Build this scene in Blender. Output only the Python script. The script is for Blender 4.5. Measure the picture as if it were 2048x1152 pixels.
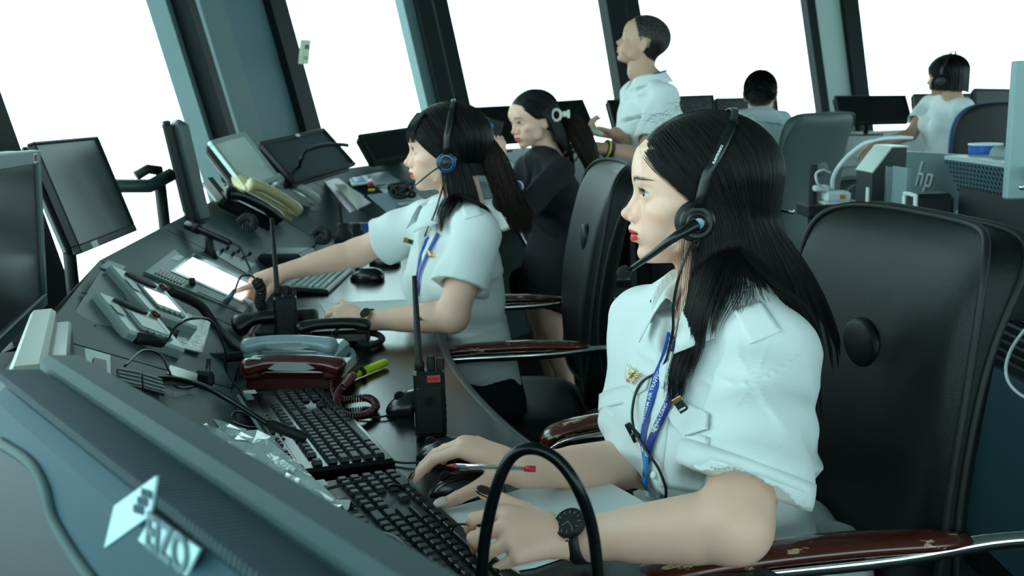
import bpy, bmesh, math, random
import numpy as np
from mathutils import Vector, Matrix, Euler
from mathutils.bvhtree import BVHTree

for _o in list(bpy.data.objects): bpy.data.objects.remove(_o)
SC = bpy.context.scene
COL = SC.collection
random.seed(7); RNG = np.random.default_rng(7)
PI = math.pi

# ---------------- camera, world, exposure ----------------
FPX = 1990.0
CAM_LOC = np.array([0.0, 0.0, 1.30])
cam_data = bpy.data.cameras.new('camera'); cam = bpy.data.objects.new('camera', cam_data); COL.objects.link(cam)
cam_data.sensor_width = 36.0; cam_data.lens = FPX / 2048 * 36.0
cam_data.clip_start = 0.05; cam_data.clip_end = 200
CAM_ROT = Matrix.Rotation(math.radians(90 - 10.7), 4, 'X') @ Matrix.Rotation(math.radians(-1.4), 4, 'Z')
cam.matrix_world = Matrix.Translation(Vector(CAM_LOC)) @ CAM_ROT
cam_data.dof.use_dof = True; cam_data.dof.focus_distance = 1.45; cam_data.dof.aperture_fstop = 9.0
SC.camera = cam
SC.view_settings.view_transform = 'Standard'; SC.view_settings.look = 'None'
SC.view_settings.gamma = 1.0; SC.view_settings.use_curve_mapping = False
SC.view_settings.exposure = 0.75
SC.cycles.max_bounces = 7; SC.cycles.transparent_max_bounces = 24
world = bpy.data.worlds.new('overcast_sky'); SC.world = world; world.use_nodes = True
_bg = world.node_tree.nodes['Background']
_bg.inputs[0].default_value = (0.71, 0.975, 1.0, 1); _bg.inputs[1].default_value = 2.3

_R3 = np.array(CAM_ROT.to_3x3())
def at(px, py, z=None, d=None):
    """world point seen at a pixel of the photograph, on the height z or at the depth d"""
    v = _R3 @ np.array([(px - 1024) / FPX, -(py - 576) / FPX, -1.0])
    t = (z - CAM_LOC[2]) / v[2] if z is not None else d
    return CAM_LOC + v * t
def V(*a): return np.array(a, float)
def nrm(v): v = np.asarray(v, float); return v / (np.linalg.norm(v) + 1e-12)

# ---------------- materials ----------------
def lin(h):
    if isinstance(h, str):
        h = h.lstrip('#'); c = [int(h[i:i+2], 16) / 255 for i in (0, 2, 4)]
        return tuple(x / 12.92 if x <= 0.04045 else ((x + 0.055) / 1.055) ** 2.4 for x in c)
    return tuple(h)
MATS = {}
def mat(name, col, rough=0.5, metal=0.0, var=0.08, bump=0.0, bscale=200.0, vscale=8.0, spec=0.5, coat=0.0, emit=0.0, alpha=1.0, trans=0.0, sub=0.0, sheen=0.0, attr=None, aniso=0.0):
    if name in MATS: return MATS[name]
    m = bpy.data.materials.new(name); m.use_nodes = True
    nt = m.node_tree; N = nt.nodes; L = nt.links
    b = N['Principled BSDF']; c = lin(col)
    b.inputs['Roughness'].default_value = rough; b.inputs['Metallic'].default_value = metal
    b.inputs['Specular IOR Level'].default_value = spec; b.inputs['Coat Weight'].default_value = coat
    b.inputs['Anisotropic'].default_value = aniso
    tc = N.new('ShaderNodeTexCoord')
    no = N.new('ShaderNodeTexNoise'); no.inputs['Scale'].default_value = vscale; no.inputs['Detail'].default_value = 3
    L.new(tc.outputs['Object'], no.inputs['Vector'])
    mx = N.new('ShaderNodeMix'); mx.data_type = 'RGBA'; mx.blend_type = 'MIX'
    L.new(no.outputs['Fac'], mx.inputs['Factor'])
    mx.inputs['A'].default_value = tuple(x * (1 - var) for x in c) + (1,)
    mx.inputs['B'].default_value = tuple(min(1, x * (1 + var)) for x in c) + (1,)
    out = mx.outputs['Result']
    if attr:
        at_ = N.new('ShaderNodeAttribute'); at_.attribute_name = attr
        m2 = N.new('ShaderNodeMix'); m2.data_type = 'RGBA'; m2.blend_type = 'MULTIPLY'; m2.inputs['Factor'].default_value = 1
        L.new(out, m2.inputs['A']); L.new(at_.outputs['Color'], m2.inputs['B']); out = m2.outputs['Result']
    L.new(out, b.inputs['Base Color'])
    if emit: L.new(out, b.inputs['Emission Color']); b.inputs['Emission Strength'].default_value = emit
    if bump:
        n2 = N.new('ShaderNodeTexNoise'); n2.inputs['Scale'].default_value = bscale; n2.inputs['Detail'].default_value = 2
        L.new(tc.outputs['Object'], n2.inputs['Vector'])
        bp = N.new('ShaderNodeBump'); bp.inputs['Strength'].default_value = bump; bp.inputs['Distance'].default_value = 0.002
        L.new(n2.outputs['Fac'], bp.inputs['Height']); L.new(bp.outputs['Normal'], b.inputs['Normal'])
    if sub:
        b.inputs['Subsurface Weight'].default_value = sub; b.inputs['Subsurface Scale'].default_value = 0.01
        b.inputs['Subsurface Radius'].default_value = (1.0, 0.4, 0.25)
    if sheen: b.inputs['Sheen Weight'].default_value = sheen
    if trans: b.inputs['Transmission Weight'].default_value = trans; b.inputs['IOR'].default_value = 1.3
    if alpha < 1:
        b.inputs['Alpha'].default_value = alpha
    MATS[name] = m; return m

# ---------------- objects ----------------
def tag(o, label=None, cat=None, group=None, kind=None):
    if label: o['label'] = label
    if cat: o['category'] = cat
    if group: o['group'] = group
    if kind: o['kind'] = kind
    return o
def thing(name, label, cat, loc=(0, 0, 0), group=None, rot=None):
    o = bpy.data.objects.new(name, None); COL.objects.link(o); o.empty_display_size = 0.05
    o.location = tuple(float(a) for a in loc)
    if rot is not None: o.rotation_euler = rot
    return tag(o, label, cat, group)
def adopt(o, parent):
    """parent while keeping world placement (geometry is written in world or parent-local coordinates)"""
    o.parent = parent
def mesh_obj(name, verts, faces, m=None, parent=None, smooth=False, world_in=False, kind=None, label=None):
    me = bpy.data.meshes.new(name)
    verts = np.asarray(verts, float).reshape(-1, 3)
    if parent is not None and world_in:
        Mi = np.array(wm(parent).inverted()); verts = verts @ Mi[:3, :3].T + Mi[:3, 3]
    if isinstance(faces, np.ndarray):
        n, k = faces.shape
        me.vertices.add(len(verts)); me.vertices.foreach_set('co', verts.ravel())
        me.loops.add(n * k); me.loops.foreach_set('vertex_index', faces.ravel().astype(np.int32))
        me.polygons.add(n); me.polygons.foreach_set('loop_start', np.arange(0, n * k, k, dtype=np.int32))
        me.polygons.foreach_set('loop_total', np.full(n, k, dtype=np.int32)); me.update(calc_edges=True)
    else:
        me.from_pydata([tuple(v) for v in verts], [], [tuple(f) for f in faces]); me.update()
    if smooth: me.polygons.foreach_set('use_smooth', np.ones(len(me.polygons), dtype=bool))
    if m is not None: me.materials.append(m)
    o = bpy.data.objects.new(name, me); COL.objects.link(o)
    if parent is not None: o.parent = parent
    if kind: o['kind'] = kind
    if label: o['label'] = label
    return o
def wm(o):
    M = Matrix.LocRotScale(o.location, o.rotation_euler.to_quaternion(), o.scale)
    return wm(o.parent) @ M if o.parent else M
def copy_tree(o, parent=None):
    c = o.copy(); COL.objects.link(c); c.parent = parent
    for ch in [x for x in COL.objects if x.parent == o]: copy_tree(ch, c)
    return c

def frame(f, up=(0, 0, 1)):
    """3x3 with columns: forward x, left y, up z"""
    f = nrm(f); l = nrm(np.cross(up, f)); u = np.cross(f, l)
    return np.stack([f, l, u], 1)

class MB:
    """collects shapes into one mesh; M is an optional 4x4 applied to what is added"""
    def __init__(s, M=None): s.v = []; s.f = []; s.n = 0; s.M = None if M is None else np.array(M); s.mi = []
    def add(s, v, f, mi=0):
        v = np.asarray(v, float).reshape(-1, 3)
        if s.M is not None: v = v @ s.M[:3, :3].T + s.M[:3, 3]
        s.v.append(v); s.f += [tuple(int(i) + s.n for i in q) for q in f]; s.mi += [mi] * len(f); s.n += len(v); return s
    def box(s, c, size, R=None, bev=0.0, mi=0, taper=None):
        hx, hy, hz = [a / 2 for a in size]; c = np.asarray(c, float)
        if bev <= 0:
            v = np.array([[x, y, z] for z in (-hz, hz) for y in (-hy, hy) for x in (-hx, hx)])
            if taper: v[4:, 0] *= taper[0]; v[4:, 1] *= taper[1]
            f = [(0, 2, 3, 1), (4, 5, 7, 6), (0, 1, 5, 4), (2, 6, 7, 3), (0, 4, 6, 2), (1, 3, 7, 5)]
        else:
            b = min(bev, hx * .98, hy * .98, hz * .98); v = []; idx = {}
            for sx in (-1, 1):
                for sy in (-1, 1):
                    for sz in (-1, 1):
                        for ax in range(3):
                            p = [sx * (hx - b), sy * (hy - b), sz * (hz - b)]; p[ax] += (sx, sy, sz)[ax] * b
                            idx[(sx, sy, sz, ax)] = len(v); v.append(p)
            v = np.array(v)
            if taper:
                t = (v[:, 2] + hz) / (2 * hz); v[:, 0] *= 1 + t * (taper[0] - 1); v[:, 1] *= 1 + t * (taper[1] - 1)
            f = []
            for ax in range(3):
                a1, a2 = [a for a in range(3) if a != ax]
                for sg in (-1, 1):
                    q = []
                    for (p1, p2) in ((-1, -1), (1, -1), (1, 1), (-1, 1)):
                        k = [0, 0, 0]; k[ax] = sg; k[a1] = p1; k[a2] = p2; q.append(idx[(*k, ax)])
                    if (sg > 0) != (ax != 1): q = q[::-1]
                    f.append(q)
            for ax in range(3):
                a1, a2 = [a for a in range(3) if a != ax]
                for p1 in (-1, 1):
                    for p2 in (-1, 1):
                        q = []
                        for (sg, w) in ((-1, a1), (1, a1), (1, a2), (-1, a2)):
                            k = [0, 0, 0]; k[ax] = sg; k[a1] = p1; k[a2] = p2; q.append(idx[(*k, w)])
                        if (p1 * p2 > 0) == (ax != 1): q = q[::-1]
                        f.append(q)
            for sx in (-1, 1):
                for sy in (-1, 1):
                    for sz in (-1, 1):
                        q = [idx[(sx, sy, sz, a)] for a in range(3)]
                        if sx * sy * sz < 0: q = q[::-1]
                        f.append(q)
        if R is not None: v = v @ np.asarray(R).T
        return s.add(v + c, f, mi)
    def tube(s, pts, r, n=8, cap=True, mi=0, flat=1.0, up=None):
        pts = np.asarray(pts, float); m = len(pts)
        r = np.full(m, r) if np.isscalar(r) else np.asarray(r, float)
        T = np.gradient(pts, axis=0); T /= np.linalg.norm(T, axis=1)[:, None] + 1e-12
        u = np.array(up if up is not None else ([0, 0, 1] if abs(T[0][2]) < .9 else [1, 0, 0]), float); v = []
        for i in range(m):
            u = u - T[i] * (u @ T[i]); u /= np.linalg.norm(u) + 1e-12; w = np.cross(T[i], u)
            for k in range(n):
                a = 2 * PI * k / n; v.append(pts[i] + r[i] * (math.cos(a) * w + flat * math.sin(a) * u))
        f = [(i * n + k, i * n + (k + 1) % n, (i + 1) * n + (k + 1) % n, (i + 1) * n + k) for i in range(m - 1) for k in range(n)]
        if cap: f += [tuple(range(n))[::-1], tuple(range((m - 1) * n, m * n))]
        return s.add(v, f, mi)
    def lathe(s, prof, n=20, c=(0, 0, 0), R=None, mi=0, sy=1.0):
        """prof: list of (radius, height) up the z axis"""
        v = []; m = len(prof)
        for (r, z) in prof:
            for k in range(n):
                a = 2 * PI * k / n; v.append((r * math.cos(a), r * math.sin(a) * sy, z))
        f = [(i * n + k, i * n + (k + 1) % n, (i + 1) * n + (k + 1) % n, (i + 1) * n + k) for i in range(m - 1) for k in range(n)]
        f += [tuple(range(n))[::-1], tuple(range((m - 1) * n, m * n))]
        v = np.array(v)
        if R is not None: v = v @ np.asarray(R).T
        return s.add(v + np.asarray(c), f, mi)
    def prism(s, poly, z0, z1, R=None, c=(0, 0, 0), mi=0):
        n = len(poly); v = [(x, y, z0) for x, y in poly] + [(x, y, z1) for x, y in poly]
        f = [tuple(range(n))[::-1], tuple(range(n, 2 * n))] + [(i, (i + 1) % n, n + (i + 1) % n, n + i) for i in range(n)]
        v = np.array(v, float)
        if R is not None: v = v @ np.asarray(R).T
        return s.add(v + np.asarray(c), f, mi)
    def slab(s, top, th, mi=0):
        """a plate from a planar loop of world points, thickness th downwards along its normal"""
        top = np.asarray(top, float); n = len(top)
        nn = nrm(sum(np.cross(top[i] - top.mean(0), top[(i + 1) % n] - top.mean(0)) for i in range(n)))
        v = np.vstack([top, top - nn * th])
        f = [tuple(range(n)), tuple(range(n, 2 * n))[::-1]] + [((i + 1) % n, i, n + i, n + (i + 1) % n) for i in range(n)]
        return s.add(v, f, mi)
    def grid(s, G, closed=False, mi=0):
        """G: (rows, cols, 3)"""
        G = np.asarray(G, float); a, b = G.shape[:2]
        f = [(i * b + j, i * b + (j + 1) % b, (i + 1) * b + (j + 1) % b, (i + 1) * b + j) for i in range(a - 1) for j in range(b if closed else b - 1)]
        return s.add(G.reshape(-1, 3), f, mi)
    def build(s, name, m, parent=None, smooth=False, world_in=False, auto=None, label=None, kind=None):
        v = np.vstack(s.v); ms = m if isinstance(m, (list, tuple)) else [m]
        o = mesh_obj(name, v, s.f, None, parent, smooth, world_in, kind, label)
        for q in ms: o.data.materials.append(q)
        if len(ms) > 1: o.data.polygons.foreach_set('material_index', np.array(s.mi, dtype=np.int32))
        if auto:
            o.data.polygons.foreach_set('use_smooth', np.ones(len(o.data.polygons), dtype=bool))
            bm = bmesh.new(); bm.from_mesh(o.data); bmesh.ops.recalc_face_normals(bm, faces=bm.faces[:])
            lim = math.radians(auto)
            for e in bm.edges: e.smooth = len(e.link_faces) == 2 and e.calc_face_angle(0) < lim
            bm.to_mesh(o.data); bm.free()
        return o

def spline(pts, n=24, closed=False):
    """Catmull-Rom through points"""
    P = np.asarray(pts, float)
    P = np.vstack([P[-1], P, P[0], P[1]]) if closed else np.vstack([2 * P[0] - P[1], P, 2 * P[-1] - P[-2]])
    k = len(P) - 3; out = []
    for s_ in np.linspace(0, k, n, endpoint=not closed):
        i = min(int(s_), k - 1); t = s_ - i; a, b, c, d = P[i:i + 4]
        out.append(.5 * ((2 * b) + (c - a) * t + (2 * a - 5 * b + 4 * c - d) * t * t + (-a + 3 * b - 3 * c + d) * t ** 3))
    return np.array(out)
def coil(path, R, r, turns, n=6, per=10):
    """helix tube wound around a path"""
    path = np.asarray(path); m = int(turns * per)
    T = np.gradient(path, axis=0); T /= np.linalg.norm(T, axis=1)[:, None]
    s_ = np.linspace(0, len(path) - 1, m); out = []; u = np.array([0, 0, 1.]) if abs(T[0][2]) < .9 else np.array([1., 0, 0])
    for j, q in enumerate(s_):
        i = min(int(q), len(path) - 2); t = q - i; p = path[i] * (1 - t) + path[i + 1] * t; tt = nrm(T[i] * (1 - t) + T[i + 1] * t)
        u = nrm(u - tt * (u @ tt)); w = np.cross(tt, u); a = 2 * PI * j / per
        out.append(p + R * (math.cos(a) * u + math.sin(a) * w))
    return MB().tube(out, r, n)
def text_mesh(name, txt, size, M, m, parent, ext=0.0004, world_in=True, align='CENTER', bold=0.0, xs=1.0):
    """flat lettering: M 4x4 places x along the text, y up, z out of the surface"""
    c = bpy.data.curves.new(name, 'FONT'); c.body = txt; c.size = size; c.extrude = ext; c.align_x = align; c.align_y = 'CENTER'; c.resolution_u = 3; c.offset = bold
    t = bpy.data.objects.new('tmp', c); COL.objects.link(t)
    dg = bpy.context.evaluated_depsgraph_get(); me = bpy.data.meshes.new_from_object(t.evaluated_get(dg))
    bpy.data.objects.remove(t); bpy.data.curves.remove(c)
    v = np.zeros(len(me.vertices) * 3); me.vertices.foreach_get('co', v); v = v.reshape(-1, 3); v[:, 0] *= xs
    f = [tuple(p.vertices) for p in me.polygons]; bpy.data.meshes.remove(me)
    M = np.array(M); v = v @ M[:3, :3].T + M[:3, 3]
    return mesh_obj(name, v, f, m, parent, world_in=world_in)
def TF(o, x, y=None, z=None):
    """4x4 from origin and axes (x along, z out); y is derived"""
    x = nrm(x); z = nrm(np.asarray(z) - x * (np.asarray(z) @ x)); y = np.cross(z, x)
    M = np.eye(4); M[:3, 0] = x; M[:3, 1] = y; M[:3, 2] = z; M[:3, 3] = o; return M

# ---------------- implicit bodies: smooth unions meshed by surface nets ----------------
def smin(a, b, k):
    if k <= 0: return np.minimum(a, b)
    h = np.clip(.5 + .5 * (b - a) / k, 0, 1); return b + (a - b) * h - k * h * (1 - h)
def smax(a, b, k): return -smin(-a, -b, k)
def cone(a, b, ra, rb, sx=1.0, ax=None):
    a = np.asarray(a, float); b = np.asarray(b, float); ab = b - a; L2 = ab @ ab + 1e-12
    if ax is not None: ax = nrm(ax)
    def f(P):
        q = P - a; t = np.clip(q @ ab / L2, 0, 1); w = q - t[:, None] * ab
        if ax is not None: w = w + (sx - 1) * (w @ ax)[:, None] * ax
        return np.sqrt((w * w).sum(1)) - (ra + t * (rb - ra))
    return f
def ell(c, r, R=None):
    c = np.asarray(c, float); r = np.asarray(r, float)
    def f(P):
        q = P - c
        if R is not None: q = q @ R
        k0 = np.sqrt(((q / r) ** 2).sum(1)); k1 = np.sqrt(((q / r ** 2) ** 2).sum(1)) + 1e-9
        return k0 * (k0 - 1) / k1
    return f
def rbox(c, h, r, R=None):
    c = np.asarray(c, float); h = np.asarray(h, float)
    def f(P):
        q = P - c
        if R is not None: q = q @ R
        d = np.abs(q) - (h - r); return np.sqrt((np.maximum(d, 0) ** 2).sum(1)) + np.minimum(d.max(1), 0) - r
    return f
def loft(st, n=2.0, axis_up=None):
    """stations: (centre, half width, half depth, forward dir). ellipses stacked along a bent axis"""
    C = np.array([s_[0] for s_ in st], float); W = np.array([s_[1] for s_ in st]); D = np.array([s_[2] for s_ in st])
    Fd = np.array([nrm(s_[3]) for s_ in st])
    def f(P):
        best = None
        for i in range(len(C) - 1):
            a, b = C[i], C[i + 1]; ab = b - a; L = math.sqrt(ab @ ab); q = P - a; t = q @ ab / (L * L); tc = np.clip(t, 0, 1)
            s_ = tc * tc * (3 - 2 * tc) * .4 + tc * .6
            w = W[i] + s_ * (W[i + 1] - W[i]); d = D[i] + s_ * (D[i + 1] - D[i]); fd = Fd[i] + tc[:, None] * (Fd[i + 1] - Fd[i])
            z = ab / L; fd = fd - (fd @ z)[:, None] * z; fd /= np.linalg.norm(fd, axis=1)[:, None]
            sd = np.cross(z, fd); r = q - tc[:, None] * ab; u = (r * sd).sum(1); v_ = (r * fd).sum(1); h = (t - tc) * L
            rho = (np.abs(u / w) ** n + np.abs(v_ / d) ** n) ** (1 / n)
            g = (rho - 1) * np.minimum(w, d); g = np.where(np.abs(h) > 0, np.sqrt(np.maximum(g, 0) ** 2 + h * h) + np.minimum(g, 0) * 0 + np.where(g < 0, 0, 0), g)
            best = g if best is None else smin(best, g, 0.01)
        return best
    return f
class SDF:
    def __init__(s): s.ops = []
    def u(s, f, k=0.0): s.ops.append(('u', f, k)); return s
    def sub(s, f, k=0.0): s.ops.append(('s', f, k)); return s
    def cut(s, f, k=0.0): s.ops.append(('i', f, k)); return s
    def off(s, f): s.ops.append(('o', f, 0)); return s
    def __call__(s, P):
        d = None
        for op, f, k in s.ops:
            g = f(P, d) if op == 'o' else f(P)
            d = g if (d is None or op == 'o') else (smin(d, g, k) if op == 'u' else smax(d, -g, k) if op == 's' else smax(d, g, k))
        return d
def nets(f, lo, hi, h, B=8, slack=1.5):
    lo = np.asarray(lo, float); hi = np.asarray(hi, float); nb = np.ceil((hi - lo) / (h * B)).astype(int) + 1
    def chunk(P):
        return np.concatenate([f(P[i:i + 200000]) for i in range(0, len(P), 200000)])
    ii = np.stack(np.meshgrid(*[np.arange(n) for n in nb], indexing='ij'), -1).reshape(-1, 3)
    cen = lo + (ii + .5) * h * B; d = chunk(cen); ii = ii[np.abs(d) < h * B * .87 * slack + .004]
    if not len(ii): raise RuntimeError('empty field')
    g = np.stack(np.meshgrid(*[np.arange(B + 1)] * 3, indexing='ij'), -1).reshape(-1, 3)
    N = (nb * B + 2).astype(np.int64)
    cid = lambda c: (c[..., 0] * N[1] + c[..., 1]) * N[2] + c[..., 2]
    vs = []; ids = []; quads = []
    offs = g.reshape(B + 1, B + 1, B + 1, 3)
    for s0 in range(0, len(ii), 256):
        blk = ii[s0:s0 + 256] * B
        corner = blk[:, None, :] + g[None]; D = f((lo + corner.reshape(-1, 3) * h)).reshape(len(blk), B + 1, B + 1, B + 1)
        c0 = blk[:, None, None, None, :] + offs[None, :B, :B, :B]
        cnt = np.zeros(D.shape[:1] + (B,) * 3); acc = np.zeros(cnt.shape + (3,))
        for ax in range(3):
            o1, o2 = [a for a in range(3) if a != ax]
            for a in (0, 1):
                for b in (0, 1):
                    st = [0, 0, 0]; st[o1] = a; st[o2] = b; en = list(st); en[ax] = 1
                    A = D[:, st[0]:st[0] + B, st[1]:st[1] + B, st[2]:st[2] + B]; E_ = D[:, en[0]:en[0] + B, en[1]:en[1] + B, en[2]:en[2] + B]
                    sg = (A < 0) != (E_ < 0); t = np.where(sg, A / (A - E_ + 1e-30), 0)
                    cnt += sg; p = np.zeros(acc.shape); p[..., o1] = a; p[..., o2] = b; p[..., ax] = t; acc += p * sg[..., None]
            # quads: edge from corner c along ax, cells around it
            A = D[:, :B, :B, :B]; en = [0, 0, 0]; en[ax] = 1; E_ = D[:, en[0]:en[0] + B, en[1]:en[1] + B, en[2]:en[2] + B]
            w = (A < 0) != (E_ < 0)
            if w.any():
                c = c0[w]; neg = (A < 0)[w]; e1 = np.zeros(3, int); e1[(ax + 1) % 3] = 1; e2 = np.zeros(3, int); e2[(ax + 2) % 3] = 1
                q = np.stack([cid(c - e1 - e2), cid(c - e2), cid(c), cid(c - e1)], 1); q[~neg] = q[~neg][:, ::-1]; quads.append(q)
        w = cnt > 0; vs.append(lo + (c0[w] + acc[w] / cnt[w][:, None]) * h); ids.append(cid(c0[w]))
    vs = np.vstack(vs); ids = np.concatenate(ids); quads = np.vstack(quads)
    o = np.argsort(ids); ids = ids[o]; vs = vs[o]
    k = np.clip(np.searchsorted(ids, quads), 0, len(ids) - 1); ok = (ids[k] == quads).all(1)
    return vs, k[ok]
def bounds(pts, pad): p = np.asarray(pts); return p.min(0) - pad, p.max(0) + pad
def paint(o, cols, name='tint'):
    a = o.data.color_attributes.new(name, 'FLOAT_COLOR', 'POINT')
    a.data.foreach_set('color', np.c_[cols, np.ones(len(cols))].astype(np.float32).ravel())
def noise3(P, s, seed=0):
    """cheap smooth pseudo noise"""
    r = np.random.default_rng(seed); d = np.zeros(len(P))
    for i in range(5):
        k = r.normal(size=3) * s; d += np.sin(P @ k + r.uniform(0, 6.28))
    return d / 5

# ---------------- people ----------------
SKIN = mat('skin_light', (0.86, 0.535, 0.405), 0.45, var=0.03, bump=0.05, bscale=900, sub=0.15, attr='tint', spec=0.4)
SKIN_T = mat('skin_tan', (0.56, 0.33, 0.225), 0.5, var=0.04, bump=0.05, bscale=900, sub=0.12, attr='tint', spec=0.4)
HAIRM = mat('black_hair', (0.006, 0.006, 0.0065), 0.36, var=0.3, vscale=60, spec=0.22)
HAIRB = mat('dark_brown_hair', (0.020, 0.012, 0.008), 0.40, var=0.35, vscale=40, spec=0.25)
HAIRG = mat('greying_hair', (0.09, 0.09, 0.085), 0.6, var=0.5, vscale=150)
SHIRT = mat('white_shirt_cotton', (0.78, 0.84, 0.84), 0.8, var=0.02, bump=0.25, bscale=1500, sheen=0.1)
EYEW = mat('eye_white', (0.50, 0.47, 0.45), 0.15, var=0.02, spec=0.6)
IRIS = mat('dark_iris', (0.02, 0.012, 0.008), 0.1, var=0.3, vscale=400)
DARKC = mat('dark_trousers', (0.008, 0.009, 0.013), 0.85, var=0.2)

def head_sdf(female=True, ears=True, chin=0.0, smile=0.0, fine=True):
    """local frame: x forward, y to the person's left, z up, origin between the ears at eye height, metres"""
    S = SDF(); w = 1.0 if female else 1.05
    S.u(ell((-.004, 0, .028), (.0985, .0745 * w, .084)))
    S.u(ell((-.022, 0, .020), (.083, .073 * w, .078)), .02)
    # face mask: lofted ellipses from brow to chin   z, front, back, half width
    st = [(.062, .082, -.03, .060), (.030, .0905, -.03, .0655), (.012, .0895, -.03, .0665), (-.004, .0835, -.03, .0665), (-.022, .0845, -.03, .0665),
          (-.045, .0865, -.025, .061), (-.062, .0850, -.010, .0545 * w), (-.077, .0815, .008, .0465 * w), (-.090, .0815, .024, .036 * w), (-.1005 - chin, .0765, .042, .024 * w)]
    Z = np.array([q[0] for q in st])[::-1]; Fr = np.array([q[1] for q in st])[::-1]; Bk = np.array([q[2] for q in st])[::-1]; Wd = np.array([q[3] for q in st])[::-1]
    def face(P):
        z = P[:, 2]; zc = np.clip(z, Z[0], Z[-1]); fr = np.interp(zc, Z, Fr); bk = np.interp(zc, Z, Bk); wd = np.interp(zc, Z, Wd)
        for dz in (-.008, .008):
            z2 = np.clip(zc + dz, Z[0], Z[-1]); fr = fr + np.interp(z2, Z, Fr); bk = bk + np.interp(z2, Z, Bk); wd = wd + np.interp(z2, Z, Wd)
        fr /= 3; bk /= 3; wd /= 3
        c = bk + (fr - bk) * .40; dx = P[:, 0] - c; ax = np.where(dx > 0, fr - c, c - bk)
        n = 2.25; rho = (np.abs(dx / ax) ** n + np.abs(P[:, 1] / wd) ** n) ** (1 / n)
        g = (rho - 1) * np.minimum(ax, wd); h = np.abs(z - (Z[0] + Z[-1]) / 2) - (Z[-1] - Z[0]) / 2
        return np.sqrt(np.maximum(g, 0) ** 2 + np.maximum(h, 0) ** 2) + np.minimum(np.maximum(g, h), 0)
    S.u(face, .012)
    # cheekbones, brow, chin, cheek fat, jaw corner
    for s_ in (-1, 1):
        S.u(ell((.058, s_ * .040, -.026), (.020, .020, .016)), .014)
        S.u(ell((.072, s_ * .022, .0185), (.016, .024, .0065 if female else .008)), .010)
        S.u(ell((.062, s_ * .030, -.055), (.020, .018, .022)), .016)
        S.u(ell((.020, s_ * .047 * w, -.066), (.020, .012, .018)), .016)
        S.sub(ell((.102, s_ * .026, -.001), (.013, .0125, .0085)), .012)
    S.u(ell((.0735, 0, -.0915 - chin), (.0155, .018, .0130)), .010)
    S.u(ell((.050, 0, -.086 - chin), (.030, .030, .018)), .014)
    S.u(ell((.0845, 0, .030), (.008, .040, .028)), .012)
    # nose
    S.u(cone((.0820, 0, .004), (.1010, 0, -.029), .0062, .0074), .009)
    S.u(ell((.1058, 0, -.0322), (.0074, .0076, .0066)), .006)
    S.u(cone((.1020, 0, -.0380), (.092, 0, -.0430), .0050, .0050), .005)
    for s_ in (-1, 1):
        S.u(ell((.0940, s_ * .0125, -.0378), (.0100, .0055, .0066)), .005)
        S.sub(ell((.0985, s_ * .0070, -.0448), (.0050, .0028, .0034)), .002)
    for s_ in (-1, 1): S.u(ell((.0855, s_ * .0110, -.0290), (.0110, .0085, .0130)), .006)
    # mouth mound and lips
    S.u(ell((.0825, 0, -.060), (.0160, .025, .019)), .010)
    for s_ in (-1, 1):
        S.u(cone((.0960, s_ * .0045, -.0550), (.0845, s_ * .0215, -.0610), .0062, .0026), .004)
        S.u(cone((.0930, s_ * .0030, -.0700), (.0845, s_ * .0185, -.0650), .0061, .0028), .004)
    S.sub(ell((.1045, 0, -.0485), (.0040, .0024, .0045)), .003)
    def slit(P):
        zz = -.0618 - .0012 * np.cos(P[:, 1] * 160) - smile * 4 * P[:, 1] ** 2 * -60
        return np.maximum(np.maximum(np.abs(P[:, 2] - zz) - .0007, np.abs(P[:, 1]) - .0215), np.maximum(.074 - P[:, 0], P[:, 0] - .12))
    S.sub(slit, .0022)
    S.sub(ell((.0935, 0, -.0800), (.0060, .013, .0045)), .006)
    # eyes: lids round the ball, then the opening
    for s_ in (-1, 1):
        c = np.array((.0725, s_ * .0310, -.001))
        S.u(ell(c, (.0136, .0150, .0128)), .004)
        def opening(P, c=c, s_=s_):
            y = (P[:, 1] - c[1]) * s_; z = P[:, 2] - c[2] - y * .10
            top = .0062 * (1 - (np.clip(np.abs(y), 0, .0140) / .0140) ** 2.2) + .0004; bot = .0040 * (1 - (np.clip(np.abs(y), 0, .0140) / .0140) ** 2) + .0002
            return np.maximum(np.maximum(z - top, -bot - z), np.maximum(np.abs(y) - .0140, c[0] + .001 - P[:, 0]))
        if fine: S.sub(opening, .0008)
    if ears:
        for s_ in (-1, 1):
            R = np.array(Euler((math.radians(-10) * s_, math.radians(-12), math.radians(24) * -s_)).to_matrix())
            S.u(ell((-.010, s_ * .0755 * w, -.016), (.0180, .0050, .0310), R), .004)
            S.sub(ell((-.007, s_ * .0805 * w, -.010), (.0095, .0045, .0190), R), .003)
    return S
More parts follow.
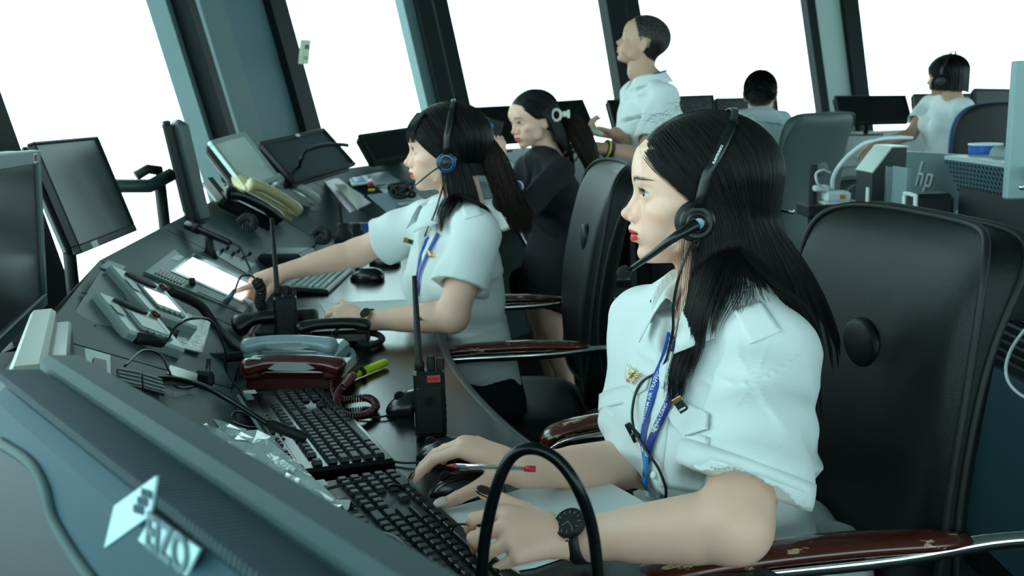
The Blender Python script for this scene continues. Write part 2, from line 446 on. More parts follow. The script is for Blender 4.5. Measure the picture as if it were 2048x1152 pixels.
def head_tint(L, lip=(.80, .10, .12), blush=.5, brow=True, hairline=None, browc=.25):
    """colour multipliers for head vertices in the head's own frame"""
    c = np.ones((len(L), 3)); x, y, z = L.T
    fr = x > .045
    if hairline is not None:
        zh = np.interp(x, [-.1, -.04, -.01, .010, .030, .050, .066, .078, .09], hairline); m = np.clip((z - zh) / .004, 0, 1) * ~((x > -.034) & (x < .014) & (z > -.052) & (z < .018) & (np.abs(y) > .070)); c *= 1 - m[:, None] * .985
    b = np.exp(-(((np.abs(y) - .042) / .020) ** 2 + ((z + .034) / .018) ** 2)) * fr * blush
    c *= 1 - b[:, None] * np.array([0, .22, .20])
    b = np.exp(-((y / .012) ** 2 + ((z + .036) / .010) ** 2)) * fr * .5 * blush; c *= 1 - b[:, None] * np.array([0, .18, .16])
    ay = np.abs(y)
    lipz = np.where(z > -.0625, (z + .0625) / (.0098 - .20 * ay - .002 * np.exp(-(ay / .0022) ** 2)), -(z + .0625) / (.0124 - .28 * ay))
    m = (1 - np.clip((np.maximum(lipz, ay / .0215) - .88) / .2, 0, 1)) * (x > .074) * (z < -.05) * (z > -.078)
    c = c * (1 - m[:, None]) + np.array(lip) * m[:, None]
    if brow:
        zb = .0180 + .0040 * np.sin(np.clip((ay - .012) / .040, 0, 1) * 2.6); th = .0034 * (1 - .6 * np.clip((ay - .014) / .036, 0, 1))
        m = (1 - np.clip((np.abs(z - zb) - th) / .0022, 0, 1)) * (ay > .0125) * (ay < .052) * fr * np.clip((ay - .0125) / .004, 0, 1) * np.clip((.052 - ay) / .008, 0, 1)
        c *= 1 - m[:, None] * (1 - browc)
    # soft shade of eyelid make-up / lash root
    for s_ in (-1, 1):
        yy = (y - s_ * .031) * s_; zz = z + .001 - yy * .10
        top = .0062 * (1 - (np.clip(np.abs(yy), 0, .014) / .014) ** 2.2) + .0004
        m = np.exp(-((zz - top - .0005) / .0011) ** 2) * np.exp(-(yy / .0125) ** 6) * (x > .06); c *= 1 - m[:, None] * .8
    return c
class Pose:
    """rigid frame: origin, forward, up, scale"""
    def __init__(s, o, f, up=(0, 0, 1), sc=1.0):
        s.o = np.asarray(o, float); s.R = frame(f, up); s.s = sc
    def loc(s, P): return (P - s.o) @ s.R / s.s
    def w(s, p): return s.o + s.R @ (np.asarray(p, float) * s.s)
    def wv(s, P): return s.o + (np.asarray(P, float) * s.s) @ s.R.T
    def fn(s, f): return lambda P: f(s.loc(P)) * s.s

def hand(S, wrist, fwd, normal, side, curls, spread=1.0, thumb=None, sc=1.0, bend=None, wr=.026):
    """adds a hand to S. fwd from wrist to knuckles, normal = back of the hand, side +1 when the thumb is on (fwd x normal).
    curls: per finger (index..little) three joint bends in degrees; returns fingertip frames"""
    f = nrm(fwd); n = nrm(np.asarray(normal) - f * (f @ np.asarray(normal))); t = np.cross(f, n) * side
    W_ = np.asarray(wrist, float); P = lambda a, b, c: W_ + sc * (f * a + t * b + n * c)
    # palm
    S.u(cone(P(-.01, 0, 0), P(.03, 0, .001), wr * sc, .0265 * sc, sx=1.55, ax=n), .012)
    S.u(cone(P(.03, .008, .001), P(.080, .016, .002), .017 * sc, .0125 * sc), .010)
    S.u(cone(P(.03, .0, .001), P(.084, .001, .003), .018 * sc, .0130 * sc), .010)
    S.u(cone(P(.028, -.008, .001), P(.074, -.022, 0), .0175 * sc, .0115 * sc), .010)
    tips = []
    base = [(.086, .026, .001), (.090, .006, .003), (.085, -.013, .001), (.076, -.030, -.003)]
    ln = [(.040, .024, .020), (.044, .028, .021), (.041, .026, .020), (.032, .020, .018)]
    rr = [.0090, .0093, .0087, .0078]; sp = [7, 1, -5, -12]
    F = SDF()
    for i in range(4):
        a = math.radians(sp[i] * spread); d = f * math.cos(a) + t * math.sin(a); p = P(*base[i]); r = rr[i] * sc
        ax = np.cross(d, n); ang = 0
        F.u(cone(P(.045, base[i][1] * .7, .001), p, r * 1.25, r * 1.12), .004)
        for j in range(3):
            ang += math.radians(curls[i][j]); dd = d * math.cos(ang) - n * math.sin(ang); q = p + dd * ln[i][j] * sc
            k = 1 - .11 * j
            F.u(cone(p, q, r * k * 1.04, r * (k - .10)), .0015)
            if j == 2: tips.append((q, dd, n * math.cos(ang) + d * math.sin(ang), r * .8, ax))
            p = q
    S.u(F, .0065)
    th = thumb or dict(out=42, down=18, b1=12, b2=18, down2=0)
    o = math.radians(th['out']); dn = math.radians(th['down'])
    d = nrm(f * math.cos(o) * math.cos(dn) + t * math.sin(o) * math.cos(dn) - n * math.sin(dn)); p0 = P(.018, .017, -.006); p = p0 + d * .042 * sc
    T = SDF(); T.u(cone(p0, p, .0150 * sc, .0112 * sc))
    tgt = nrm(f * 1.0 + t * .25 - n * math.tan(math.radians(th.get('down2', 0))))
    d2 = nrm(d * (1 - th['b1'] / 60) + tgt * (th['b1'] / 60)); q = p + d2 * .031 * sc; T.u(cone(p, q, .0108 * sc, .0095 * sc), .002)
    d3 = nrm(d2 * (1 - th['b2'] / 60) + tgt * (th['b2'] / 60)); e = q + d3 * .024 * sc; T.u(cone(q, e, .0098 * sc, .0076 * sc), .002)
    S.u(T, .010)
    nn = nrm(np.cross(np.cross(d3, n), d3)); nn = nrm(nn + t * th.get('roll', .5)); nn = nrm(nn - d3 * (nn @ d3)); tips.append((e, d3, nn, .0085 * sc, np.cross(d3, nn)))
    return tips
def nails(tips, m, parent, which=range(5), long=1.0, label=None):
    for i in which:
        e, d, n, r, ax = tips[i]; c = e + n * r * .62 - d * .001; R = np.stack([d, np.cross(n, d), n], 1)
        b = MB(); G = []
        for u in np.linspace(-1, 1, 6):
            row = []
            for v_ in np.linspace(-1, 1, 7):
                ww = r * .80 * math.sqrt(max(0, 1 - max(0, abs(u) - .35) ** 2 * 1.6)); y = v_ * ww
                row.append(R @ np.array([u * r * 1.05 * (long if u > 0 else 1) + .001, y, r * .42 * math.sqrt(max(0, 1 - (v_ * .8) ** 2)) - u * u * r * .10 + .0003]) + c)
            G.append(row)
        G = np.array(G); b.grid(G)
        o = b.build('fingernail', m, parent, smooth=True, world_in=True, label=label)
        sm = o.modifiers.new('s', 'SOLIDIFY'); sm.thickness = .0006
def eyeballs(pose, parent, look=(1, 0, 0), which=(-1, 1)):
    for s_ in which:
        c = np.array((.0725, s_ * .0310, -.001)); b = MB(TFp(pose)); lk = nrm(look); R = frame(lk)
        prof = [(.0118 * math.sin(a), .0118 * math.cos(a)) for a in np.linspace(.001, PI - .001, 18)]
        R2 = np.stack([R[:, 1], R[:, 2], R[:, 0]], 1)
        b.lathe(prof[::-1], 24, c, R2)
        e = b.build('eye', EYEW, parent, smooth=True, world_in=True)
        b = MB(TFp(pose)); b.lathe([(.0052, .0104), (.0056, .0107), (.0040, .0117), (.001, .0121)], 20, c, R2); b.build('iris', IRIS, e, smooth=True, world_in=True)
def TFp(p):
    M = np.eye(4); M[:3, :3] = p.R * p.s; M[:3, 3] = p.o; return M

def strands(name, paths, r, m, parent, taper=.35, n=3):
    """paths: (count, points, 3) -> thin tubes in one mesh; hair is one part of its person"""
    P = np.asarray(paths, float); c, k, _ = P.shape
    T = np.gradient(P, axis=1); T /= np.linalg.norm(T, axis=2)[..., None] + 1e-12
    u = np.cross(T, np.array([.3, .5, .81])); u /= np.linalg.norm(u, axis=2)[..., None] + 1e-9; w = np.cross(T, u)
    tt = np.linspace(0, 1, k); rad = r * (1 - (1 - taper) * np.clip((tt - .5) / .5, 0, 1) ** 1.5) if np.isscalar(r) else r
    vs = np.stack([P + rad[None, :, None] * (math.cos(a) * u + math.sin(a) * w) for a in 2 * PI * np.arange(n) / n], 2)
    idx = np.arange(c * k * n).reshape(c, k, n); q = []
    for a in range(n):
        b = (a + 1) % n; q.append(np.stack([idx[:, :-1, a], idx[:, :-1, b], idx[:, 1:, b], idx[:, 1:, a]], -1).reshape(-1, 4))
    return mesh_obj(name, vs.reshape(-1, 3), np.vstack(q), m, parent, smooth=True, world_in=True)
def curls_obj(name, paths, r, m, parent, tip=.35, label=None):
    """fine strands as a hair curves object, one part of its person"""
    P = np.asarray(paths, np.float32); c, k, _ = P.shape; Mi = np.array(wm(parent).inverted(), np.float32); P = P @ Mi[:3, :3].T + Mi[:3, 3]
    hc = bpy.data.hair_curves.new(name); hc.add_curves([k] * c); hc.position_data.foreach_set('vector', P.ravel())
    ra = hc.attributes.get('radius') or hc.attributes.new('radius', 'FLOAT', 'POINT')
    t = np.linspace(0, 1, k); ra.data.foreach_set('value', np.tile(r * (1 - (1 - tip) * t ** 2), c).astype(np.float32))
    hc.materials.append(m); o = bpy.data.objects.new(name, hc); COL.objects.link(o); o.parent = parent; o['kind'] = 'stuff'
    if label: o['label'] = label
    return o
def clump(P, n, amt, k0, seed=1):
    """draw the lower parts of neighbouring strands together into tapering locks of uneven length"""
    r = np.random.default_rng(seed); c, k, _ = P.shape; ids = r.choice(c, n, replace=False); C = P[ids][:, k0]; Q = P[:, k0]; g = np.empty(c, int)
    for i in range(0, c, 500): g[i:i + 500] = np.argmin(((Q[i:i + 500, None] - C[None]) ** 2).sum(2), 1)
    G = P[ids][g]; t = np.clip((np.arange(k) - k0) / (k - 1 - k0), 0, 1)[None, :, None]; P = P + (G - P) * amt * t ** 1.3
    sc = r.uniform(.62, 1.0, n)[g] * r.uniform(.9, 1.02, c); tail = P[:, k0:].copy(); m = k - k0; s_ = np.linspace(0, 1, m)[None] * sc[:, None] * (m - 1); i0 = np.minimum(s_.astype(int), m - 2); f = (s_ - i0)[..., None]
    P[:, k0:] = np.take_along_axis(tail, i0[..., None], 1) * (1 - f) + np.take_along_axis(tail, i0[..., None] + 1, 1) * f; return P
def push_out(P, f, gap):
    """move points out of a distance field"""
    for _ in range(2):
        d = f(P); w = d < gap
        if not w.any(): break
        Q = P[w]; e = 1e-3; g = np.stack([f(Q + np.eye(3)[i] * e) - d[w] for i in range(3)], 1); g /= np.linalg.norm(g, axis=1)[:, None] + 1e-9
        gp = gap[w] if not np.isscalar(gap) else gap
        P[w] = Q + g * (gp - d[w])[:, None]
    return P
def part_hair(pose, n, body, length, seed=1, side=(-1, 1), part_x=(.080, -.070), part_y=0.0, front_exit=(.052, .000), layer=.010, drop=None, wave=.0, segs=26, curl=.0, a0=80, sweep=.16, front=0.0, hull=None):
    """long hair parted on top: each strand runs from the parting over the skull, down beside the face, then falls.
    length: function(s) of fall length; returns paths in world space"""
    r = np.random.default_rng(seed); s_ = r.uniform(0, 1, n); sd = r.choice(side, n); lay = r.uniform(.25, 1, n) ** .7 * layer
    px_ = part_x[0] + s_ * (part_x[1] - part_x[0]) + r.uniform(-.006, .004, n); lo = np.zeros((n, 3)); lo[:, 0] = px_; lo[:, 1] = part_y
    hl = r.uniform(0, 1, n) < front; s_ = np.where(hl, r.uniform(0, .16, n), s_)
    HLP = np.array([(.079, .0, .070), (.0765, .020, .068), (.069, .040, .060), (.056, .056, .043), (.040, .066, .020), (.022, .073, .000)]); tq = r.uniform(0, 1, n) ** 1.1 * 5 * .96; iq = tq.astype(int); fq = (tq - iq)[:, None]; hp = HLP[iq] * (1 - fq) + HLP[np.minimum(iq + 1, 5)] * fq; hp[:, 1] *= sd; hp += r.normal(0, .0012, (n, 3))
    # exits round the head at ear level: s=0 temple .. s=1 nape centre
    a = np.radians(a0) + s_ ** .9 * np.radians(178 - a0); A = (.100, .0755)
    ex = np.stack([-.004 + A[0] * np.cos(a), sd * A[1] * np.sin(a), front_exit[1] - .040 * s_ + r.uniform(-.004, .004, n)], 1)
    ctr = np.array([-.012, 0, .020]); rad = np.array([.0955, .0760, .0830])
    d0 = (lo - ctr) / rad; d0[:, 2] = np.sqrt(np.maximum(.05, 1 - np.minimum(.95, d0[:, 0] ** 2 + d0[:, 1] ** 2))); d0 /= np.linalg.norm(d0, axis=1)[:, None]; h0 = (hp - ctr) / rad; h0 /= np.linalg.norm(h0, axis=1)[:, None]; d0 = np.where(hl[:, None], h0, d0)
    d1 = (ex - ctr) / rad; d1 /= np.linalg.norm(d1, axis=1)[:, None]
    om = np.arccos(np.clip((d0 * d1).sum(1), -1, 1)); k1 = 12; pts = []
    for t in np.linspace(0, 1, k1):
        d = (np.sin((1 - t) * om) / np.sin(om))[:, None] * d0 + (np.sin(t * om) / np.sin(om))[:, None] * d1
        # sweep: front strands first go back a little before coming down
        d[:, 0] -= (math.sin(t * PI) * sweep * (1 - s_)); d /= np.linalg.norm(d, axis=1)[:, None]
        hr_ = np.sqrt(d[:, 0] ** 2 + d[:, 1] ** 2) + 1e-6; hs_ = np.where(d[:, 2] < 0, (1 - .10 * np.abs(d[:, 2])) / hr_, 1.0); hf = np.ones(n) if hull is None else hull(s_); d = d * np.stack([1 + (hs_ - 1) * hf, 1 + (hs_ - 1) * hf, np.ones(n)], 1)
        pts.append(ctr + d * (rad + lay[:, None] * (.55 + .45 * math.sin(min(1, t * 1.6 + .25) * PI / 2))))
    W_ = [pose.wv(p) for p in pts]; P = W_[-1].copy(); vel = W_[-1] - W_[-2]; vel /= np.linalg.norm(vel, axis=1)[:, None]
    L = length(s_, sd) * r.uniform(.90, 1.04, n); g = np.array([0, 0, -1.0]); k2 = segs
    dr = np.zeros((n, 3)) if drop is None else drop(s_, sd)
    for j in range(k2):
        vel = vel * .62 + (g + dr * max(0, 1 - j / k2)) * .38; vel /= np.linalg.norm(vel, axis=1)[:, None]
        wv = wave * np.stack([np.sin(j * .7 + s_ * 9 + r.uniform(0, .3, n)), np.cos(j * .6 + s_ * 7), np.zeros(n)], 1)
        Pn = P + (vel + wv) * (L / k2)[:, None]; Pn = push_out(Pn, body, .003 + lay * .8); dv = Pn - P; vel = dv / (np.linalg.norm(dv, axis=1)[:, None] + 1e-9); P = Pn; W_.append(P.copy())
    return np.stack(W_, 1)

# ---------------- the room: an octagonal tower cab with outward leaning windows ----------------
FRAME_D = mat('dark_window_frame', '#0a1314', 0.6, var=.15, spec=.2)
FRAME_L = mat('grey_window_frame', '#4d6466', 0.5, var=.1)
COLM = mat('grey_column_panel', '#5d7274', 0.55, var=.06, bump=.1, bscale=40)
COLP = mat('pale_column_panel', '#a9bcb8', 0.6, var=.04)
FLOORM = mat('dark_carpet', '#1b2526', 0.95, var=.3, vscale=60, bump=.5, bscale=500)
CEILM = mat('dark_ceiling', '#56605f', 0.9, var=.05)
WALLM = mat('grey_low_wall', '#3b4a4c', 0.7, var=.08)
GL = bpy.data.materials.new('window_glass'); GL.use_nodes = True
_n = GL.node_tree.nodes; _l = GL.node_tree.links; _n.remove(_n['Principled BSDF'])
_t = _n.new('ShaderNodeBsdfTransparent'); _t.inputs[0].default_value = (.96, 1, .99, 1); _g = _n.new('ShaderNodeBsdfGlossy'); _g.inputs['Roughness'].default_value = .02
_m = _n.new('ShaderNodeMixShader'); _m.inputs[0].default_value = .035
_l.new(_t.outputs[0], _m.inputs[1]); _l.new(_g.outputs[0], _m.inputs[2]); _l.new(_m.outputs[0], _n['Material Output'].inputs[0])

SILL, TOPZ, LEAN = .62, 3.0, .25
def base_pt(px, py, d):
    p = at(px, py, d=d); return p
PLAN = [V(-1.55, 1.0), V(-1.40, 3.0), V(-1.34, 4.85), V(-.52, 7.05), V(.92, 8.25), V(2.90, 9.40), V(6.2, 10.6), V(9.0, 7.2), V(8.6, 2.0), V(6.0, -2.2), V(2.0, -3.6), V(-.9, -2.2)]
NP_ = len(PLAN); _cen = sum(PLAN) / NP_
WN = []
for i in range(NP_):
    e = PLAN[(i + 1) % NP_] - PLAN[i]; n = nrm(V(-e[1], e[0])); WN.append(n if n @ (PLAN[i] - _cen) > 0 else -n)
def corner_dir(i):
    n = WN[i] + WN[i - 1]; n = n / (1 + WN[i] @ WN[i - 1]); return V(n[0] * LEAN, n[1] * LEAN, 1)
def wall_pt(i, z): p = PLAN[i % NP_]; dd = corner_dir(i % NP_); return V(p[0], p[1], 0) + V(dd[0] * (z - SILL), dd[1] * (z - SILL), z)
_fp = [(p[0], p[1]) for p in PLAN][::-1]
MB().prism(_fp, -.1, 0).build('floor', FLOORM, kind='structure')
_cp = [tuple((wall_pt(i, TOPZ) + V(*(nrm(PLAN[i] - _cen) * .3), 0))[:2]) for i in range(NP_)][::-1]
MB().prism(_cp, TOPZ, TOPZ + .15).build('ceiling', CEILM, kind='structure')
_sides = ['west', 'northwest', 'column', 'north', 'northeast', 'far_north', 'far_east', 'east', 'southeast', 'south', 'southwest', 'near_west']
for i in range(NP_):
    a, b = PLAN[i], PLAN[(i + 1) % NP_]; n = WN[i]
    poly = [a, b, b + n * .12, a + n * .12]; MB().prism([tuple(q) for q in poly][::-1], 0, SILL).build('wall_' + _sides[i], WALLM, kind='structure')
    j = (i + 1) % NP_
    q = [wall_pt(i, SILL), wall_pt(j, SILL), wall_pt(j, TOPZ), wall_pt(i, TOPZ)]
    L = nrm(q[1] - q[0]); w = tag(MB().box((q[0] + q[1]) / 2 + V(*n, 0) * .05 + V(0, 0, .015), (np.linalg.norm(q[1] - q[0]), .14, .03), R=np.stack([L, nrm(np.cross((0, 0, 1), L)), V(0, 0, 1)], 1)).build('window_%d' % (i + 1), FRAME_D, kind='structure'))
    off = V(*n, 0) * .06; MB().slab([p + off for p in q], .008).build('glass_pane', GL, w)
def post(name, i, along, width, depth, m, out=.0, frac=None):
    """a leaning post on wall i, at a distance along from corner i, with a width along the wall"""
    a0, b0 = wall_pt(i, SILL - .02), wall_pt(i + 1, SILL - .02); a1, b1 = wall_pt(i, TOPZ), wall_pt(i + 1, TOPZ); n = V(*WN[i], 0)
    L0 = np.linalg.norm(b0 - a0); L1 = np.linalg.norm(b1 - a1); v = []
    for (a, b, L) in ((a0, b0, L0), (a1, b1, L1)):
        e = (b - a) / L; p = a + e * along * (L / L0); q = a + e * (along + width) * (L / L0) if True else 0
        v += [p + n * out, q + n * out, q + n * (out - depth), p + n * (out - depth)]
    f = [(3, 2, 1, 0), (4, 5, 6, 7), (0, 1, 5, 4), (1, 2, 6, 5), (2, 3, 7, 6), (3, 0, 4, 7)]
    return mesh_obj(name, v, f, m, kind='structure')
def lpost(name, i, s0, s1, depth, m): return post(name, i, s0, s1 - s0, depth, m)
_L = [np.linalg.norm(PLAN[(i + 1) % NP_] - PLAN[i]) for i in range(NP_)]
lpost('trim_1', 0, _L[0] - .24, _L[0] - .07, .13, FRAME_D)
lpost('trim_2', 1, _L[1] - .13, _L[1] - .02, .17, FRAME_D)
lpost('trim_3', 1, _L[1] - .20, _L[1] - .135, .09, FRAME_L)
lpost('trim_4', 3, .04, .12, .10, FRAME_L); lpost('trim_5', 3, .12, .24, .15, FRAME_D); lpost('trim_6', 3, .29, .41, .10, FRAME_D)
lpost('trim_7', 4, .07, .25, .12, FRAME_D); lpost('trim_8', 4, .28, .40, .12, FRAME_D)
lpost('trim_9', 5, .06, .15, .10, FRAME_D); lpost('trim_10', 5, .15, .42, .08, COLP); lpost('trim_11', 5, .42, .58, .14, FRAME_D)
for k, (i, s0, s1) in enumerate([(6, -.1, .1), (7, -.1, .1), (8, -.1, .1), (9, -.1, .1), (10, -.1, .1), (11, -.1, .1), (8, 2.4, 2.55), (7, 2.5, 2.65), (10, 1.5, 1.65)]):
    lpost('trim_%d' % (12 + k), i, s0, s1, .12, FRAME_D)
cw = lpost('column', 2, .15, .34, .10, COLP if False else COLM); cw['kind'] = 'structure'
pn = lpost('panel', 2, .345, .70, .085, mat('blue_grey_column_panel', '#4c6870', .5, var=.05)); pn.name = 'column_panel'; pn.parent = cw
pf = lpost('frame', 2, .705, .86, .13, FRAME_D); pf.name = 'column_frame'; pf.parent = cw

# ---------------- the control console ----------------
CONS = mat('console_laminate', '#2c3c3e', 0.5, var=.10, bump=.15, bscale=700, spec=.25)
CONP = mat('console_slope_laminate', '#3d5254', 0.5, var=.08, bump=.15, bscale=700, spec=.3)
TOPM = mat('worktop_laminate', '#0b1213', 0.21, var=.12, vscale=5, bump=.06, bscale=900, spec=.5)
EDGEM = mat('pale_worktop_edge', '#2f3d3d', 0.35)
DARK = mat('black_plastic', '#101415', 0.35, var=.15, bump=.05, bscale=800)
BLK = mat('matt_black', '#0a0d0e', 0.6, var=.2)
METAL = mat('brushed_metal', '#aab8b6', 0.25, metal=1.0, var=.1, vscale=30)
CHROME = mat('chrome', '#d5dcdc', 0.08, metal=1.0, var=.03)
ZW, ZR = .74, .97
ST = [((.75, .55), (.10, .62), (-.20, .60)), ((.52, .86), (-.18, 1.04), (-.38, .97)), ((.28, 1.12), (-.39, 1.38), (-.56, 1.22)), ((.02, 1.57), (-.57, 1.93), (-.71, 1.46)),
      ((-.157, 2.20), (-.65, 2.40), (-.92, 2.20)), ((-.20, 2.9), (-.75, 3.1), (-.985, 2.80)), ((-.15, 3.8), (-.80, 4.1), (-1.12, 4.07)), ((.0, 4.5), (-.62, 4.75), (-1.0, 4.80)),
      ((.3, 5.1), (-.30, 5.5), (-.76, 5.46))]
FAR = [((.3, 5.1), (-.30, 5.5), (-.76, 5.46)), ((.8, 5.9), (.25, 6.4), (-.1, 6.9)), ((1.7, 6.4), (1.4, 7.0), (1.25, 7.6)), ((3.0, 7.0), (2.7, 7.6), (2.6, 8.3)), ((5.2, 7.9), (4.9, 8.5), (4.8, 9.2))]
def console(name, label, ST, nE):
    root = thing(name, label, 'control desk', (ST[1][1][0], ST[1][1][1], 0))
    E = spline([V(*s_[0]) for s_ in ST], nE); Fp = [V(*s_[1]) for s_ in ST]; Bp = [V(*s_[2]) for s_ in ST]
    loop = [tuple(p) for p in E] + [tuple(p) for p in Fp[::-1]]
    area = sum(loop[i][0] * loop[(i + 1) % len(loop)][1] - loop[(i + 1) % len(loop)][0] * loop[i][1] for i in range(len(loop)))
    if area < 0: loop = loop[::-1]
    MB().prism(loop, ZW - .028, ZW).build('worktop', TOPM, root, world_in=True)
    MB().tube([V(p[0], p[1], ZW - .013) for p in E], .0155, 8).build('edge_strip', EDGEM, root, smooth=True, world_in=True)
    for i in range(len(ST) - 1):
        f0, f1, b0, b1 = V(*Fp[i], ZW + .004), V(*Fp[i + 1], ZW + .004), V(*Bp[i], ZR), V(*Bp[i + 1], ZR)
        g = .004 / np.linalg.norm(f1 - f0)
        q = [f0 + (f1 - f0) * g, f1 - (f1 - f0) * g, b1 - (b1 - b0) * g, b0 + (b1 - b0) * g]
        n_ = np.cross(q[1] - q[0], q[3] - q[0])
        if n_[2] < 0: q = q[::-1]
        MB().slab(q, .018).build('slope_panel', CONP, root, world_in=True)
        o = nrm(np.array([b1[1] - b0[1], -(b1[0] - b0[0]), 0])); mid = (f0 + f1) / 2 - (b0 + b1) / 2
        if o @ mid > 0: o = -o
        r = [b0, b1, b1 + o * .10 - V(0, 0, .10), b0 + o * .10 - V(0, 0, .10)]
        if np.cross(r[1] - r[0], r[3] - r[0])[2] < 0: r = r[::-1]
        MB().slab(r, .018).build('ridge_panel', CONS, root, world_in=True)
        a0, a1 = b0 + o * .10, b1 + o * .10; rr = [V(a0[0], a0[1], ZR - .1), V(a1[0], a1[1], ZR - .1), V(a1[0], a1[1], .0), V(a0[0], a0[1], .0)]
        MB().slab(rr, .015).build('back_panel', CONS, root, world_in=True)
        e0, e1 = V(*ST[i][0], 0), V(*ST[i + 1][0], 0); k = .55
        c0 = e0 * (1 - k) + V(*Fp[i], 0) * k; c1 = e1 * (1 - k) + V(*Fp[i + 1], 0) * k
        MB().slab([c0, c1, c1 + V(0, 0, ZW - .03), c0 + V(0, 0, ZW - .03)], .015).build('knee_panel', CONS, root, world_in=True)
    return root
CN = console('control_console', 'long curved grey control console on the window side where the two headset women work', ST, 60)
CF = console('far_control_console', 'grey control console under the far windows with monitors on it', FAR, 30)
def pplane(i, S_=ST):
    a = V(*S_[i][1], ZW + .004); b = V(*S_[i + 1][1], ZW + .004); c = V(*S_[i][2], ZR); n = nrm(np.cross(b - a, c - a)); n = n if n[2] > 0 else -n
    c2 = V(*S_[i + 1][2], ZR); n2 = nrm(np.cross(b - a, c2 - a)); n2 = n2 if n2[2] > 0 else -n2; return a, nrm(n + n2)
def onp(i, px, py, lift=0.0):
    """point on slope panel i seen at a pixel"""
    a, n = pplane(i); v = _R3 @ np.array([(px - 1024) / FPX, -(py - 576) / FPX, -1.0]); t = ((a - CAM_LOC) @ n) / (v @ n)
    return CAM_LOC + v * t + n * lift

# ---------------- monitors ----------------
SCR = mat('dark_screen_glass', '#0a1012', 0.25, var=.05, spec=.25)
SCRM = mat('matt_dark_screen', '#2a3a3a', 0.38, var=.05, spec=.5)
BEZB = mat('black_bezel', '#0b0f10', 0.45, spec=.3)
BEZG = mat('grey_bezel', '#5a6f6e', 0.45)
PAPER = mat('white_paper', '#dfe9ea', 0.75, var=.02)
RED = mat('red_plastic', '#b5202a', .35); YEL = mat('yellow_plastic', '#c6c022', .4); BLUE = mat('blue_plastic', '#1e58a8', .4)
INKB = mat('dark_ink', '#10181c', .7); 
def monitor(label, TL, TR, BL, bez=.018, thick=.045, mb=None, ms=None, group=None, stand=True, chin=None, foot=None, mback=None, deskz=None, sz=1.0):
    mb = mb or BEZB; ms = ms or SCR
    TL, TR, BL = [np.asarray(p, float) for p in (TL, TR, BL)]
    x = nrm(TR - TL); y = nrm((TL - BL) - x * ((TL - BL) @ x)); z = np.cross(x, y); w = np.linalg.norm(TR - TL); h = (TL - BL) @ y
    c = TL + x * w / 2 - y * h / 2; base = c - y * h / 2
    root = thing('monitor', label, 'monitor', (base[0], base[1], (deskz if deskz is not None else base[2])), group)
    M = np.eye(4); M[:3, 0] = x; M[:3, 1] = y; M[:3, 2] = z; M[:3, 3] = c
    b = MB(M); cb = chin or bez
    b.box((0, h / 2 - bez / 2, -.010), (w, bez, .022), bev=.003); b.box((0, -h / 2 + cb / 2, -.010), (w, cb, .022), bev=.003)
    for s_ in (-1, 1): b.box((s_ * (w / 2 - bez / 2), (cb - bez) / 2, -.010), (bez, h - bez - cb + .004, .022), bev=.003)
    b.build('bezel', mb, root, world_in=True)
    MB(M).box((0, (cb - bez) / 2, -.012), (w - 2 * bez + .002, h - bez - cb + .002, .010)).build('screen', ms, root, world_in=True)
    MB(M).box((0, 0, -.021 - thick / 2), (w * .985, h * .985, thick), bev=min(.02, thick * .45)).build('housing', mback or mb, root, world_in=True)
    if stand:
        dz = deskz if deskz is not None else base[2] - .08
        f = nrm(V(z[0], z[1], 0)); p0 = c - z * (.025 + thick); b = MB()
        p1 = V(p0[0], p0[1], 0) - f * .02; b.tube([V(p0[0], p0[1], p0[2]), V(p1[0], p1[1], p0[2] - .02), V(p1[0], p1[1], dz + .01)], .018, 8)
        b.build('stand_neck', BLK, root, smooth=True, world_in=True)
        MB().box((p1[0], p1[1], dz + .007), (.16 * sz, .20 * sz, .014), R=np.stack([f, np.cross((0, 0, 1), f), V(0, 0, 1)], 1), bev=.004).build('stand_foot', BLK, root, world_in=True)
    return root, M, w, h
ZS = .97
m_, M_, w_, h_ = monitor('grey-framed monitor with barcode sticker, upright at the left edge', at(-45, 312, d=1.62), at(80, 300, d=2.2), at(-35, 745, d=1.62), bez=.030, thick=.06, mb=BEZG, ms=SCR, deskz=.80)
MB(M_).box((w_ * .5 - .075, h_ / 2 - .016, .0016), (.040, .020, .001)).build('barcode_sticker', PAPER, m_, world_in=True)
for k in range(9): MB(M_).box((w_ * .5 - .090 + k * .0036, h_ / 2 - .016, .0023), (.0012 + .001 * (k % 2), .014, .0006)).build('barcode_bar', INKB if k % 3 else RED, m_, world_in=True)
m_, M_, w_, h_ = monitor('thin black monitor with matt grey screen, second from the left edge', at(68, 283, d=2.40), at(196, 272, d=2.85), at(129, 521, d=2.34), bez=.008, thick=.030, ms=SCRM, chin=.022, deskz=.62)
MB(M_).box((-w_ * .5 + .10, -h_ / 2 + .010, .0016), (.045, .016, .001)).build('white_sticker', PAPER, m_, world_in=True)
m_, M_, w_, h_ = monitor('black monitor seen almost edge-on from behind, held by an arm before the left window', at(322, 242, d=3.42), at(326, 243, d=3.00), at(370, 436, d=3.40), bez=.012, thick=.05, mback=mat('grey_back_shell', '#41504f', .5), stand=False)
pa, pb = at(333, 445, d=3.25), at(318, 350, d=3.25)
arm = MB(); arm.tube([V(pa[0], pa[1], .62), pb + V(0, 0, -.01)], .020, 8)
arm.build('arm_pole', BLK, m_, smooth=True, world_in=True)
MB().tube([at(225, 372, d=3.10), at(300, 372, d=3.2), at(345, 348, d=3.25)], .022, 8).build('swing_arm', mat('grey_arm', '#2c3b3c', .4), m_, world_in=True, smooth=True)
MB().tube([at(272, 352, d=3.2), at(296, 338, d=3.22), at(322, 342, d=3.25)], .016, 8).build('arm_joint', BLK, m_, world_in=True, smooth=True)
CREAM = mat('pale_lcd_face', '#cfdcd2', .35, emit=.0)
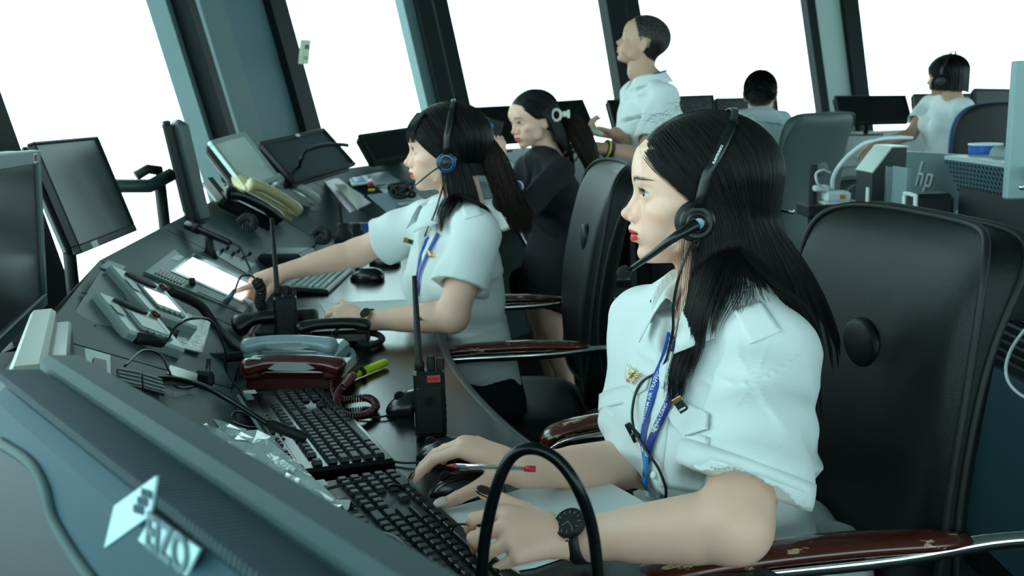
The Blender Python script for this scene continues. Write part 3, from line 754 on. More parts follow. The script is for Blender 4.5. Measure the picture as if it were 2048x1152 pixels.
m_, M_, w_, h_ = monitor('small pale touch screen in a silver frame tilted back on the console ridge', at(420, 281, d=3.9), at(490, 262, d=4.15), at(481, 388, d=3.86), bez=.020, thick=.05, mb=mat('silver_frame', '#9fb2ae', .35, metal=.3), ms=CREAM, mback=BLK, stand=False)
MB().tube([at(440, 372, d=3.95), at(452, 405, d=3.95)], .028, 10).build('mount', BLK, m_, world_in=True)
m_, M_, w_, h_ = monitor('dark monitor tilted back behind the telephones with a thin gooseneck before it', at(519, 283, d=4.25), at(648, 255, d=4.75), at(566, 372, d=4.15), bez=.016, thick=.05, ms=mat('blue_dark_screen', '#22323a', .25), stand=True, deskz=ZS)
MB(M_).box((0.02, h_ / 2 - .012, .002), (.03, .015, .001)).build('maker_badge', PAPER, m_, world_in=True)
m_, M_, w_, h_ = monitor('dark monitor tilted back right behind the face of the pointing woman', at(718, 268, d=5.35), at(850, 249, d=5.8), at(741, 328, d=5.3), bez=.020, thick=.05, deskz=ZS)
monitor('wide dark monitor behind the dark-jacketed woman, the nearer to the ponytailed woman', at(928, 215, d=6.2), at(1048, 209, d=6.5), at(945, 290, d=6.15), bez=.016, deskz=ZS)
monitor('dark monitor standing at the hair clip of the dark-jacketed woman', at(1062, 205, d=6.6), at(1166, 198, d=6.8), at(1084, 276, d=6.5), bez=.016, deskz=ZS)
monitor('dark monitor mostly hidden behind the standing man', at(1215, 199, d=7.3), at(1322, 195, d=7.6), at(1224, 262, d=7.25), bez=.016, deskz=ZS)
monitor('dark monitor just right of the standing man', at(1346, 192, d=7.0), at(1428, 189, d=7.2), at(1348, 250, d=7.0), bez=.016, deskz=ZS)
monitor('dark monitor in front of the seated short-haired man', at(1433, 196, d=7.2), at(1555, 194, d=7.5), at(1435, 256, d=7.2), bez=.016, deskz=ZS)
monitor('wide dark monitor between the grey chair and the far seated woman', at(1670, 191, d=7.35), at(1812, 190, d=7.6), at(1682, 247, d=7.3), bez=.014, deskz=ZS)
monitor('dark monitor just behind the far seated woman', at(1828, 187, d=7.8), at(1945, 186, d=8.0), at(1832, 242, d=7.8), bez=.014, deskz=ZS)
monitor('dark monitor at the far upper right beside the white panel', at(1950, 176, d=7.2), at(2062, 178, d=7.4), at(1952, 244, d=7.2), bez=.014, deskz=ZS)
# wall thermostat on the column
th = thing('wall_switch', 'cream wall switch plate high on the dark column frame', 'switch', at(609, 103, d=5.25))
tM = TF(at(609, 104, d=5.2), nrm(V(.37, 1, 0)) * -1 if False else nrm(V(.349, .937, 0)), z=V(.937, -.349, -.2))
MB(tM).box((0, 0, 0), (.085, .125, .015), bev=.004).build('plate', mat('cream_plastic', '#cfd6b8', .5), th, world_in=True)
MB(tM).box((.004, .028, .010), (.03, .022, .006)).build('button', mat('dark_button', '#3b4a45', .5), th, world_in=True)
MB(tM).box((.004, -.028, .009), (.04, .018, .003)).build('button', mat('grey_button', '#9aa692', .5), th, world_in=True)

# ---- woman in the foreground, in profile at her keyboards ----
def woman_one():
    H = Pose(at(1397, 380, d=1.455), V(-1.0, 0.03, 0.0), sc=1.0)
    root = thing('person', 'woman in white uniform shirt with long black hair, headset and black watch, nearest in photo', 'person', (.42, 1.45, .48))
    hs = H.fn(head_sdf(ears=False))
    # joints
    neck = H.w((-.022, 0, -.165)); 
    sh_n = at(1545, 712, d=1.30); sh_f = at(1285, 640, d=1.60)
    hip = V(.335, 1.45, .56); chest = (sh_n + sh_f) / 2 + V(.02, 0, -.12); 
    tf = V(-.92, -.40, .05)
    el_n = at(1468, 1052, d=1.12); wr_n = at(1150, 1078, d=1.205)
    el_f = at(1300, 925, d=1.53); wr_f = at(1042, 942, d=1.40)
    print('W1 lengths', np.linalg.norm(sh_n - sh_f), np.linalg.norm(sh_n - el_n), np.linalg.norm(el_n - wr_n), np.linalg.norm(sh_f - el_f), np.linalg.norm(el_f - wr_f), sh_n, sh_f, el_n, wr_n, el_f, wr_f, neck, H.o)
    # head + neck
    S = SDF().u(hs)
    S.u(cone(H.w((-.018, 0, -.035)), H.w((-.026, 0, -.120)), .052, .0500), .020)
    S.u(cone(H.w((-.026, 0, -.120)), H.w((-.040, 0, -.200)), .0500, .060), .015)
    S.u(cone(H.w((.010, 0, -.085)), H.w((.004, 0, -.185)), .016, .020), .02)
    v, f = nets(S, *bounds([H.w((.12, .1, .12)), H.w((-.12, -.1, -.2)), H.w((0, .1, -.2))], .02), .00125, slack=1.6)
    tint = head_tint(H.loc(v), lip=(.74, .10, .12), blush=.55, browc=.42, hairline=[-.09, -.07, -.045, -.012, .012, .040, .062, .074, .085])
    # arms with hands, upper chest
    A = SDF()
    A.u(cone(sh_n + (el_n - sh_n) * .25, el_n, .046, .040)); A.u(cone(el_n, wr_n, .040, .0255), .02)
    A.u(cone(el_n * .75 + wr_n * .25, el_n * .4 + wr_n * .6, .039, .031), .01)
    A.u(cone(sh_f + (el_f - sh_f) * .3, el_f, .043, .037), .0); A.u(cone(el_f, wr_f, .038, .0245), .02); A.u(cone(el_f * .75 + wr_f * .25, el_f * .4 + wr_f * .6, .037, .030), .01)
    A.u(cone((sh_n + sh_f) / 2 + V(.02, 0, .03), (sh_n + sh_f) / 2 + V(.02, 0, -.05), .055, .065), .0)
    A.u(cone(sh_n, sh_f, .022, .022), .02)
    # near (left) hand rests on the paper holding a push-to-talk stub
    kn = at(985, 1062, z=.805)
    t1 = hand(A, wr_n + (kn - wr_n) * .05, kn - wr_n, V(-.10, -.62, .78), 1, [(38, 62, 25), (52, 68, 30), (60, 70, 35), (66, 70, 35)], .5,
              dict(out=30, down=4, b1=38, b2=30, down2=-2, roll=-.3), .98)
    kf = at(955, 902, z=.812)
    t2 = hand(A, wr_f + (kf - wr_f) * .05, kf - wr_f, V(-.15, .05, 1), -1, [(42, 22, 12), (46, 20, 10), (42, 24, 12), (36, 26, 14)], 1.1,
              dict(out=48, down=38, b1=26, b2=14, down2=40, roll=.9), .98)
    lo, hi = bounds([sh_n, sh_f, el_n, el_f, wr_n, wr_f, kn, kf], .13)
    v2, f2 = nets(A, lo, hi, .0022)
    vv = np.vstack([v, v2]); ff = np.vstack([f, f2 + len(v)])
    body = mesh_obj('body', vv, ff, SKIN, root, smooth=True, world_in=True); paint(body, np.vstack([tint, np.ones((len(v2), 3))]))
    dk = mat('dark_nail_polish', (.03, .008, .012), .12, coat=1.0); pk = mat('pale_nail', (.80, .62, .60), .25)
    nails(t1, dk, root, [4], 1.5, 'dark varnished nail'); nails(t2, dk, root, [0, 1, 2], 1.5, 'dark varnished nail'); nails(t2, pk, root, [4], 1.2)
    eyeballs(H, root, (1, .08, .02))
    # lashes
    ls = []
    for s_ in (-1, 1):
        for y in np.linspace(-.0125, .0135, 26):
            top = .0062 * (1 - (abs(y) / .014) ** 2.2) + .0004; z = -.001 + top + y * .10; x = .0725 + math.sqrt(max(1e-6, .0136 ** 2 - y * y * .8 - (top) ** 2))
            p = V(x, s_ * (.031 + y), z); o = V(.75, s_ * y * 40 * .6, .15); o = nrm(o) * (.0062 + .002 * (y > 0))
            ls.append([H.w(p), H.w(p + o * .5 + V(0, 0, -.0004)), H.w(p + o + V(0, 0, .0018))])
    strands('eyelashes', np.array(ls), .00028, HAIRM, root, n=3)
    br = []; r = np.random.default_rng(3)
    bv = BVHTree.FromPolygons([Vector(a) for a in H.loc(v)], [tuple(q) for q in f])
    for s_ in (-1, 1):
        for i in range(70):
            y = r.uniform(.014, .050); zb = .0180 + .0040 * math.sin((y - .012) / .040 * 2.6) + r.uniform(-1, 1) * .0020 * (1 - .6 * (y - .014) / .036)
            pts = []
            for k, dy in enumerate((0, .003, .006)):
                hit = bv.ray_cast(Vector((.2, s_ * (y + dy), zb + .0008 * k * (1 if y < .03 else -1))), Vector((-1, 0, 0)))
                pts.append(np.array(hit[0]) + V(.0004, 0, 0) if hit[0] else V(.07, s_ * y, zb))
            br.append([H.w(p) for p in pts])
    strands('eyebrows', np.array(br), .00014, HAIRM, root)
    # ---- shirt
    up = nrm(chest - hip); B = SDF()
    B.u(loft([(hip + V(0, 0, .02), .150, .112, tf), (hip + (chest - hip) * .45 + V(.0, 0, 0), .142, .108, tf), (chest + V(0, 0, -.02), .165, .120, tf), ((sh_n + sh_f) / 2 + V(.022, 0, -.03), .150, .092, tf), ((sh_n + sh_f) / 2 + V(.02, 0, .045), .075, .065, tf)], 2.2))
    sd = nrm(sh_n - sh_f)
    for s_ in (-1, 1):
        B.u(ell(chest + tf * .070 + sd * .070 * s_ + V(0, 0, -.035), (.065, .065, .060)), .045)
    nk = (sh_n + sh_f) / 2 + V(.02, 0, .075)
    B.u(cone(nk - sd * .03, sh_f + V(.01, 0, -.004), .044, .046), .03); B.u(cone(nk + sd * .03, sh_n + V(.006, 0, .0), .046, .050), .03)
    core = B
    # belly fold of loose cloth over the waistband
    for k in range(12):
        a = 2 * PI * k / 12; q = hip + V(.015, 0, .06) + .135 * math.cos(a) * nrm(tf) + .165 * math.sin(a) * np.cross(up, nrm(tf))
        B.u(ell(q, (.045, .045, .040)), .03)
    bodyf = SDF().u(B)
    ue = sh_n + (el_n - sh_n) * .70; uf = sh_f + (el_f - sh_f) * .66
    B.u(cone(sh_n, ue + (ue - sh_n) * .10, .058, .076), .03); B.u(cone(sh_f, uf + (uf - sh_f) * .1, .055, .070), .02)
    fold_n = nrm(el_n - sh_n); fold_f = nrm(el_f - sh_f)
    def folds(P, d):
        q = P - sh_n; t = q @ fold_n; rr_ = np.sqrt(np.maximum((q * q).sum(1) - t * t, 0))
        near = np.exp(-((rr_ - .06) / .08) ** 2) * np.clip(t / .1, 0, 1)
        diag = (P - hip) @ nrm(V(.5, -.3, .8)); diag2 = (P - hip) @ nrm(V(-.3, .6, .9)) + .02 * noise3(P, 12, 2)
        w = .0035 * np.sin(diag * 70 + 3 * noise3(P, 9, 1)) * (1 - .55 * np.clip((P[:, 2] - .80) / .15, 0, 1))
        w2 = .0030 * np.sin(diag2 * 95 + 2 * noise3(P, 14, 4)) * np.clip((.90 - P[:, 2]) / .1, 0, 1)
        w3 = .0030 * near * np.sin(t * 55 + 5 * noise3(P, 10, 5)) + .0022 * noise3(P, 38, 8)
        a_ = np.arctan2((P - sh_n) @ np.cross(fold_n, V(0, 0, 1)), (P - sh_n) @ V(0, 0, 1)); cr = (1 - np.abs(np.sin(a_ * 3.2 + t * 9 + 1.6 * noise3(P, 7, 9)))) ** 4 * near * .0032 * np.clip((rr_ - .045) / .02, 0, 1)
        cr2 = (1 - np.abs(np.sin(diag * 22 + 2.2 * noise3(P, 8, 12)))) ** 5 * .0060 * np.clip((1.0 - P[:, 2]) / .12, 0, 1)
        return d - (w + w2) * .9 - w3 - cr - cr2
    B.off(folds)
    vr = nrm(at(1490, 975, d=1.) - CAM_LOC); hl = nrm(at(1570, 1003, d=1.2) - at(1412, 945, d=1.2)); cut_n = nrm(np.cross(hl, vr)); cut_n = cut_n if cut_n @ fold_n > 0 else -cut_n
    ue = at(1490, 974, d=1.2); ue = sh_n + fold_n * ((ue - sh_n) @ cut_n) / (fold_n @ cut_n)
    # hollow sleeves: cut plane, inner void
    B.cut(lambda P: np.where(((P - sh_n) @ fold_n > np.linalg.norm(ue - sh_n) * .3) & (np.linalg.norm(P - sh_n - ((P - sh_n) @ fold_n)[:, None] * fold_n, axis=1) < .11) & ((P - chest) @ sd > .125), (P - ue) @ cut_n, -1), 0)
    B.cut(lambda P: np.where(((P - sh_f) @ fold_f > np.linalg.norm(uf - sh_f) * .3) & (np.linalg.norm(P - sh_f - ((P - sh_f) @ fold_f)[:, None] * fold_f, axis=1) < .10) & ((P - chest) @ sd < -.125), (P - uf) @ fold_f, -1), 0)
    B.sub(cone(ue - fold_n * .06, ue + fold_n * .10, .052, .076), .004); B.sub(cone(uf - fold_f * .06, uf + fold_f * .1, .048, .066), .004)
    # neck opening
    nb = H.w((-.034, 0, -.150)); B.sub(cone(nb + V(0, 0, -.03), nb + V(-.02, 0, .1), .050, .062), .006)
    vpt = chest + tf * .17 + V(0, 0, .055)
    B.cut(lambda P: np.where((np.abs((P - nb) @ sd) < .056) & (P[:, 2] > nb[2] - .03), (P - nb) @ nrm(V(tf[0] * .35, tf[1] * .35, 1)) + .012, -1), .004)
    def vee(P):
        q = P - vpt; u = q @ sd; z = q[:, 2]; return np.maximum(np.abs(u) - np.clip(z, 0, .2) * .42, np.maximum(-z, .06 - (P - chest) @ nrm(tf)))
    B.sub(vee, .006)
    lo, hi = bounds([sh_n, sh_f, ue, uf, hip, nk], .16); lo[2] = hip[2] + .0
    v3, f3 = nets(B, lo, hi, .0034)
    shirt = mesh_obj('shirt', v3, f3, SHIRT, root, smooth=True, world_in=True)
    ctx = dict(H=H, root=root, sh_n=sh_n, sh_f=sh_f, el_n=el_n, el_f=el_f, wr_n=wr_n, wr_f=wr_f, chest=chest, tf=nrm(tf), sd=sd, hip=hip, shirt=shirt, sv=v3, sf=f3, core=bodyf, ue=ue, cut_n=cut_n, fold_n=fold_n, nk=nk, uf=uf, fold_f=fold_f, head=S, t1=t1, t2=t2, kn=kn, kf=kf)
    return ctx


class Drape:
    """casts rays from the lens on to a garment to find where a detail of it lies"""
    def __init__(s, v, f): s.b = BVHTree.FromPolygons([Vector(a) for a in v], [tuple(int(i) for i in q) for q in f]); s.last = None
    def hit(s, px, py, lift=.002):
        d = _R3 @ np.array([(px - 1024) / FPX, -(py - 576) / FPX, -1.0]); h = s.b.ray_cast(Vector(CAM_LOC), Vector(nrm(d)))
        if h[0] is None:
            h = s.b.find_nearest(Vector(CAM_LOC + d * (s.last if s.last else 1.4)))
        n = np.array(h[1]); n = n if n @ d < 0 else -n; p = np.array(h[0]); s.last = (p - CAM_LOC) @ (-_R3[:, 2]); return p + n * lift, n
    def patch(s, quad, nu=10, nv=10, lift=.0025, shape=None, smooth=2):
        """grid over a pixel quad TL, TR, BR, BL; shape(u, v) may move the parameters"""
        q = [np.array(a, float) for a in quad]; G = np.zeros((nv, nu, 3)); Nn = np.zeros((nv, nu, 3))
        for j in range(nv):
            for i in range(nu):
                u, v_ = i / (nu - 1), j / (nv - 1)
                if shape: u, v_ = shape(u, v_)
                p = (q[0] * (1 - u) + q[1] * u) * (1 - v_) + (q[3] * (1 - u) + q[2] * u) * v_
                G[j, i], Nn[j, i] = s.hit(p[0], p[1], 0)
        for _ in range(2):
            Nn[1:-1, 1:-1] = (Nn[:-2, 1:-1] + Nn[2:, 1:-1] + Nn[1:-1, :-2] + Nn[1:-1, 2:]) / 4
        for _ in range(smooth):
            G[1:-1] = (G[:-2] + G[2:]) * .25 + G[1:-1] * .5; G[:, 1:-1] = (G[:, :-2] + G[:, 2:]) * .25 + G[:, 1:-1] * .5
        return G + Nn * lift, Nn
def sheet(name, G, m, parent, th=.0015, label=None, kind=None, off=1):
    o = MB().grid(G).build(name, m, parent, smooth=True, world_in=True, label=label, kind=kind)
    sm = o.modifiers.new('s', 'SOLIDIFY'); sm.thickness = th; sm.offset = off; return o
def collar(parent, c, fw, sd, up, r=.060, front_drop=.030, leaf=.060, m=None, rise=.030, open_=.35, tip=.03):
    """folded shirt collar round the neck: c centre of the neck base, fw forward, sd to one side"""
    fw = nrm(fw); sd = nrm(sd - fw * (sd @ fw)); rows = []
    A = np.linspace(open_, 2 * PI - open_, 41)
    for k, (dr, dz) in enumerate([(-.002, 0.0), (-.001, rise * .5), (.0015, rise * .9), (.006, rise), (.010, rise * .8), (.018, rise * .2), (.028, -leaf * .35), (.034, -leaf * .62)]):
        row = []
        for a in A:
            fr = (math.cos(a) + 1) / 2; e = max(0, math.cos(a)) ** 6
            rr = r + dr * (1 + .5 * fr); z = dz - front_drop * fr ** 1.5 - (max(0, k - 3) / 4) * e * tip
            ext = (max(0, k - 3) / 4) * e * .020
            row.append(c + fw * (rr * 1.02 * math.cos(a) + ext) + sd * (rr * .97 * math.sin(a) * (1 + .25 * (max(0, k - 3) / 4) * e)) + up * z)
        rows.append(row)
    return sheet('collar', np.array(rows), m or SHIRT, parent, .0016)
def text_path(name, txt, pts, nrmls, size, m, parent, lift=.0008, xs=1.0, flip=False, start=0.0):
    """lettering that follows a ribbon lying on cloth"""
    c = bpy.data.curves.new(name, 'FONT'); c.body = txt; c.size = 1; c.align_x = 'LEFT'; c.align_y = 'CENTER'; c.resolution_u = 2; c.offset = .012
    t = bpy.data.objects.new('tmp', c); COL.objects.link(t); me = bpy.data.meshes.new_from_object(t.evaluated_get(bpy.context.evaluated_depsgraph_get()))
    bpy.data.objects.remove(t); bpy.data.curves.remove(c); v = np.zeros(len(me.vertices) * 3); me.vertices.foreach_get('co', v); v = v.reshape(-1, 3)
    f = [tuple(p.vertices) for p in me.polygons]; bpy.data.meshes.remove(me)
    pts = np.asarray(pts); nrmls = np.asarray(nrmls); seg = np.r_[0, np.cumsum(np.linalg.norm(np.diff(pts, axis=0), axis=1))]; T = np.gradient(pts, axis=0)
    s_ = v[:, 0] * size * xs + start; out = []
    P = np.stack([np.interp(s_, seg, pts[:, i]) for i in range(3)], 1); Tt = np.stack([np.interp(s_, seg, T[:, i]) for i in range(3)], 1); Nn = np.stack([np.interp(s_, seg, nrmls[:, i]) for i in range(3)], 1)
    Tt /= np.linalg.norm(Tt, axis=1)[:, None]; Nn /= np.linalg.norm(Nn, axis=1)[:, None]; B_ = np.cross(Nn, Tt)
    return mesh_obj(name, P + B_ * (v[:, 1] * size)[:, None] + Nn * lift, f, m, parent, world_in=True)
def ribbon(name, D, path, w, m, parent, lift=.004, n=24, label=None):
    pp = spline([(a, b, 0) for a, b in path], n); P = []; Nn = []
    for q in pp: p, nn = D.hit(q[0], q[1], 0); P.append(p); Nn.append(nn)
    P = np.array(P); Nn = np.array(Nn)
    for _ in range(6): P[1:-1] = (P[:-2] + P[2:]) / 2 * .5 + P[1:-1] * .5; Nn[1:-1] = (Nn[:-2] + Nn[2:] + Nn[1:-1])/3
    Nn /= np.linalg.norm(Nn, axis=1)[:, None]; P = P + Nn * lift; T = np.gradient(P, axis=0); T /= np.linalg.norm(T, axis=1)[:, None]; S_ = np.cross(Nn, T)
    G = np.stack([P - S_ * w / 2, P, P + S_ * w / 2], 1); o = sheet(name, G, m, parent, .0012, label); return o, P, Nn
def headset(root_parent_pose, label, H, side, cup=(-.004, -.022), r=.031, m=None, boom_px=None, mic=None, cable=None, band_top=.128, band_back=.05, ring=None, padr=.034, yoff=.083):
    m = m or DARK; root = thing('headset', label, 'headset', H.w((0, 0, .1)))
    R = np.stack([H.R @ V(1, 0, 0), H.R @ V(0, 0, 1) * 1.0, H.R @ V(0, side, 0)], 1); R[:, 1] = np.cross(R[:, 2], R[:, 0])
    c = H.w((cup[0], side * yoff, cup[1])); o = H.R @ V(0, side, 0)
    MB().lathe([(padr * .75, -.012), (padr, -.010), (padr * 1.04, -.004), (padr * .98, .002), (padr * .8, .004)], 32, c, R).build('ear_cushion', mat('black_leatherette', '#0b0e0f', .55, bump=.2, bscale=900), root, smooth=True, world_in=True)
    MB().lathe([(r * .95, .002), (r, .005), (r * .98, .010), (r * .86, .0125), (r * .84, .0100), (r * .66, .0100), (r * .64, .0135), (r * .52, .0150), (r * .50, .0125), (r * .40, .0125), (r * .38, .0155), (r * .2, .0165), (.0005, .017)], 36, c, R).build('ear_cup', m, root, auto=35, world_in=True)
    if ring is not None: MB().lathe([(r * 1.0, .003), (r * 1.07, .006), (r * 1.04, .010), (r * .97, .0105)], 36, c, R).build('trim_ring', ring, root, smooth=True, world_in=True, label='blue ring of the ear cup')
    # head band from the cup over the crown
    pts = []
    for a in np.linspace(math.radians(-4), math.radians(180 if False else 168), 40):
        pts.append(H.w((cup[0] - .002 - band_back * math.sin(a), side * math.cos(a) * (yoff + .013), .012 + math.sin(a) * (band_top - .012))))
    pts = np.array([c + o * .010 + H.R @ V(-.002, 0, .020)] + pts[2:]); pts = spline(pts[::2], 50); k = len(pts)
    fw = H.R @ V(1, 0, 0); G = []
    for i, p in enumerate(pts):
        T = nrm(pts[min(i + 1, k - 1)] - pts[max(i - 1, 0)]); nn = nrm(np.cross(T, fw)); wd = .0075 if i < k * .30 else .0052
        G.append([p - fw * wd, p, p + fw * wd])
    o2 = MB().grid(np.array(G[:17])).build('band_arm', m, root, smooth=True, world_in=True); q = o2.modifiers.new('s', 'SOLIDIFY'); q.thickness = .004; q.offset = 0
    o3 = MB().grid(np.array(G[16:])).build('head_band', mat('grey_band', '#2a3436', .3), root, smooth=True, world_in=True); q = o3.modifiers.new('s', 'SOLIDIFY'); q.thickness = .0022; q.offset = 0
    return root, c, o, R, np.array(G)
W1 = woman_one()
def woman_one_details(c):
    H, root, sd, tf, chest, hip = c['H'], c['root'], c['sd'], c['tf'], c['chest'], c['hip']
    D = Drape(c['sv'], c['sf'])
    nb = H.w((-.034, 0, -.150)); up = nrm(V(.0, .0, 1) - tf * .0)
    collar(root, c['nk'] + V(-.012, -.006, .008), nrm(V(-1, -.42, 0)), sd, nrm(V(-.25, -.1, 1)), r=.056, front_drop=.050, leaf=.052, rise=.024, open_=.42, tip=.022)
    # hair: two layers of strands and a dark under-layer
    def field(P): return np.minimum(H.fn(SKULL)(P), np.minimum(NECKF(P), c['core'](P)))
    hp = H; SK = SDF().u(ell((-.008, 0, .026), (.100, .0755, .085))).u(ell((.03, 0, -.035), (.050, .066, .060)), .02); SKULL = SK
    NECKF = SDF().u(cone(H.w((-.018, 0, -.05)), H.w((-.040, 0, -.19)), .054, .058)).u(cone(c['sh_n'], c['sh_n'] + (c['ue'] - c['sh_n']) * .8, .062, .078))
    near = 1 if (H.R @ V(0, 1, 0))[1] < 0 else -1
    def length(s_, sd_):
        L = .31 + .03 * np.sin(s_ * 3.1); L = np.where(s_ > .45, .255, L); L = np.where(sd_ == -near, .25, L); return L
    def drop(s_, sd_):
        d = np.zeros((len(s_), 3)); d[:, 0] = np.where(sd_ == near, -.10 + 1.0 * np.clip((s_ - .12) / .5, 0, 1), -.05); d[:, 1] = np.where(sd_ == near, -.10, 0); return d
    kw = dict(drop=drop, front_exit=(.05, -.012), part_y=.006 * near, part_x=(.072, -.075), front=.22)
    P = part_hair(H, 2600, field, length, 5, layer=.010, **dict(kw, front=0.0, part_x=(.050, -.075), a0=88)); hb = strands('hair', clump(P, 60, .75, 12), .0009, HAIRM, root, n=3, taper=.15); hb['kind'] = 'stuff'
    P = part_hair(H, 9000, field, length, 6, layer=.0165, **kw); curls_obj('fine_strands', clump(P, 120, .80, 12), .00032, HAIRM, hb)
    P = part_hair(H, 420, field, length, 8, layer=.0045, **dict(kw, front=1.0)); curls_obj('hairline_wisps', P[:, :13] + 0, .00013, HAIRM, hb)
    # fly-away wisps on the crown and the brow
    r = np.random.default_rng(11); W_ = []
    for i in range(70):
        a = r.uniform(-.5, 1.1); x = .07 - r.uniform(0, 1) * .13; y = r.uniform(-.045, .045); zz = .026 + .100 * math.sqrt(max(.05, 1 - (x / .11) ** 2 - (y / .09) ** 2))
        p = V(x - .005, y, zz); L = r.uniform(.02, .06); d = nrm(V(r.uniform(-.2, 1), r.uniform(-1, 1), r.uniform(.1, .5)))
        W_.append([H.w(p + d * L * t + V(0, 0, -.55 * L * t * t)) for t in np.linspace(0, 1, 9)])
    strands('loose_hairs', np.array(W_), .00018, HAIRM, root, taper=.4)['kind'] = 'stuff'
    # shirt details
    th = .0016
    q = [(1372, 790), (1432, 822), (1412, 850), (1352, 815)]
    fl, _ = D.patch([(1348, 788), (1422, 832), (1414, 898), (1324, 862)], 14, 10, .005, lambda u, v: (u, v * (1 - .50 * abs(u - .45) * 2)))
    sheet('pocket_flap', fl, SHIRT, root, .002)
    pk, _ = D.patch([(1330, 846), (1420, 876), (1406, 985), (1318, 972)], 12, 12, .0022); sheet('pocket', pk, SHIRT, root, .0014)
    fl, _ = D.patch([(1254, 728), (1300, 760), (1290, 800), (1252, 790)], 10, 8, .0035, lambda u, v: (u, v * (1 - .5 * abs(u - .5) * 2))); sheet('pocket_flap', fl, SHIRT, root, .002)
    pl, _ = D.patch([(1318, 700), (1352, 706), (1322, 1010), (1290, 1000)], 5, 30, .003); sheet('placket', pl, SHIRT, root, .0016)
    for (x, y) in ((1330, 770), (1318, 860), (1312, 952)):
        p, n = D.hit(x, y, .0055); MB().lathe([(.0052, -.001), (.0056, .0), (.005, .0012), (.0015, .0008)], 14, p, np.stack([nrm(np.cross(n, V(0, 0, 1))), np.cross(n, nrm(np.cross(n, V(0, 0, 1)))), n], 1)).build('button', mat('pearl_button', '#dfe8e6', .25), root, smooth=True, world_in=True)
    ep, _ = D.patch([(1468, 622), (1522, 606), (1562, 664), (1500, 690)], 8, 10, .004); sheet('epaulette', ep, SHIRT, root, .003)
    # cuff band round the near sleeve
    e = c['ue']; fn = c['fold_n']; a1 = nrm(np.cross(fn, V(0, 0, 1))); a2 = np.cross(fn, a1); BV = D.b
    for (e, fn, nm) in ((c['ue'], c['cut_n'], 'sleeve_cuff'), (c['uf'], c['fold_f'], 'sleeve_cuff')):
        a1 = nrm(np.cross(fn, V(0, 0, 1))); a2 = np.cross(fn, a1); G = []
        for t in (-.030, -.018, -.006, .0015):
            row = []
            for a in np.linspace(0, 2 * PI, 49):
                d = a1 * math.cos(a) + a2 * math.sin(a); o = e + fn * min(t, -.001) + d * .20; h = BV.ray_cast(Vector(o), Vector(-d), .3)
                p = np.array(h[0]) if h[0] is not None else e + d * .075
                if np.linalg.norm(p - e) > .105: p = e + d * .082
                row.append(p + d * .0022 + fn * (.0015 if t > 0 else 0))
            G.append(row)
        G = np.array(G)
        for _ in range(3): G[:, 1:-1] = (G[:, :-2] + G[:, 2:]) * .25 + G[:, 1:-1] * .5
        sheet(nm, G, SHIRT, root, .0018)
    # lanyard with lettering
    LAN = mat('blue_lanyard', '#1c4fae', .55, bump=.3, bscale=1500); WH = mat('white_print', '#e6eef2', .6)
    ln = thing('lanyard', 'blue lanyard with white lettering round the neck of the nearest woman', 'lanyard', D.hit(1300, 900)[0])
    o1, P1, N1 = ribbon('strap', D, [(1343, 668), (1322, 740), (1302, 820), (1291, 880), (1300, 925)], .0155, LAN, ln, .0060, 40)
    o2, P2, N2 = ribbon('strap', D, [(1398, 672), (1372, 745), (1338, 820), (1309, 885), (1300, 925)], .0155, mat('dark_blue_lanyard', '#20308c', .55), ln, .0075, 40)
    text_path('lettering', 'VIETNAM AIR TRAFFIC MANAGEMENT CORP.', P1[::-1], N1[::-1], .0098, WH, ln, .0018, start=.055, xs=.80)
    text_path('lettering', 'TỔNG CÔNG TY QUẢN LÝ BAY VIỆT NAM', P2[::-1], N2[::-1], .0098, WH, ln, .0018, start=.055, xs=.80)
    for (P_, N_) in ((P1, N1), (P2, N2)):
        k = int(len(P_) * .84); n = nrm(N_[k]); x = nrm(np.cross(n, V(0, 0, 1))); b = MB(TF(P_[k] + n * .0016, x, z=n)); t = np.linspace(0, 2 * PI, 25)
        b.tube([(.0052 * math.cos(a), .0052 * math.sin(a), 0) for a in t], .0006, 4); b.tube([(.0030 * math.cos(a), .0030 * math.sin(a), 0) for a in t], .0005, 4); b.box((0, 0, 0), (.0075, .0007, .0005))
        b.build('round_emblem', WH, ln, world_in=True)
    o3, P3, N3 = ribbon('tail_strap', D, [(1300, 905), (1302, 940), (1298, 968)], .017, mat('light_blue_strap', '#2f83c8', .5, var=.5, vscale=90), ln, .0085, 12)
    p, n = D.hit(1299, 940, .012); MB().lathe([(.0078, 0), (.0078, .0012), (.002, .0016)], 20, p, np.stack([nrm(np.cross(n, V(0, 0, 1))), np.cross(n, nrm(np.cross(n, V(0, 0, 1)))), n], 1)).build('round_clip', mat('grey_clip', '#9fb0ac', .4), ln, world_in=True)
    # wing badge
    GOLD = mat('gold_pin', '#c8a86a', .28, metal=.9, var=.2, vscale=300); TEAL = mat('teal_enamel', '#3f93a8', .2)
    p, n = D.hit(1275, 756, .010); x = nrm(D.hit(1294, 769, 0)[0] - D.hit(1256, 742, 0)[0]); M = TF(p, x, z=n)
    wb = thing('wing_badge', 'gold wing badge with a blue shield on the chest of the nearest woman', 'badge', p); b = MB(M)
    for s_ in (-1, 1):
        for k in range(6):
            L = .019 - .0022 * k; y = .0055 - .0030 * k; b.box((s_ * (.0045 + L / 2), y + .0012 * (6 - k) * .3, .0006 * (k % 2)), (L, .0021, .0012), R=np.array(Matrix.Rotation(s_ * (.30 - .04 * k), 3, 'Z')), bev=.0005)
    b.build('wings', GOLD, wb, world_in=True)
    MB(M).prism([(-.0055, .006), (-.003, .0068), (0, .006), (.003, .0068), (.0055, .006), (.005, -.001), (.0028, -.0055), (0, -.008), (-.0028, -.0055), (-.005, -.001)], 0, .0026).build('shield_rim', GOLD, wb, world_in=True)
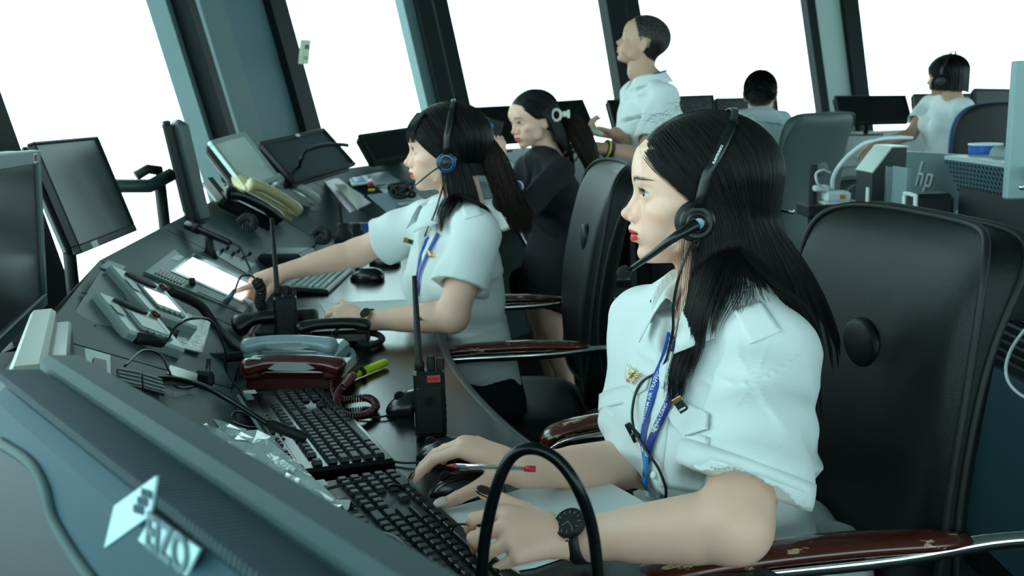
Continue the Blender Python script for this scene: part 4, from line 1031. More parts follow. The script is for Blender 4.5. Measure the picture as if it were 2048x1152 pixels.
    MB(M).prism([(-.0042, .0048), (.0042, .0048), (.0038, -.001), (.002, -.0045), (0, -.0062), (-.002, -.0045), (-.0038, -.001)], .002, .0032).build('shield', TEAL, wb, world_in=True)
    text_mesh('lettering', 'ATC', .0042, M @ np.array(Matrix.Translation((0, 0, .0036))), GOLD, wb)
    MB(M).box((0, -.0105, .001), (.012, .0035, .0016), bev=.0006).build('red_scroll', RED, wb, world_in=True)
    # rank pin
    p, n = D.hit(1373, 818, .009); n = nrm(n + V(0, -.5, 0)); ux = nrm(at(1388, 838, d=1.4) - at(1362, 800, d=1.4)); M = TF(p, ux, z=n)
    rp = thing('rank_pin', 'small dark blue and gold rectangular pin with white bars on the breast pocket', 'pin', p)
    MB(M).box((0, 0, 0), (.030, .0150, .002), bev=.0006).build('plate', GOLD, rp, world_in=True)
    MB(M).box((.002, 0, .0008), (.022, .0135, .0020)).build('enamel_field', mat('navy_enamel', '#12303f', .2), rp, world_in=True)
    for k in (0, 1): MB(M).box((.002 + .006 * k, -.0005, .0020), (.0022, .0100, .0012)).build('white_bar', WH, rp, world_in=True)
    # watch
    w = c['wr_n']; f = nrm(w - c['el_n']); wc = w - f * .008; wt = thing('wrist_watch', 'black round wrist watch on the wrist of the nearest woman', 'watch', wc)
    vd = nrm(at(1130, 1066, d=1.0) - wc); fn = nrm(V(-.10, -.55, .80)); fn = nrm(fn - f * (fn @ f)); sdv = np.cross(f, fn)
    G = []
    for a in np.linspace(0, 2 * PI, 41):
        d = fn * math.cos(a) + sdv * math.sin(a); G.append([wc + d * (.0305) + f * t for t in (-.0085, 0, .0085)])
    sheet('strap', np.array(G), mat('black_silicone_strap', '#0d1213', .55), wt, .0025)
    R = np.stack([f, np.cross(fn, f), fn], 1); cc = wc + fn * .0325
    MB().lathe([(.0185, -.003), (.0195, 0), (.0195, .005), (.0180, .0068), (.0172, .0062), (.0170, .0050)], 40, cc, R).build('case', BLK, wt, auto=40, world_in=True)
    dl = MB().lathe([(.0168, .0050), (.0168, .0056), (.001, .0056)], 32, cc, R).build('dial', mat('black_dial', '#10181a', .2), wt, world_in=True)
    b = MB()
    for k in range(12):
        a = 2 * PI * k / 12; d = R @ V(math.cos(a), math.sin(a), 0); b.box(cc + d * .0135 + fn * .0060, (.0036, .0008, .0005), R=np.stack([d, np.cross(fn, d), fn], 1))
    b.build('hour_marks', mat('rose_gold', '#b59a86', .3, metal=.8), dl, world_in=True)
    for (a, L) in ((.6, .009), (2.2, .012)):
        d = R @ V(math.cos(a), math.sin(a), 0); MB().box(cc + d * L / 2 + fn * .0064, (L, .0007, .0004), R=np.stack([d, np.cross(fn, d), fn], 1)).build('hand', mat('rose_gold', '#b59a86', .3), dl, world_in=True)
    MB().lathe([(.002, 0), (.0024, .002), (.0018, .0042)], 12, cc - (R @ V(0, 1, 0)) * .0195 * -1 + fn * .002, np.stack([f, fn, np.cross(f, fn) * -1], 1)).build('crown', CHROME, wt, world_in=True)
    # headset
    hd, cc, o, R, G = headset(None, 'black single-ear headset with boom microphone on the nearest woman', H, near, cup=(.016, -.036), yoff=.083, band_top=.116, r=.0255, padr=.0285, band_back=.062)
    cap = cc + o * .018
    micp = at(1252, 545, d=1.42); b0 = cc + o * .020
    path = spline([b0 + H.R @ V(.004, 0, -.002), at(1350, 474, d=1.345), at(1305, 508, d=1.37), at(1262, 538, d=1.41)], 24)
    MB().tube(path, np.r_[np.linspace(.0085, .0065, 8), np.linspace(.0060, .0038, 16)], 10).build('boom', DARK, hd, smooth=True, world_in=True)
    MB().lathe([(.0005, -.0105), (.006, -.0095), (.0098, -.004), (.0100, .003), (.0075, .0085), (.0005, .0105)], 18, at(1248, 545, d=1.415), frame(nrm(V(.9, -.1, .5)))[:, [1, 2, 0]]).build('microphone_foam', mat('foam_black', '#0b0f10', .95, bump=.6, bscale=1800), hd, smooth=True, world_in=True)
    MB().lathe([(.0105, 0), (.0115, .003), (.009, .0065), (.001, .0075)], 24, cc + o * .014, R, sy=1.0).build('boom_pivot', DARK, hd, smooth=True, world_in=True)
    MB().lathe([(.0075, 0), (.0075, .001), (.001, .0014)], 24, cc + o * .0225, R).build('grey_cap', mat('cap_grey', '#6f8a92', .3, metal=.5), hd, world_in=True)
    mid = G[9][1]; T = nrm(G[12][1] - G[6][1]); nn = nrm(np.cross(T, G[9][2] - G[9][0])); nn = nn if nn @ o > 0 else -nn
    text_mesh('lettering', 'PLANTRONICS', .0046, TF(G[7][1] + nn * .0026, T, z=nn), WH, hd, bold=.0001)
    MB().box(G[16][1] + nn * .0005, (.018, .002, .010), R=np.stack([G[9][2] - G[9][0], nn, T], 1) / np.array([np.linalg.norm(G[9][2] - G[9][0]), 1, 1])).build('band_slider', DARK, hd, world_in=True)
    cb = spline([cc + o * .012 + H.R @ V(.0, 0, -.028), at(1383, 492, d=1.345), at(1360, 545, d=1.34), at(1347, 610, d=1.36), at(1345, 665, d=1.38), D.hit(1322, 735, .006)[0], D.hit(1287, 770, .006)[0], D.hit(1274, 815, .008)[0], D.hit(1284, 868, .012)[0], D.hit(1310, 900, .012)[0], D.hit(1330, 940, .008)[0], D.hit(1333, 985, .006)[0], D.hit(1332, 1030, .02)[0], D.hit(1332, 1060, .02)[0]], 110)
    MB().tube(cb, .0021, 7).build('cable', DARK, hd, smooth=True, world_in=True)
    MB().tube([cc + o * .010 + H.R @ V(.0, 0, -.022), cc + o * .011 + H.R @ V(.002, 0, -.040)], [.0055, .0035], 10).build('strain_relief', DARK, hd, smooth=True, world_in=True)
    p, n = D.hit(1282, 872, .014); M = TF(p, nrm(at(1296, 893, d=1.4) - at(1272, 858, d=1.4)), z=nrm(n + V(0, -.6, 0))); b = MB(M)
    b.box((0, .004, 0), (.030, .004, .006), R=np.array(Matrix.Rotation(.14, 3, 'Z')), bev=.001); b.box((0, -.004, 0), (.030, .004, .006), R=np.array(Matrix.Rotation(-.14, 3, 'Z')), bev=.001); b.box((.004, 0, .001), (.008, .010, .009), bev=.002)
    b.build('cable_clip', mat('dark_steel', '#2c3336', .3, metal=.8), hd, world_in=True)
    MB().lathe([(.0016, 0), (.0016, .0012), (.0003, .0015)], 10, H.w((.040, near * .0585, -.066)), frame(H.R @ V(0, near, 0))[:, [1, 2, 0]]).build('mole', HAIRM, root, world_in=True)
    # trousers under the shirt, on the chair
    T = SDF(); h = c['hip']; kd = nrm(V(-.97, -.15, 0))
    T.u(loft([(h + V(0, 0, .045), .158, .125, tf), (h + V(.01, 0, -.03), .180, .150, tf)], 2.2)); 
    for s_ in (-1, 1):
        a = h + sd * .085 * s_ + V(0, 0, -.02); k = a + kd * .42 + V(0, 0, .02); T.u(cone(a, k, .088, .062), .04); T.u(cone(k, k + V(.03, 0, -.46), .060, .045), .02)
        c_ = k + V(.0, 0, -.50)
    v, f = nets(T, *bounds([h + kd * .55, h - kd * .2, h + V(0, .3, -.58), h + V(0, -.3, .1)], .05), .008)
    mesh_obj('trousers', v, f, DARKC, root, smooth=True, world_in=True)
woman_one_details(W1)

# ---------------- chairs ----------------
LEATH = mat('black_leather', '#0b1011', 0.42, var=.12, bump=.35, bscale=800, spec=.30)
LEATG = mat('grey_green_leather', '#3e4f4f', 0.5, var=.08, bump=.3, bscale=420)
def _wood():
    m = mat('worn_varnished_wood', '#4a1c12', 0.22, var=.25, vscale=30, coat=.6); nt = m.node_tree; b = nt.nodes['Principled BSDF']
    src = b.inputs['Base Color'].links[0].from_socket
    tc = nt.nodes.new('ShaderNodeTexCoord'); mp = nt.nodes.new('ShaderNodeMapping'); mp.inputs['Scale'].default_value = (18, 60, 60)
    n = nt.nodes.new('ShaderNodeTexNoise'); n.inputs['Scale'].default_value = 1.0; n.inputs['Detail'].default_value = 5; n.inputs['Roughness'].default_value = .7
    r = nt.nodes.new('ShaderNodeValToRGB'); r.color_ramp.elements[0].position = .60; r.color_ramp.elements[1].position = .62
    mx = nt.nodes.new('ShaderNodeMix'); mx.data_type = 'RGBA'; mx.inputs['B'].default_value = lin('#b79f80') + (1,)
    nt.links.new(tc.outputs['Object'], mp.inputs['Vector']); nt.links.new(mp.outputs[0], n.inputs['Vector']); nt.links.new(n.outputs['Fac'], r.inputs[0]); nt.links.new(r.outputs[0], mx.inputs['Factor'])
    nt.links.new(src, mx.inputs['A']); nt.links.new(mx.outputs['Result'], b.inputs['Base Color']); return m
WOOD = _wood()
def chair(label, loc, heading, backtop=1.10, width=.54, seat=.47, mt=None, group=None, recline=8, arms=(1, 1), bh=None, lumbar=.93, arm_z=.66, seat_off=.0, back_x=-.24, wf=1.0, lum=(.050, .036), crest=.075):
    """executive chair: local x forward, y left. parts: backrest, piping, lumbar button, seat, arms with wooden pads, column, five-star base with castors"""
    mt = mt or LEATH; rot = Euler((0, 0, heading)); root = thing('office_chair', label, 'chair', loc, group, rot)
    z0 = seat + .02; Hh = backtop - z0; th0 = .075
    def bp(u, v, side):   # u -1..1 across, v 0..1 up; side 1 front, -1 back
        wv = width / 2 * (.86 + .14 * math.sin(min(1, v * 1.35) * PI * .62) ) * wf
        x = back_x - math.tan(math.radians(recline)) * v * Hh + .035 * math.sin(v * PI * 1.1) * 1 - .030 * (1 - u * u) * 1 - crest * max(0, v - .80) ** 2 * 6
        th = th0 * max(0.0, 1 - abs(u) ** 7) ** .5 * max(0.0, 1 - max(0, (v - .5) * 2) ** 9) ** .5 * max(.0, 1 - max(0, (.5 - v) * 2) ** 9) ** .5
        return (x + side * (th / 2 + .006), u * wv, z0 + v * Hh)
    n = 33; out = []; R_ = .16
    def rr(u, v):   # rounded outline: pull the corners in
        y = u; z = v * 2 - 1; k = 7.0 if z > 0 else 5.0; a = max(abs(y), abs(z)); b = (abs(y) ** k + abs(z) ** k) ** (1 / k)
        s_ = a / b if b > 1e-6 else 1; return y * s_, (z * s_ + 1) / 2
    for side in (1, -1):
        G = np.array([[bp(*rr(i / (n - 1) * 2 - 1, j / (n - 1)), side) for i in range(n)] for j in range(n)]); out.append(G)
    b = MB(); b.grid(out[0]); b.grid(out[1][:, ::-1])
    rim = lambda G: np.vstack([G[0, :], G[1:, -1], G[-1, -2::-1], G[-2:0:-1, 0]])
    A, B_ = rim(out[0]), rim(out[1]); b.grid(np.stack([B_, A], 0), closed=True)
    bk = b.build('backrest', mt, root, smooth=True)
    pp = A * .5 + B_ * .5; MB().tube(np.vstack([A, A[:1]]) + V(.002, 0, 0), .0055, 6, cap=False).build('piping', BLK if mt is LEATH else mt, bk, smooth=True)
    MB().tube(np.vstack([B_, B_[:1]]) - V(.002, 0, 0), .0055, 6, cap=False).build('piping', BLK if mt is LEATH else mt, bk, smooth=True)
    lv = (lumbar - z0) / Hh; c = np.array(bp(0, lv, 1)); cb = c.copy()
    MB().lathe([(1.03, -.25), (1.0, .10), (.90, .28), (.6, .42), (.001, .48)], 28, (0, 0, 0)).v
    for sd_ in (1, -1):
        q = np.array(bp(0, lv, sd_)); g = MB(); L = [(1.05, -.020), (1.04, .000), (.96, .0060), (.8, .0085), (.4, .0105), (.001, .011)]
        vs = []
        R = np.array([[0, 0, 1.0 * sd_], [1, 0, 0], [0, 1, 0]]); g.lathe([(r * lum[0], h) for r, h in L], 28, q, R, sy=lum[1] / lum[0]); g.build('lumbar_button', mt, bk, smooth=True)
    # seat cushion
    sw = .50; s_ = MB(); G = []
    for (r, h) in [(.0, .052), (.5, .056), (.82, .050), (.96, .034), (1.0, .008), (1.0, -.030), (.95, -.045), (.0, -.050)]:
        row = []
        for a in np.linspace(0, 2 * PI, 41)[:-1]:
            ca, sa = math.cos(a), math.sin(a); k = (abs(ca) ** 5 + abs(sa) ** 5) ** (-1 / 5); row.append((seat_off + .02 + .25 * ca * k * max(r, .001), .25 * sa * k * max(r, .001), seat + h - .03 + (-.02 * max(0, ca * k * r) ** 3)))
        G.append(row)
    s_.grid(np.array(G)[::-1], closed=True); s_.build('seat', mt, root, smooth=True)
    for sy in (-1, 1):
        if not arms[0 if sy < 0 else 1]: continue
        yy = sy * (width / 2 + .015)
        path = spline([(-.42 + .06, yy * 1.0, arm_z + .0), (-.24, yy, arm_z + .005), (-.10, yy, arm_z - .006), (.16, yy, arm_z - .012), (.235, yy, arm_z - .035), (.22, yy * .99, arm_z - .08), (.10, yy * .96, seat - .03), (.04, yy * .80, seat - .055)], 40)
        a = MB().tube(path, .011, 10).build('arm_frame', CHROME, root, smooth=True)
        w = MB(); pts = spline([(-.20, yy, arm_z + .012), (-.05, yy, arm_z + .018), (.12, yy, arm_z + .014), (.215, yy, arm_z + .0), (.248, yy, arm_z - .024)], 24)
        tt = np.linspace(0, 1, 24); w.tube(pts, .027 * (1 - np.abs(tt * 2 - 1) ** 8 * .5), 14, flat=.50); w.build('wooden_arm_pad', WOOD, root, smooth=True)
    MB().tube([(0, 0, .09), (0, 0, seat - .06)], .028, 14).build('gas_column', BLK, root, smooth=True)
    MB().box((-.12, 0, seat - .055), (.40, .09, .035), bev=.006).build('tilt_mechanism', BLK, root)
    for k in range(5):
        a = 2 * PI * k / 5 + .3; d = V(math.cos(a), math.sin(a), 0); l = MB().tube([d * .02 + V(0, 0, .11), d * .30 + V(0, 0, .075)], [.026, .016], 8).build('base_leg', CHROME if False else BLK, root, smooth=True)
        MB().lathe([(.026, -.022), (.028, -.015), (.028, .015), (.026, .022)], 14, d * .30 + V(0, 0, .029), np.array([[-d[1], 0, d[0]], [d[0], 0, d[1]], [0, 1, 0]]).astype(float) if False else frame(d)[:, [0, 2, 1]]).build('castor', BLK, root, smooth=True)
    return root
c1 = chair('black leather chair with worn wooden arms behind the nearest woman', (.330, 1.42, 0), PI + .14, backtop=1.12, width=.525, recline=2, back_x=-.215, lumbar=.93, arm_z=.73)
c2 = chair('black leather chair with worn wooden arms behind the pointing woman', (-.03, 2.66, 0), PI + .05, backtop=1.13, width=.56, recline=5, back_x=-.23, lumbar=.93, arm_z=.69)
c3 = chair('empty black leather chair just in front of the dark-jacketed woman', (.26, 4.75, 0), PI + .05, backtop=1.15, width=.56, recline=5, arm_z=.76)
c4 = chair('grey-green leather chair behind the seated short-haired man', (1.36, 5.2, 0), PI * .70, backtop=1.20, width=.50, recline=4, mt=LEATG, arm_z=.74)

# blue office chair of the far seated woman
def task_chair(label, loc, heading):
    root = thing('office_chair', label, 'chair', loc, None, Euler((0, 0, heading))); BK = mat('dark_chair_shell', '#0b1013', .6); BC = mat('blue_chair_fabric', '#1d4d86', .9)
    G = []
    for j in range(15):
        row = []
        for i in range(17):
            u = i / 8 - 1; v_ = j / 14; k = 3.2; zz = v_ * 2 - 1; a = max(abs(u), abs(zz)); bb = (abs(u) ** k + abs(zz) ** k) ** (1 / k); s_ = a / bb if bb > 1e-6 else 1; row.append((-.23 + .05 * (u * s_) ** 2, u * s_ * .235, .77 + (zz * s_ + 1) / 2 * .46))
        G.append(row)
    o = MB().grid(np.array(G)).build('back_shell', BK, root, smooth=True); q = o.modifiers.new('s', 'SOLIDIFY'); q.thickness = .02; q.offset = 0
    o = MB().grid(np.array(G) * V(1, .96, 1) + V(.030, 0, 0)).build('back_cushion', BC, root, smooth=True); q = o.modifiers.new('s', 'SOLIDIFY'); q.thickness = .035; q.offset = 0
    MB().lathe([(.22, -.035), (.245, 0), (.235, .025), (.15, .04), (.001, .04)], 32, (0, 0, .62)).build('seat', BC, root, smooth=True)
    MB().tube([(-.06, 0, .58), (-.24, 0, .60), (-.26, 0, .82)], .022, 8).build('back_bar', BLK, root, smooth=True); MB().tube([(0, 0, .09), (0, 0, .60)], .026, 12).build('gas_column', BLK, root, smooth=True)
    for k in range(5): a = 2 * PI * k / 5; d = V(math.cos(a), math.sin(a), 0); MB().tube([d * .02 + V(0, 0, .10), d * .28 + V(0, 0, .07)], [.024, .015], 8).build('base_leg', BLK, root, smooth=True); MB().lathe([(.024, -.02), (.026, 0), (.024, .02)], 12, d * .28 + V(0, 0, .027), frame(d)[:, [0, 2, 1]]).build('castor', BLK, root, smooth=True)
    return root
task_chair('blue and black task chair behind the far seated woman', (at(1948, 300, d=5.1)[0], 5.25, 0), PI * .60)

# ---------------- things on the console ----------------
SILV = mat('silver_plastic', '#9fb0b0', .35, metal=.25); GREYP = mat('grey_plastic', '#6c7f80', .45); BEIGE = mat('beige_plastic', '#b9b083', .4); OFFW = mat('offwhite_plastic', '#b6c2ba', .35)
MAROON = mat('maroon_plastic', '#4a0f14', .22, coat=.5); LBLUE = mat('pale_blue_grey_plastic', '#8ea6ac', .3, coat=.3); KEYM = mat('black_keycap', '#141a1b', .38, bump=.1, bscale=900, spec=.4)
LCDL = mat('lit_pale_lcd', '#d8efe8', .3, emit=.9); LCDG = mat('green_grey_lcd', '#8fa49a', .3); CLEAR = mat('clear_plastic', '#b8c8c8', .12, trans=.85)
YLAB = mat('yellow_label', '#d6cf2a', .5); WLAB = mat('white_label', '#dfe8ea', .6); RLAB = mat('red_label', '#c8433c', .6)
def deskT(px, py, ang, z=ZW): p = at(px, py, z=z); M = Matrix.Translation(Vector(p)) @ Matrix.Rotation(ang, 4, 'Z'); return np.array(M), p
def corners_T(a, b, z):
    """frame at the midpoint of two pixels on height z, x running from a to b"""
    A, B_ = at(*a, z=z), at(*b, z=z); return TF((A + B_) / 2, B_ - A, z=V(0, 0, 1)), np.linalg.norm(B_ - A)
_kc = {}
def keycap(w, m, wd=.0155, h=.0075):
    k = (round(w, 3), m.name, wd, h)
    if k not in _kc:
        b = MB(); b.box((0, 0, h / 2), (w, wd, h), bev=.0012, taper=(1 - .0045 / w, .74)); o = b.build('key', m); _kc[k] = o.data; bpy.data.objects.remove(o)
    return _kc[k]
def keyboard(label, M, L=.445, Dp=.150, body=None, km=None, media=True, u=.0188, group=None, y0=.0, sticker=False, rim=None, tilt=3):
    """local x from Esc side to number pad, y away from the user"""
    M = M @ np.array(Matrix.Rotation(math.radians(tilt), 4, 'X')); root = thing('keyboard', label, 'keyboard', M[:3, 3], group)
    B_ = MB(M); B_.box((0, 0, .008), (L, Dp, .016), bev=.005); B_.box((0, Dp / 2 - .010, .014), (L * .99, .022, .010), bev=.004); B_.build('body', body or DARK, root, world_in=True)
    if rim: MB(M).tube([(-L / 2 + .004, Dp / 2 + .001, .010), (L / 2 - .004, Dp / 2 + .001, .010)], .0035, 6).build('edge_trim', rim, root, world_in=True)
    km = km or KEYM; M0 = np.array(wm(root).inverted()) @ M
    x0 = -L / 2 + .012; yb = -Dp / 2 + .012 + y0
    def put(x, y, w, r=None, hgt=None):
        o = bpy.data.objects.new('key', keycap(w * u - .0022, km)); COL.objects.link(o); o.parent = root; o.matrix_local = Matrix((M0 @ np.array(Matrix.Translation((x0 + (x + w / 2) * u, yb + (y + .5) * u, .0155)))).tolist())
    rows = [[1.25, 1.25, 1.25, 6.25, 1.25, 1.25, 1.25, 1.25], [2.25] + [1] * 10 + [2.75], [1.75] + [1] * 11 + [2.25], [1.5] + [1] * 12 + [1.5], [1] * 13 + [2]]
    for j, r in enumerate(rows):
        x = 0
        for w in r: put(x, j, w); x += w
    for k in range(13): put([0, 2, 3, 4, 5, 6.5, 7.5, 8.5, 9.5, 11, 12, 13, 14][k], 5.25, 1)
    for k in range(3):
        put(15.3 + k, 0, 1); put(15.3 + k, 3, 1); put(15.3 + k, 4, 1); put(15.3 + k, 5.25, 1)
    put(16.3, 1, 1)
    for j in range(5):
        for k in range(4):
            if (j, k) in ((0, 1),): continue
            put(18.6 + k, j, 1 if (j, k) != (0, 0) else 2)
    if media:
        o_ = MB(M)
        for k in range(9): o_ = MB(M); o_.box((-L / 2 + .05 + k * .016 + (k // 3) * .02, Dp / 2 - .010, .0205), (.011, .006, .004), bev=.001); o_.build('media_button', DARK, root, world_in=True)
        for k in range(8): o_ = MB(M); o_.box((-L / 2 + .16 + k * .020, Dp / 2 - .021, .0165), (.013, .006, .004), bev=.001); o_.build('media_button', DARK, root, world_in=True)
        MB(M).box((L / 2 - .045, Dp / 2 - .010, .0196), (.05, .014, .001)).build('status_window', GREYP, root, world_in=True)
    if sticker: MB(M).box((L / 2 - .018, Dp / 2 - .018, .0196), (.024, .022, .001)).build('pale_sticker', WLAB, root, world_in=True)
    return root, M
# keyboard one
Mk, Lk = corners_T((697, 960), (560, 787), .742); keyboard('black multimedia keyboard with number pad lying beside the red telephone', Mk, L=.468, Dp=.165, rim=mat('pale_edge_trim', '#8fa6ac', .25), body=mat('glossy_black_plastic', '#0e1314', .2), sticker=True)
A_, B_ = at(706, 973, z=.742), at(1010, 1290, z=.742); Mk2 = TF((A_ + (B_ - A_) * .5), A_ - B_, z=V(0, 0, 1)); c_ = at(706, 973, z=.742) - nrm(A_ - B_) * .222; Mk2[:3, 3] = c_
keyboard('black keyboard with white sticker at the bottom of the photo under the tangled cable', Mk2, L=.445, Dp=.150, media=False, body=mat('satin_black_plastic', '#1c2526', .4), sticker=True)
Mk, Lk = corners_T((600, 585), (640, 541), .742); Mk3 = Mk.copy(); Mk3[:3, 3] = (at(555, 580, z=.745) + at(697, 536, z=.745)) / 2
A_, B_ = at(600, 586, z=.745), at(655, 541, z=.745); Mk3 = TF((A_ + B_) / 2 + V(.012, 0, 0), B_ - A_, z=V(0, 0, 1))
keyboard('small pale grey keyboard under the outstretched arm of the pointing woman', Mk3, L=.42, Dp=.150, media=False, body=DARK, km=mat('pale_keycap', '#9db0ac', .45), tilt=5)
def mouse(label, px, py, ang, L=.112, W_=.062, H_=.037, m=None, z=ZW, M=None):
    if M is None: M, p = deskT(px, py, ang, z)
    root = thing('computer_mouse', label, 'mouse', M[:3, 3]); G = []
    for v_ in np.linspace(0, 1, 13):
        row = []; ph = v_ * PI / 2
        for a in np.linspace(0, 2 * PI, 37)[:-1]:
            ca, sa = math.cos(a), math.sin(a); k = (abs(ca) ** 2.5 + abs(sa) ** 2.5) ** (-1 / 2.5); r = math.cos(ph) ** .75 if v_ < 1 else 0; x = L / 2 * ca * k * r; y = W_ / 2 * sa * k * r * (1 - .10 * ca)
            row.append((x - .006 * v_, y, .004 + H_ * math.sin(ph) * (1 - .25 * max(0, x / (L / 2)) ** 2)))
        G.append(row)
    G = [[(p[0] * .96, p[1] * .96, 0.0) for p in G[0]]] + G
    MB(M).grid(np.array(G), closed=True).build('shell', m or mat('gloss_black_mouse', '#0c1011', .22), root, smooth=True, world_in=True)
    MB(M).tube([(L * .08, 0, H_ * 1.04), (L * .30, 0, H_ * .88), (L * .44, 0, H_ * .5)], .0012, 5).build('button_seam', BLK, root, world_in=True)
    MB(M).lathe([(.009, -.003), (.010, 0), (.009, .003)], 18, (L * .27, 0, H_ * .86), np.array([[1, 0, 0], [0, 0, 1], [0, 1, 0]], float)).build('scroll_wheel', BLK, root, world_in=True)
    return root, M
def cable(name, label, pts, r=.0022, n=60, m=None, cat='cable', parent=None):
    o = MB().tube(spline(pts, n), r, 7).build(name, m or DARK, parent, smooth=True, world_in=parent is not None)
    if parent is None: tag(o, label, cat)
    return o
r_, M = mouse('black mouse with a white paper label standing beyond the writing hand', 900, 925, PI * .93)
MB(M @ np.array(Matrix.Rotation(-.25, 4, 'Y'))).box((-.028, .0, .0335), (.020, .040, .0008)).build('paper_label', WLAB, r_, world_in=True)
text_mesh('lettering', 'RAIN', .012, M @ np.array(Matrix.Rotation(-.25, 4, 'Y')) @ np.array(Matrix.Translation((-.028, 0, .0346))) @ np.array(Matrix.Rotation(-PI / 2, 4, 'Z')), INKB, r_)
r2_, M = mouse('black mouse with yellow label under the right hand of the nearest woman', 935, 992, PI * 1.04, H_=.036)
MB(M @ np.array(Matrix.Rotation(-.15, 4, 'Y'))).box((-.026, -.004, .0345), (.026, .034, .0010)).build('yellow_label', YLAB, r2_, world_in=True)
r3_, M = mouse('black mouse half hidden behind the red-labelled hand radio', 832, 822, PI * 1.1)
mouse('glossy black mouse on the bright desk below the outstretched arm', 735, 560, PI * .98)
mouse('black mouse further back on the desk behind the glossy one', 770, 530, PI * 1.0)
cable('mouse_cable', None, [at(845, 925, z=.746), at(800, 925, z=.744), at(760, 915, z=.744), at(725, 890, z=.744), at(700, 870, z=.745)], .0019, parent=r_)
cable('mouse_cable', None, [at(872, 1000, z=.748), at(840, 995, z=.745), at(815, 980, z=.75), at(790, 970, z=.765), at(775, 975, z=.768)], .0019, parent=r2_)
cable('mouse_cable', None, [at(790, 828, z=.746), at(750, 835, z=.744), at(700, 832, z=.744), at(660, 830, z=.744)], .0019, parent=r3_)
# paper pad under the hands
pad = MB(); q = [at(862, 1025, z=ZW + .006), at(1150, 950, z=ZW + .006), at(1196, 952, z=ZW + .006), at(1345, 1035, z=ZW + .006), at(1070, 1128, z=ZW + .006), at(1010, 1138, z=ZW + .006)]
pad.slab(q[::-1] if np.cross(q[1] - q[0], q[2] - q[1])[2] < 0 else q, .005); tag(pad.build('paper_pad', PAPER), 'pad of plain white paper under the forearms of the nearest woman', 'paper')
q = [at(640, 606, z=ZW + .004), at(828, 598, z=ZW + .004), at(838, 640, z=ZW + .004), at(660, 640, z=ZW + .004)]
tag(MB().slab(q[::-1], .004).build('paper_pad', PAPER), 'white paper pad under the watch hand of the pointing woman', 'paper')
# pen held in the fingers
pa, pb = at(912, 932, z=.815), at(1070, 938, z=.822); pn_ = thing('pen', 'clear ballpoint pen with red cap end held between the fingers', 'pen', (pa + pb) / 2); d = nrm(pb - pa)
MB().tube([pa, pa + d * .10], .0038, 8).build('barrel', CLEAR, pn_, smooth=True, world_in=True)
MB().tube([pa + d * .002, pb - d * .004], .0013, 6).build('ink_tube', RED, pn_, smooth=True, world_in=True)
MB().tube([pb - d * .014, pb], .0042, 10).build('end_cap', RED, pn_, smooth=True, world_in=True); MB().tube([pa + d * .10, pb - d * .012], .0038, 8).build('barrel_end', CLEAR, pn_, smooth=True, world_in=True)
MB().tube([pa - d * .014, pa - d * .004, pa + d * .001], [.0006, .003, .0038], 10).build('tip', RED, pn_, smooth=True, world_in=True)
# push-to-talk stub in the left hand
pa, pb = at(935, 1048, z=.800), at(985, 1030, z=.812); pt = thing('push_button', 'black push-to-talk stub with thin cable in the left hand', 'button', pa); d = nrm(pb - pa)
MB().tube([pa, pa + d * .010, pa + d * .012, pb], [.004, .005, .0085, .0085], 12).build('grip', DARK, pt, smooth=True, world_in=True)
cable('thin_cable', None, [pa, at(912, 1050, z=.79), at(903, 1070, z=.76), at(915, 1100, z=.752), at(950, 1135, z=.75), at(985, 1180, z=.75)], .0016, parent=pt)
# highlighter
pa, pb = at(704, 752, z=ZW + .011), at(772, 724, z=ZW + .011); hl = thing('highlighter', 'fluorescent yellow-green highlighter pen lying on the worktop', 'marker', (pa + pb) / 2); d = nrm(pb - pa)
FY = mat('fluorescent_yellow', '#c6e010', .3, emit=0.0); MB().tube([pa + d * .032, pa + d * .034, pb - d * .004, pb], [.007, .0098, .0098, .0085], 16, flat=.85).build('barrel', FY, hl, smooth=True, world_in=True)
MB().tube([pa, pa + d * .002, pa + d * .028], [.007, .0095, .0100], 16, flat=.85).build('cap', FY, hl, smooth=True, world_in=True)
MB().tube([pa + d * .022, pa + d * .036], .0104, 16, flat=.85).build('cap_collar', BLK, hl, smooth=True, world_in=True)
MB().tube([pa + d * .02 + V(0, 0, .010), pa + d * .05 + V(0, 0, .012)], .0022, 6).build('clip', BLK, hl, world_in=True)
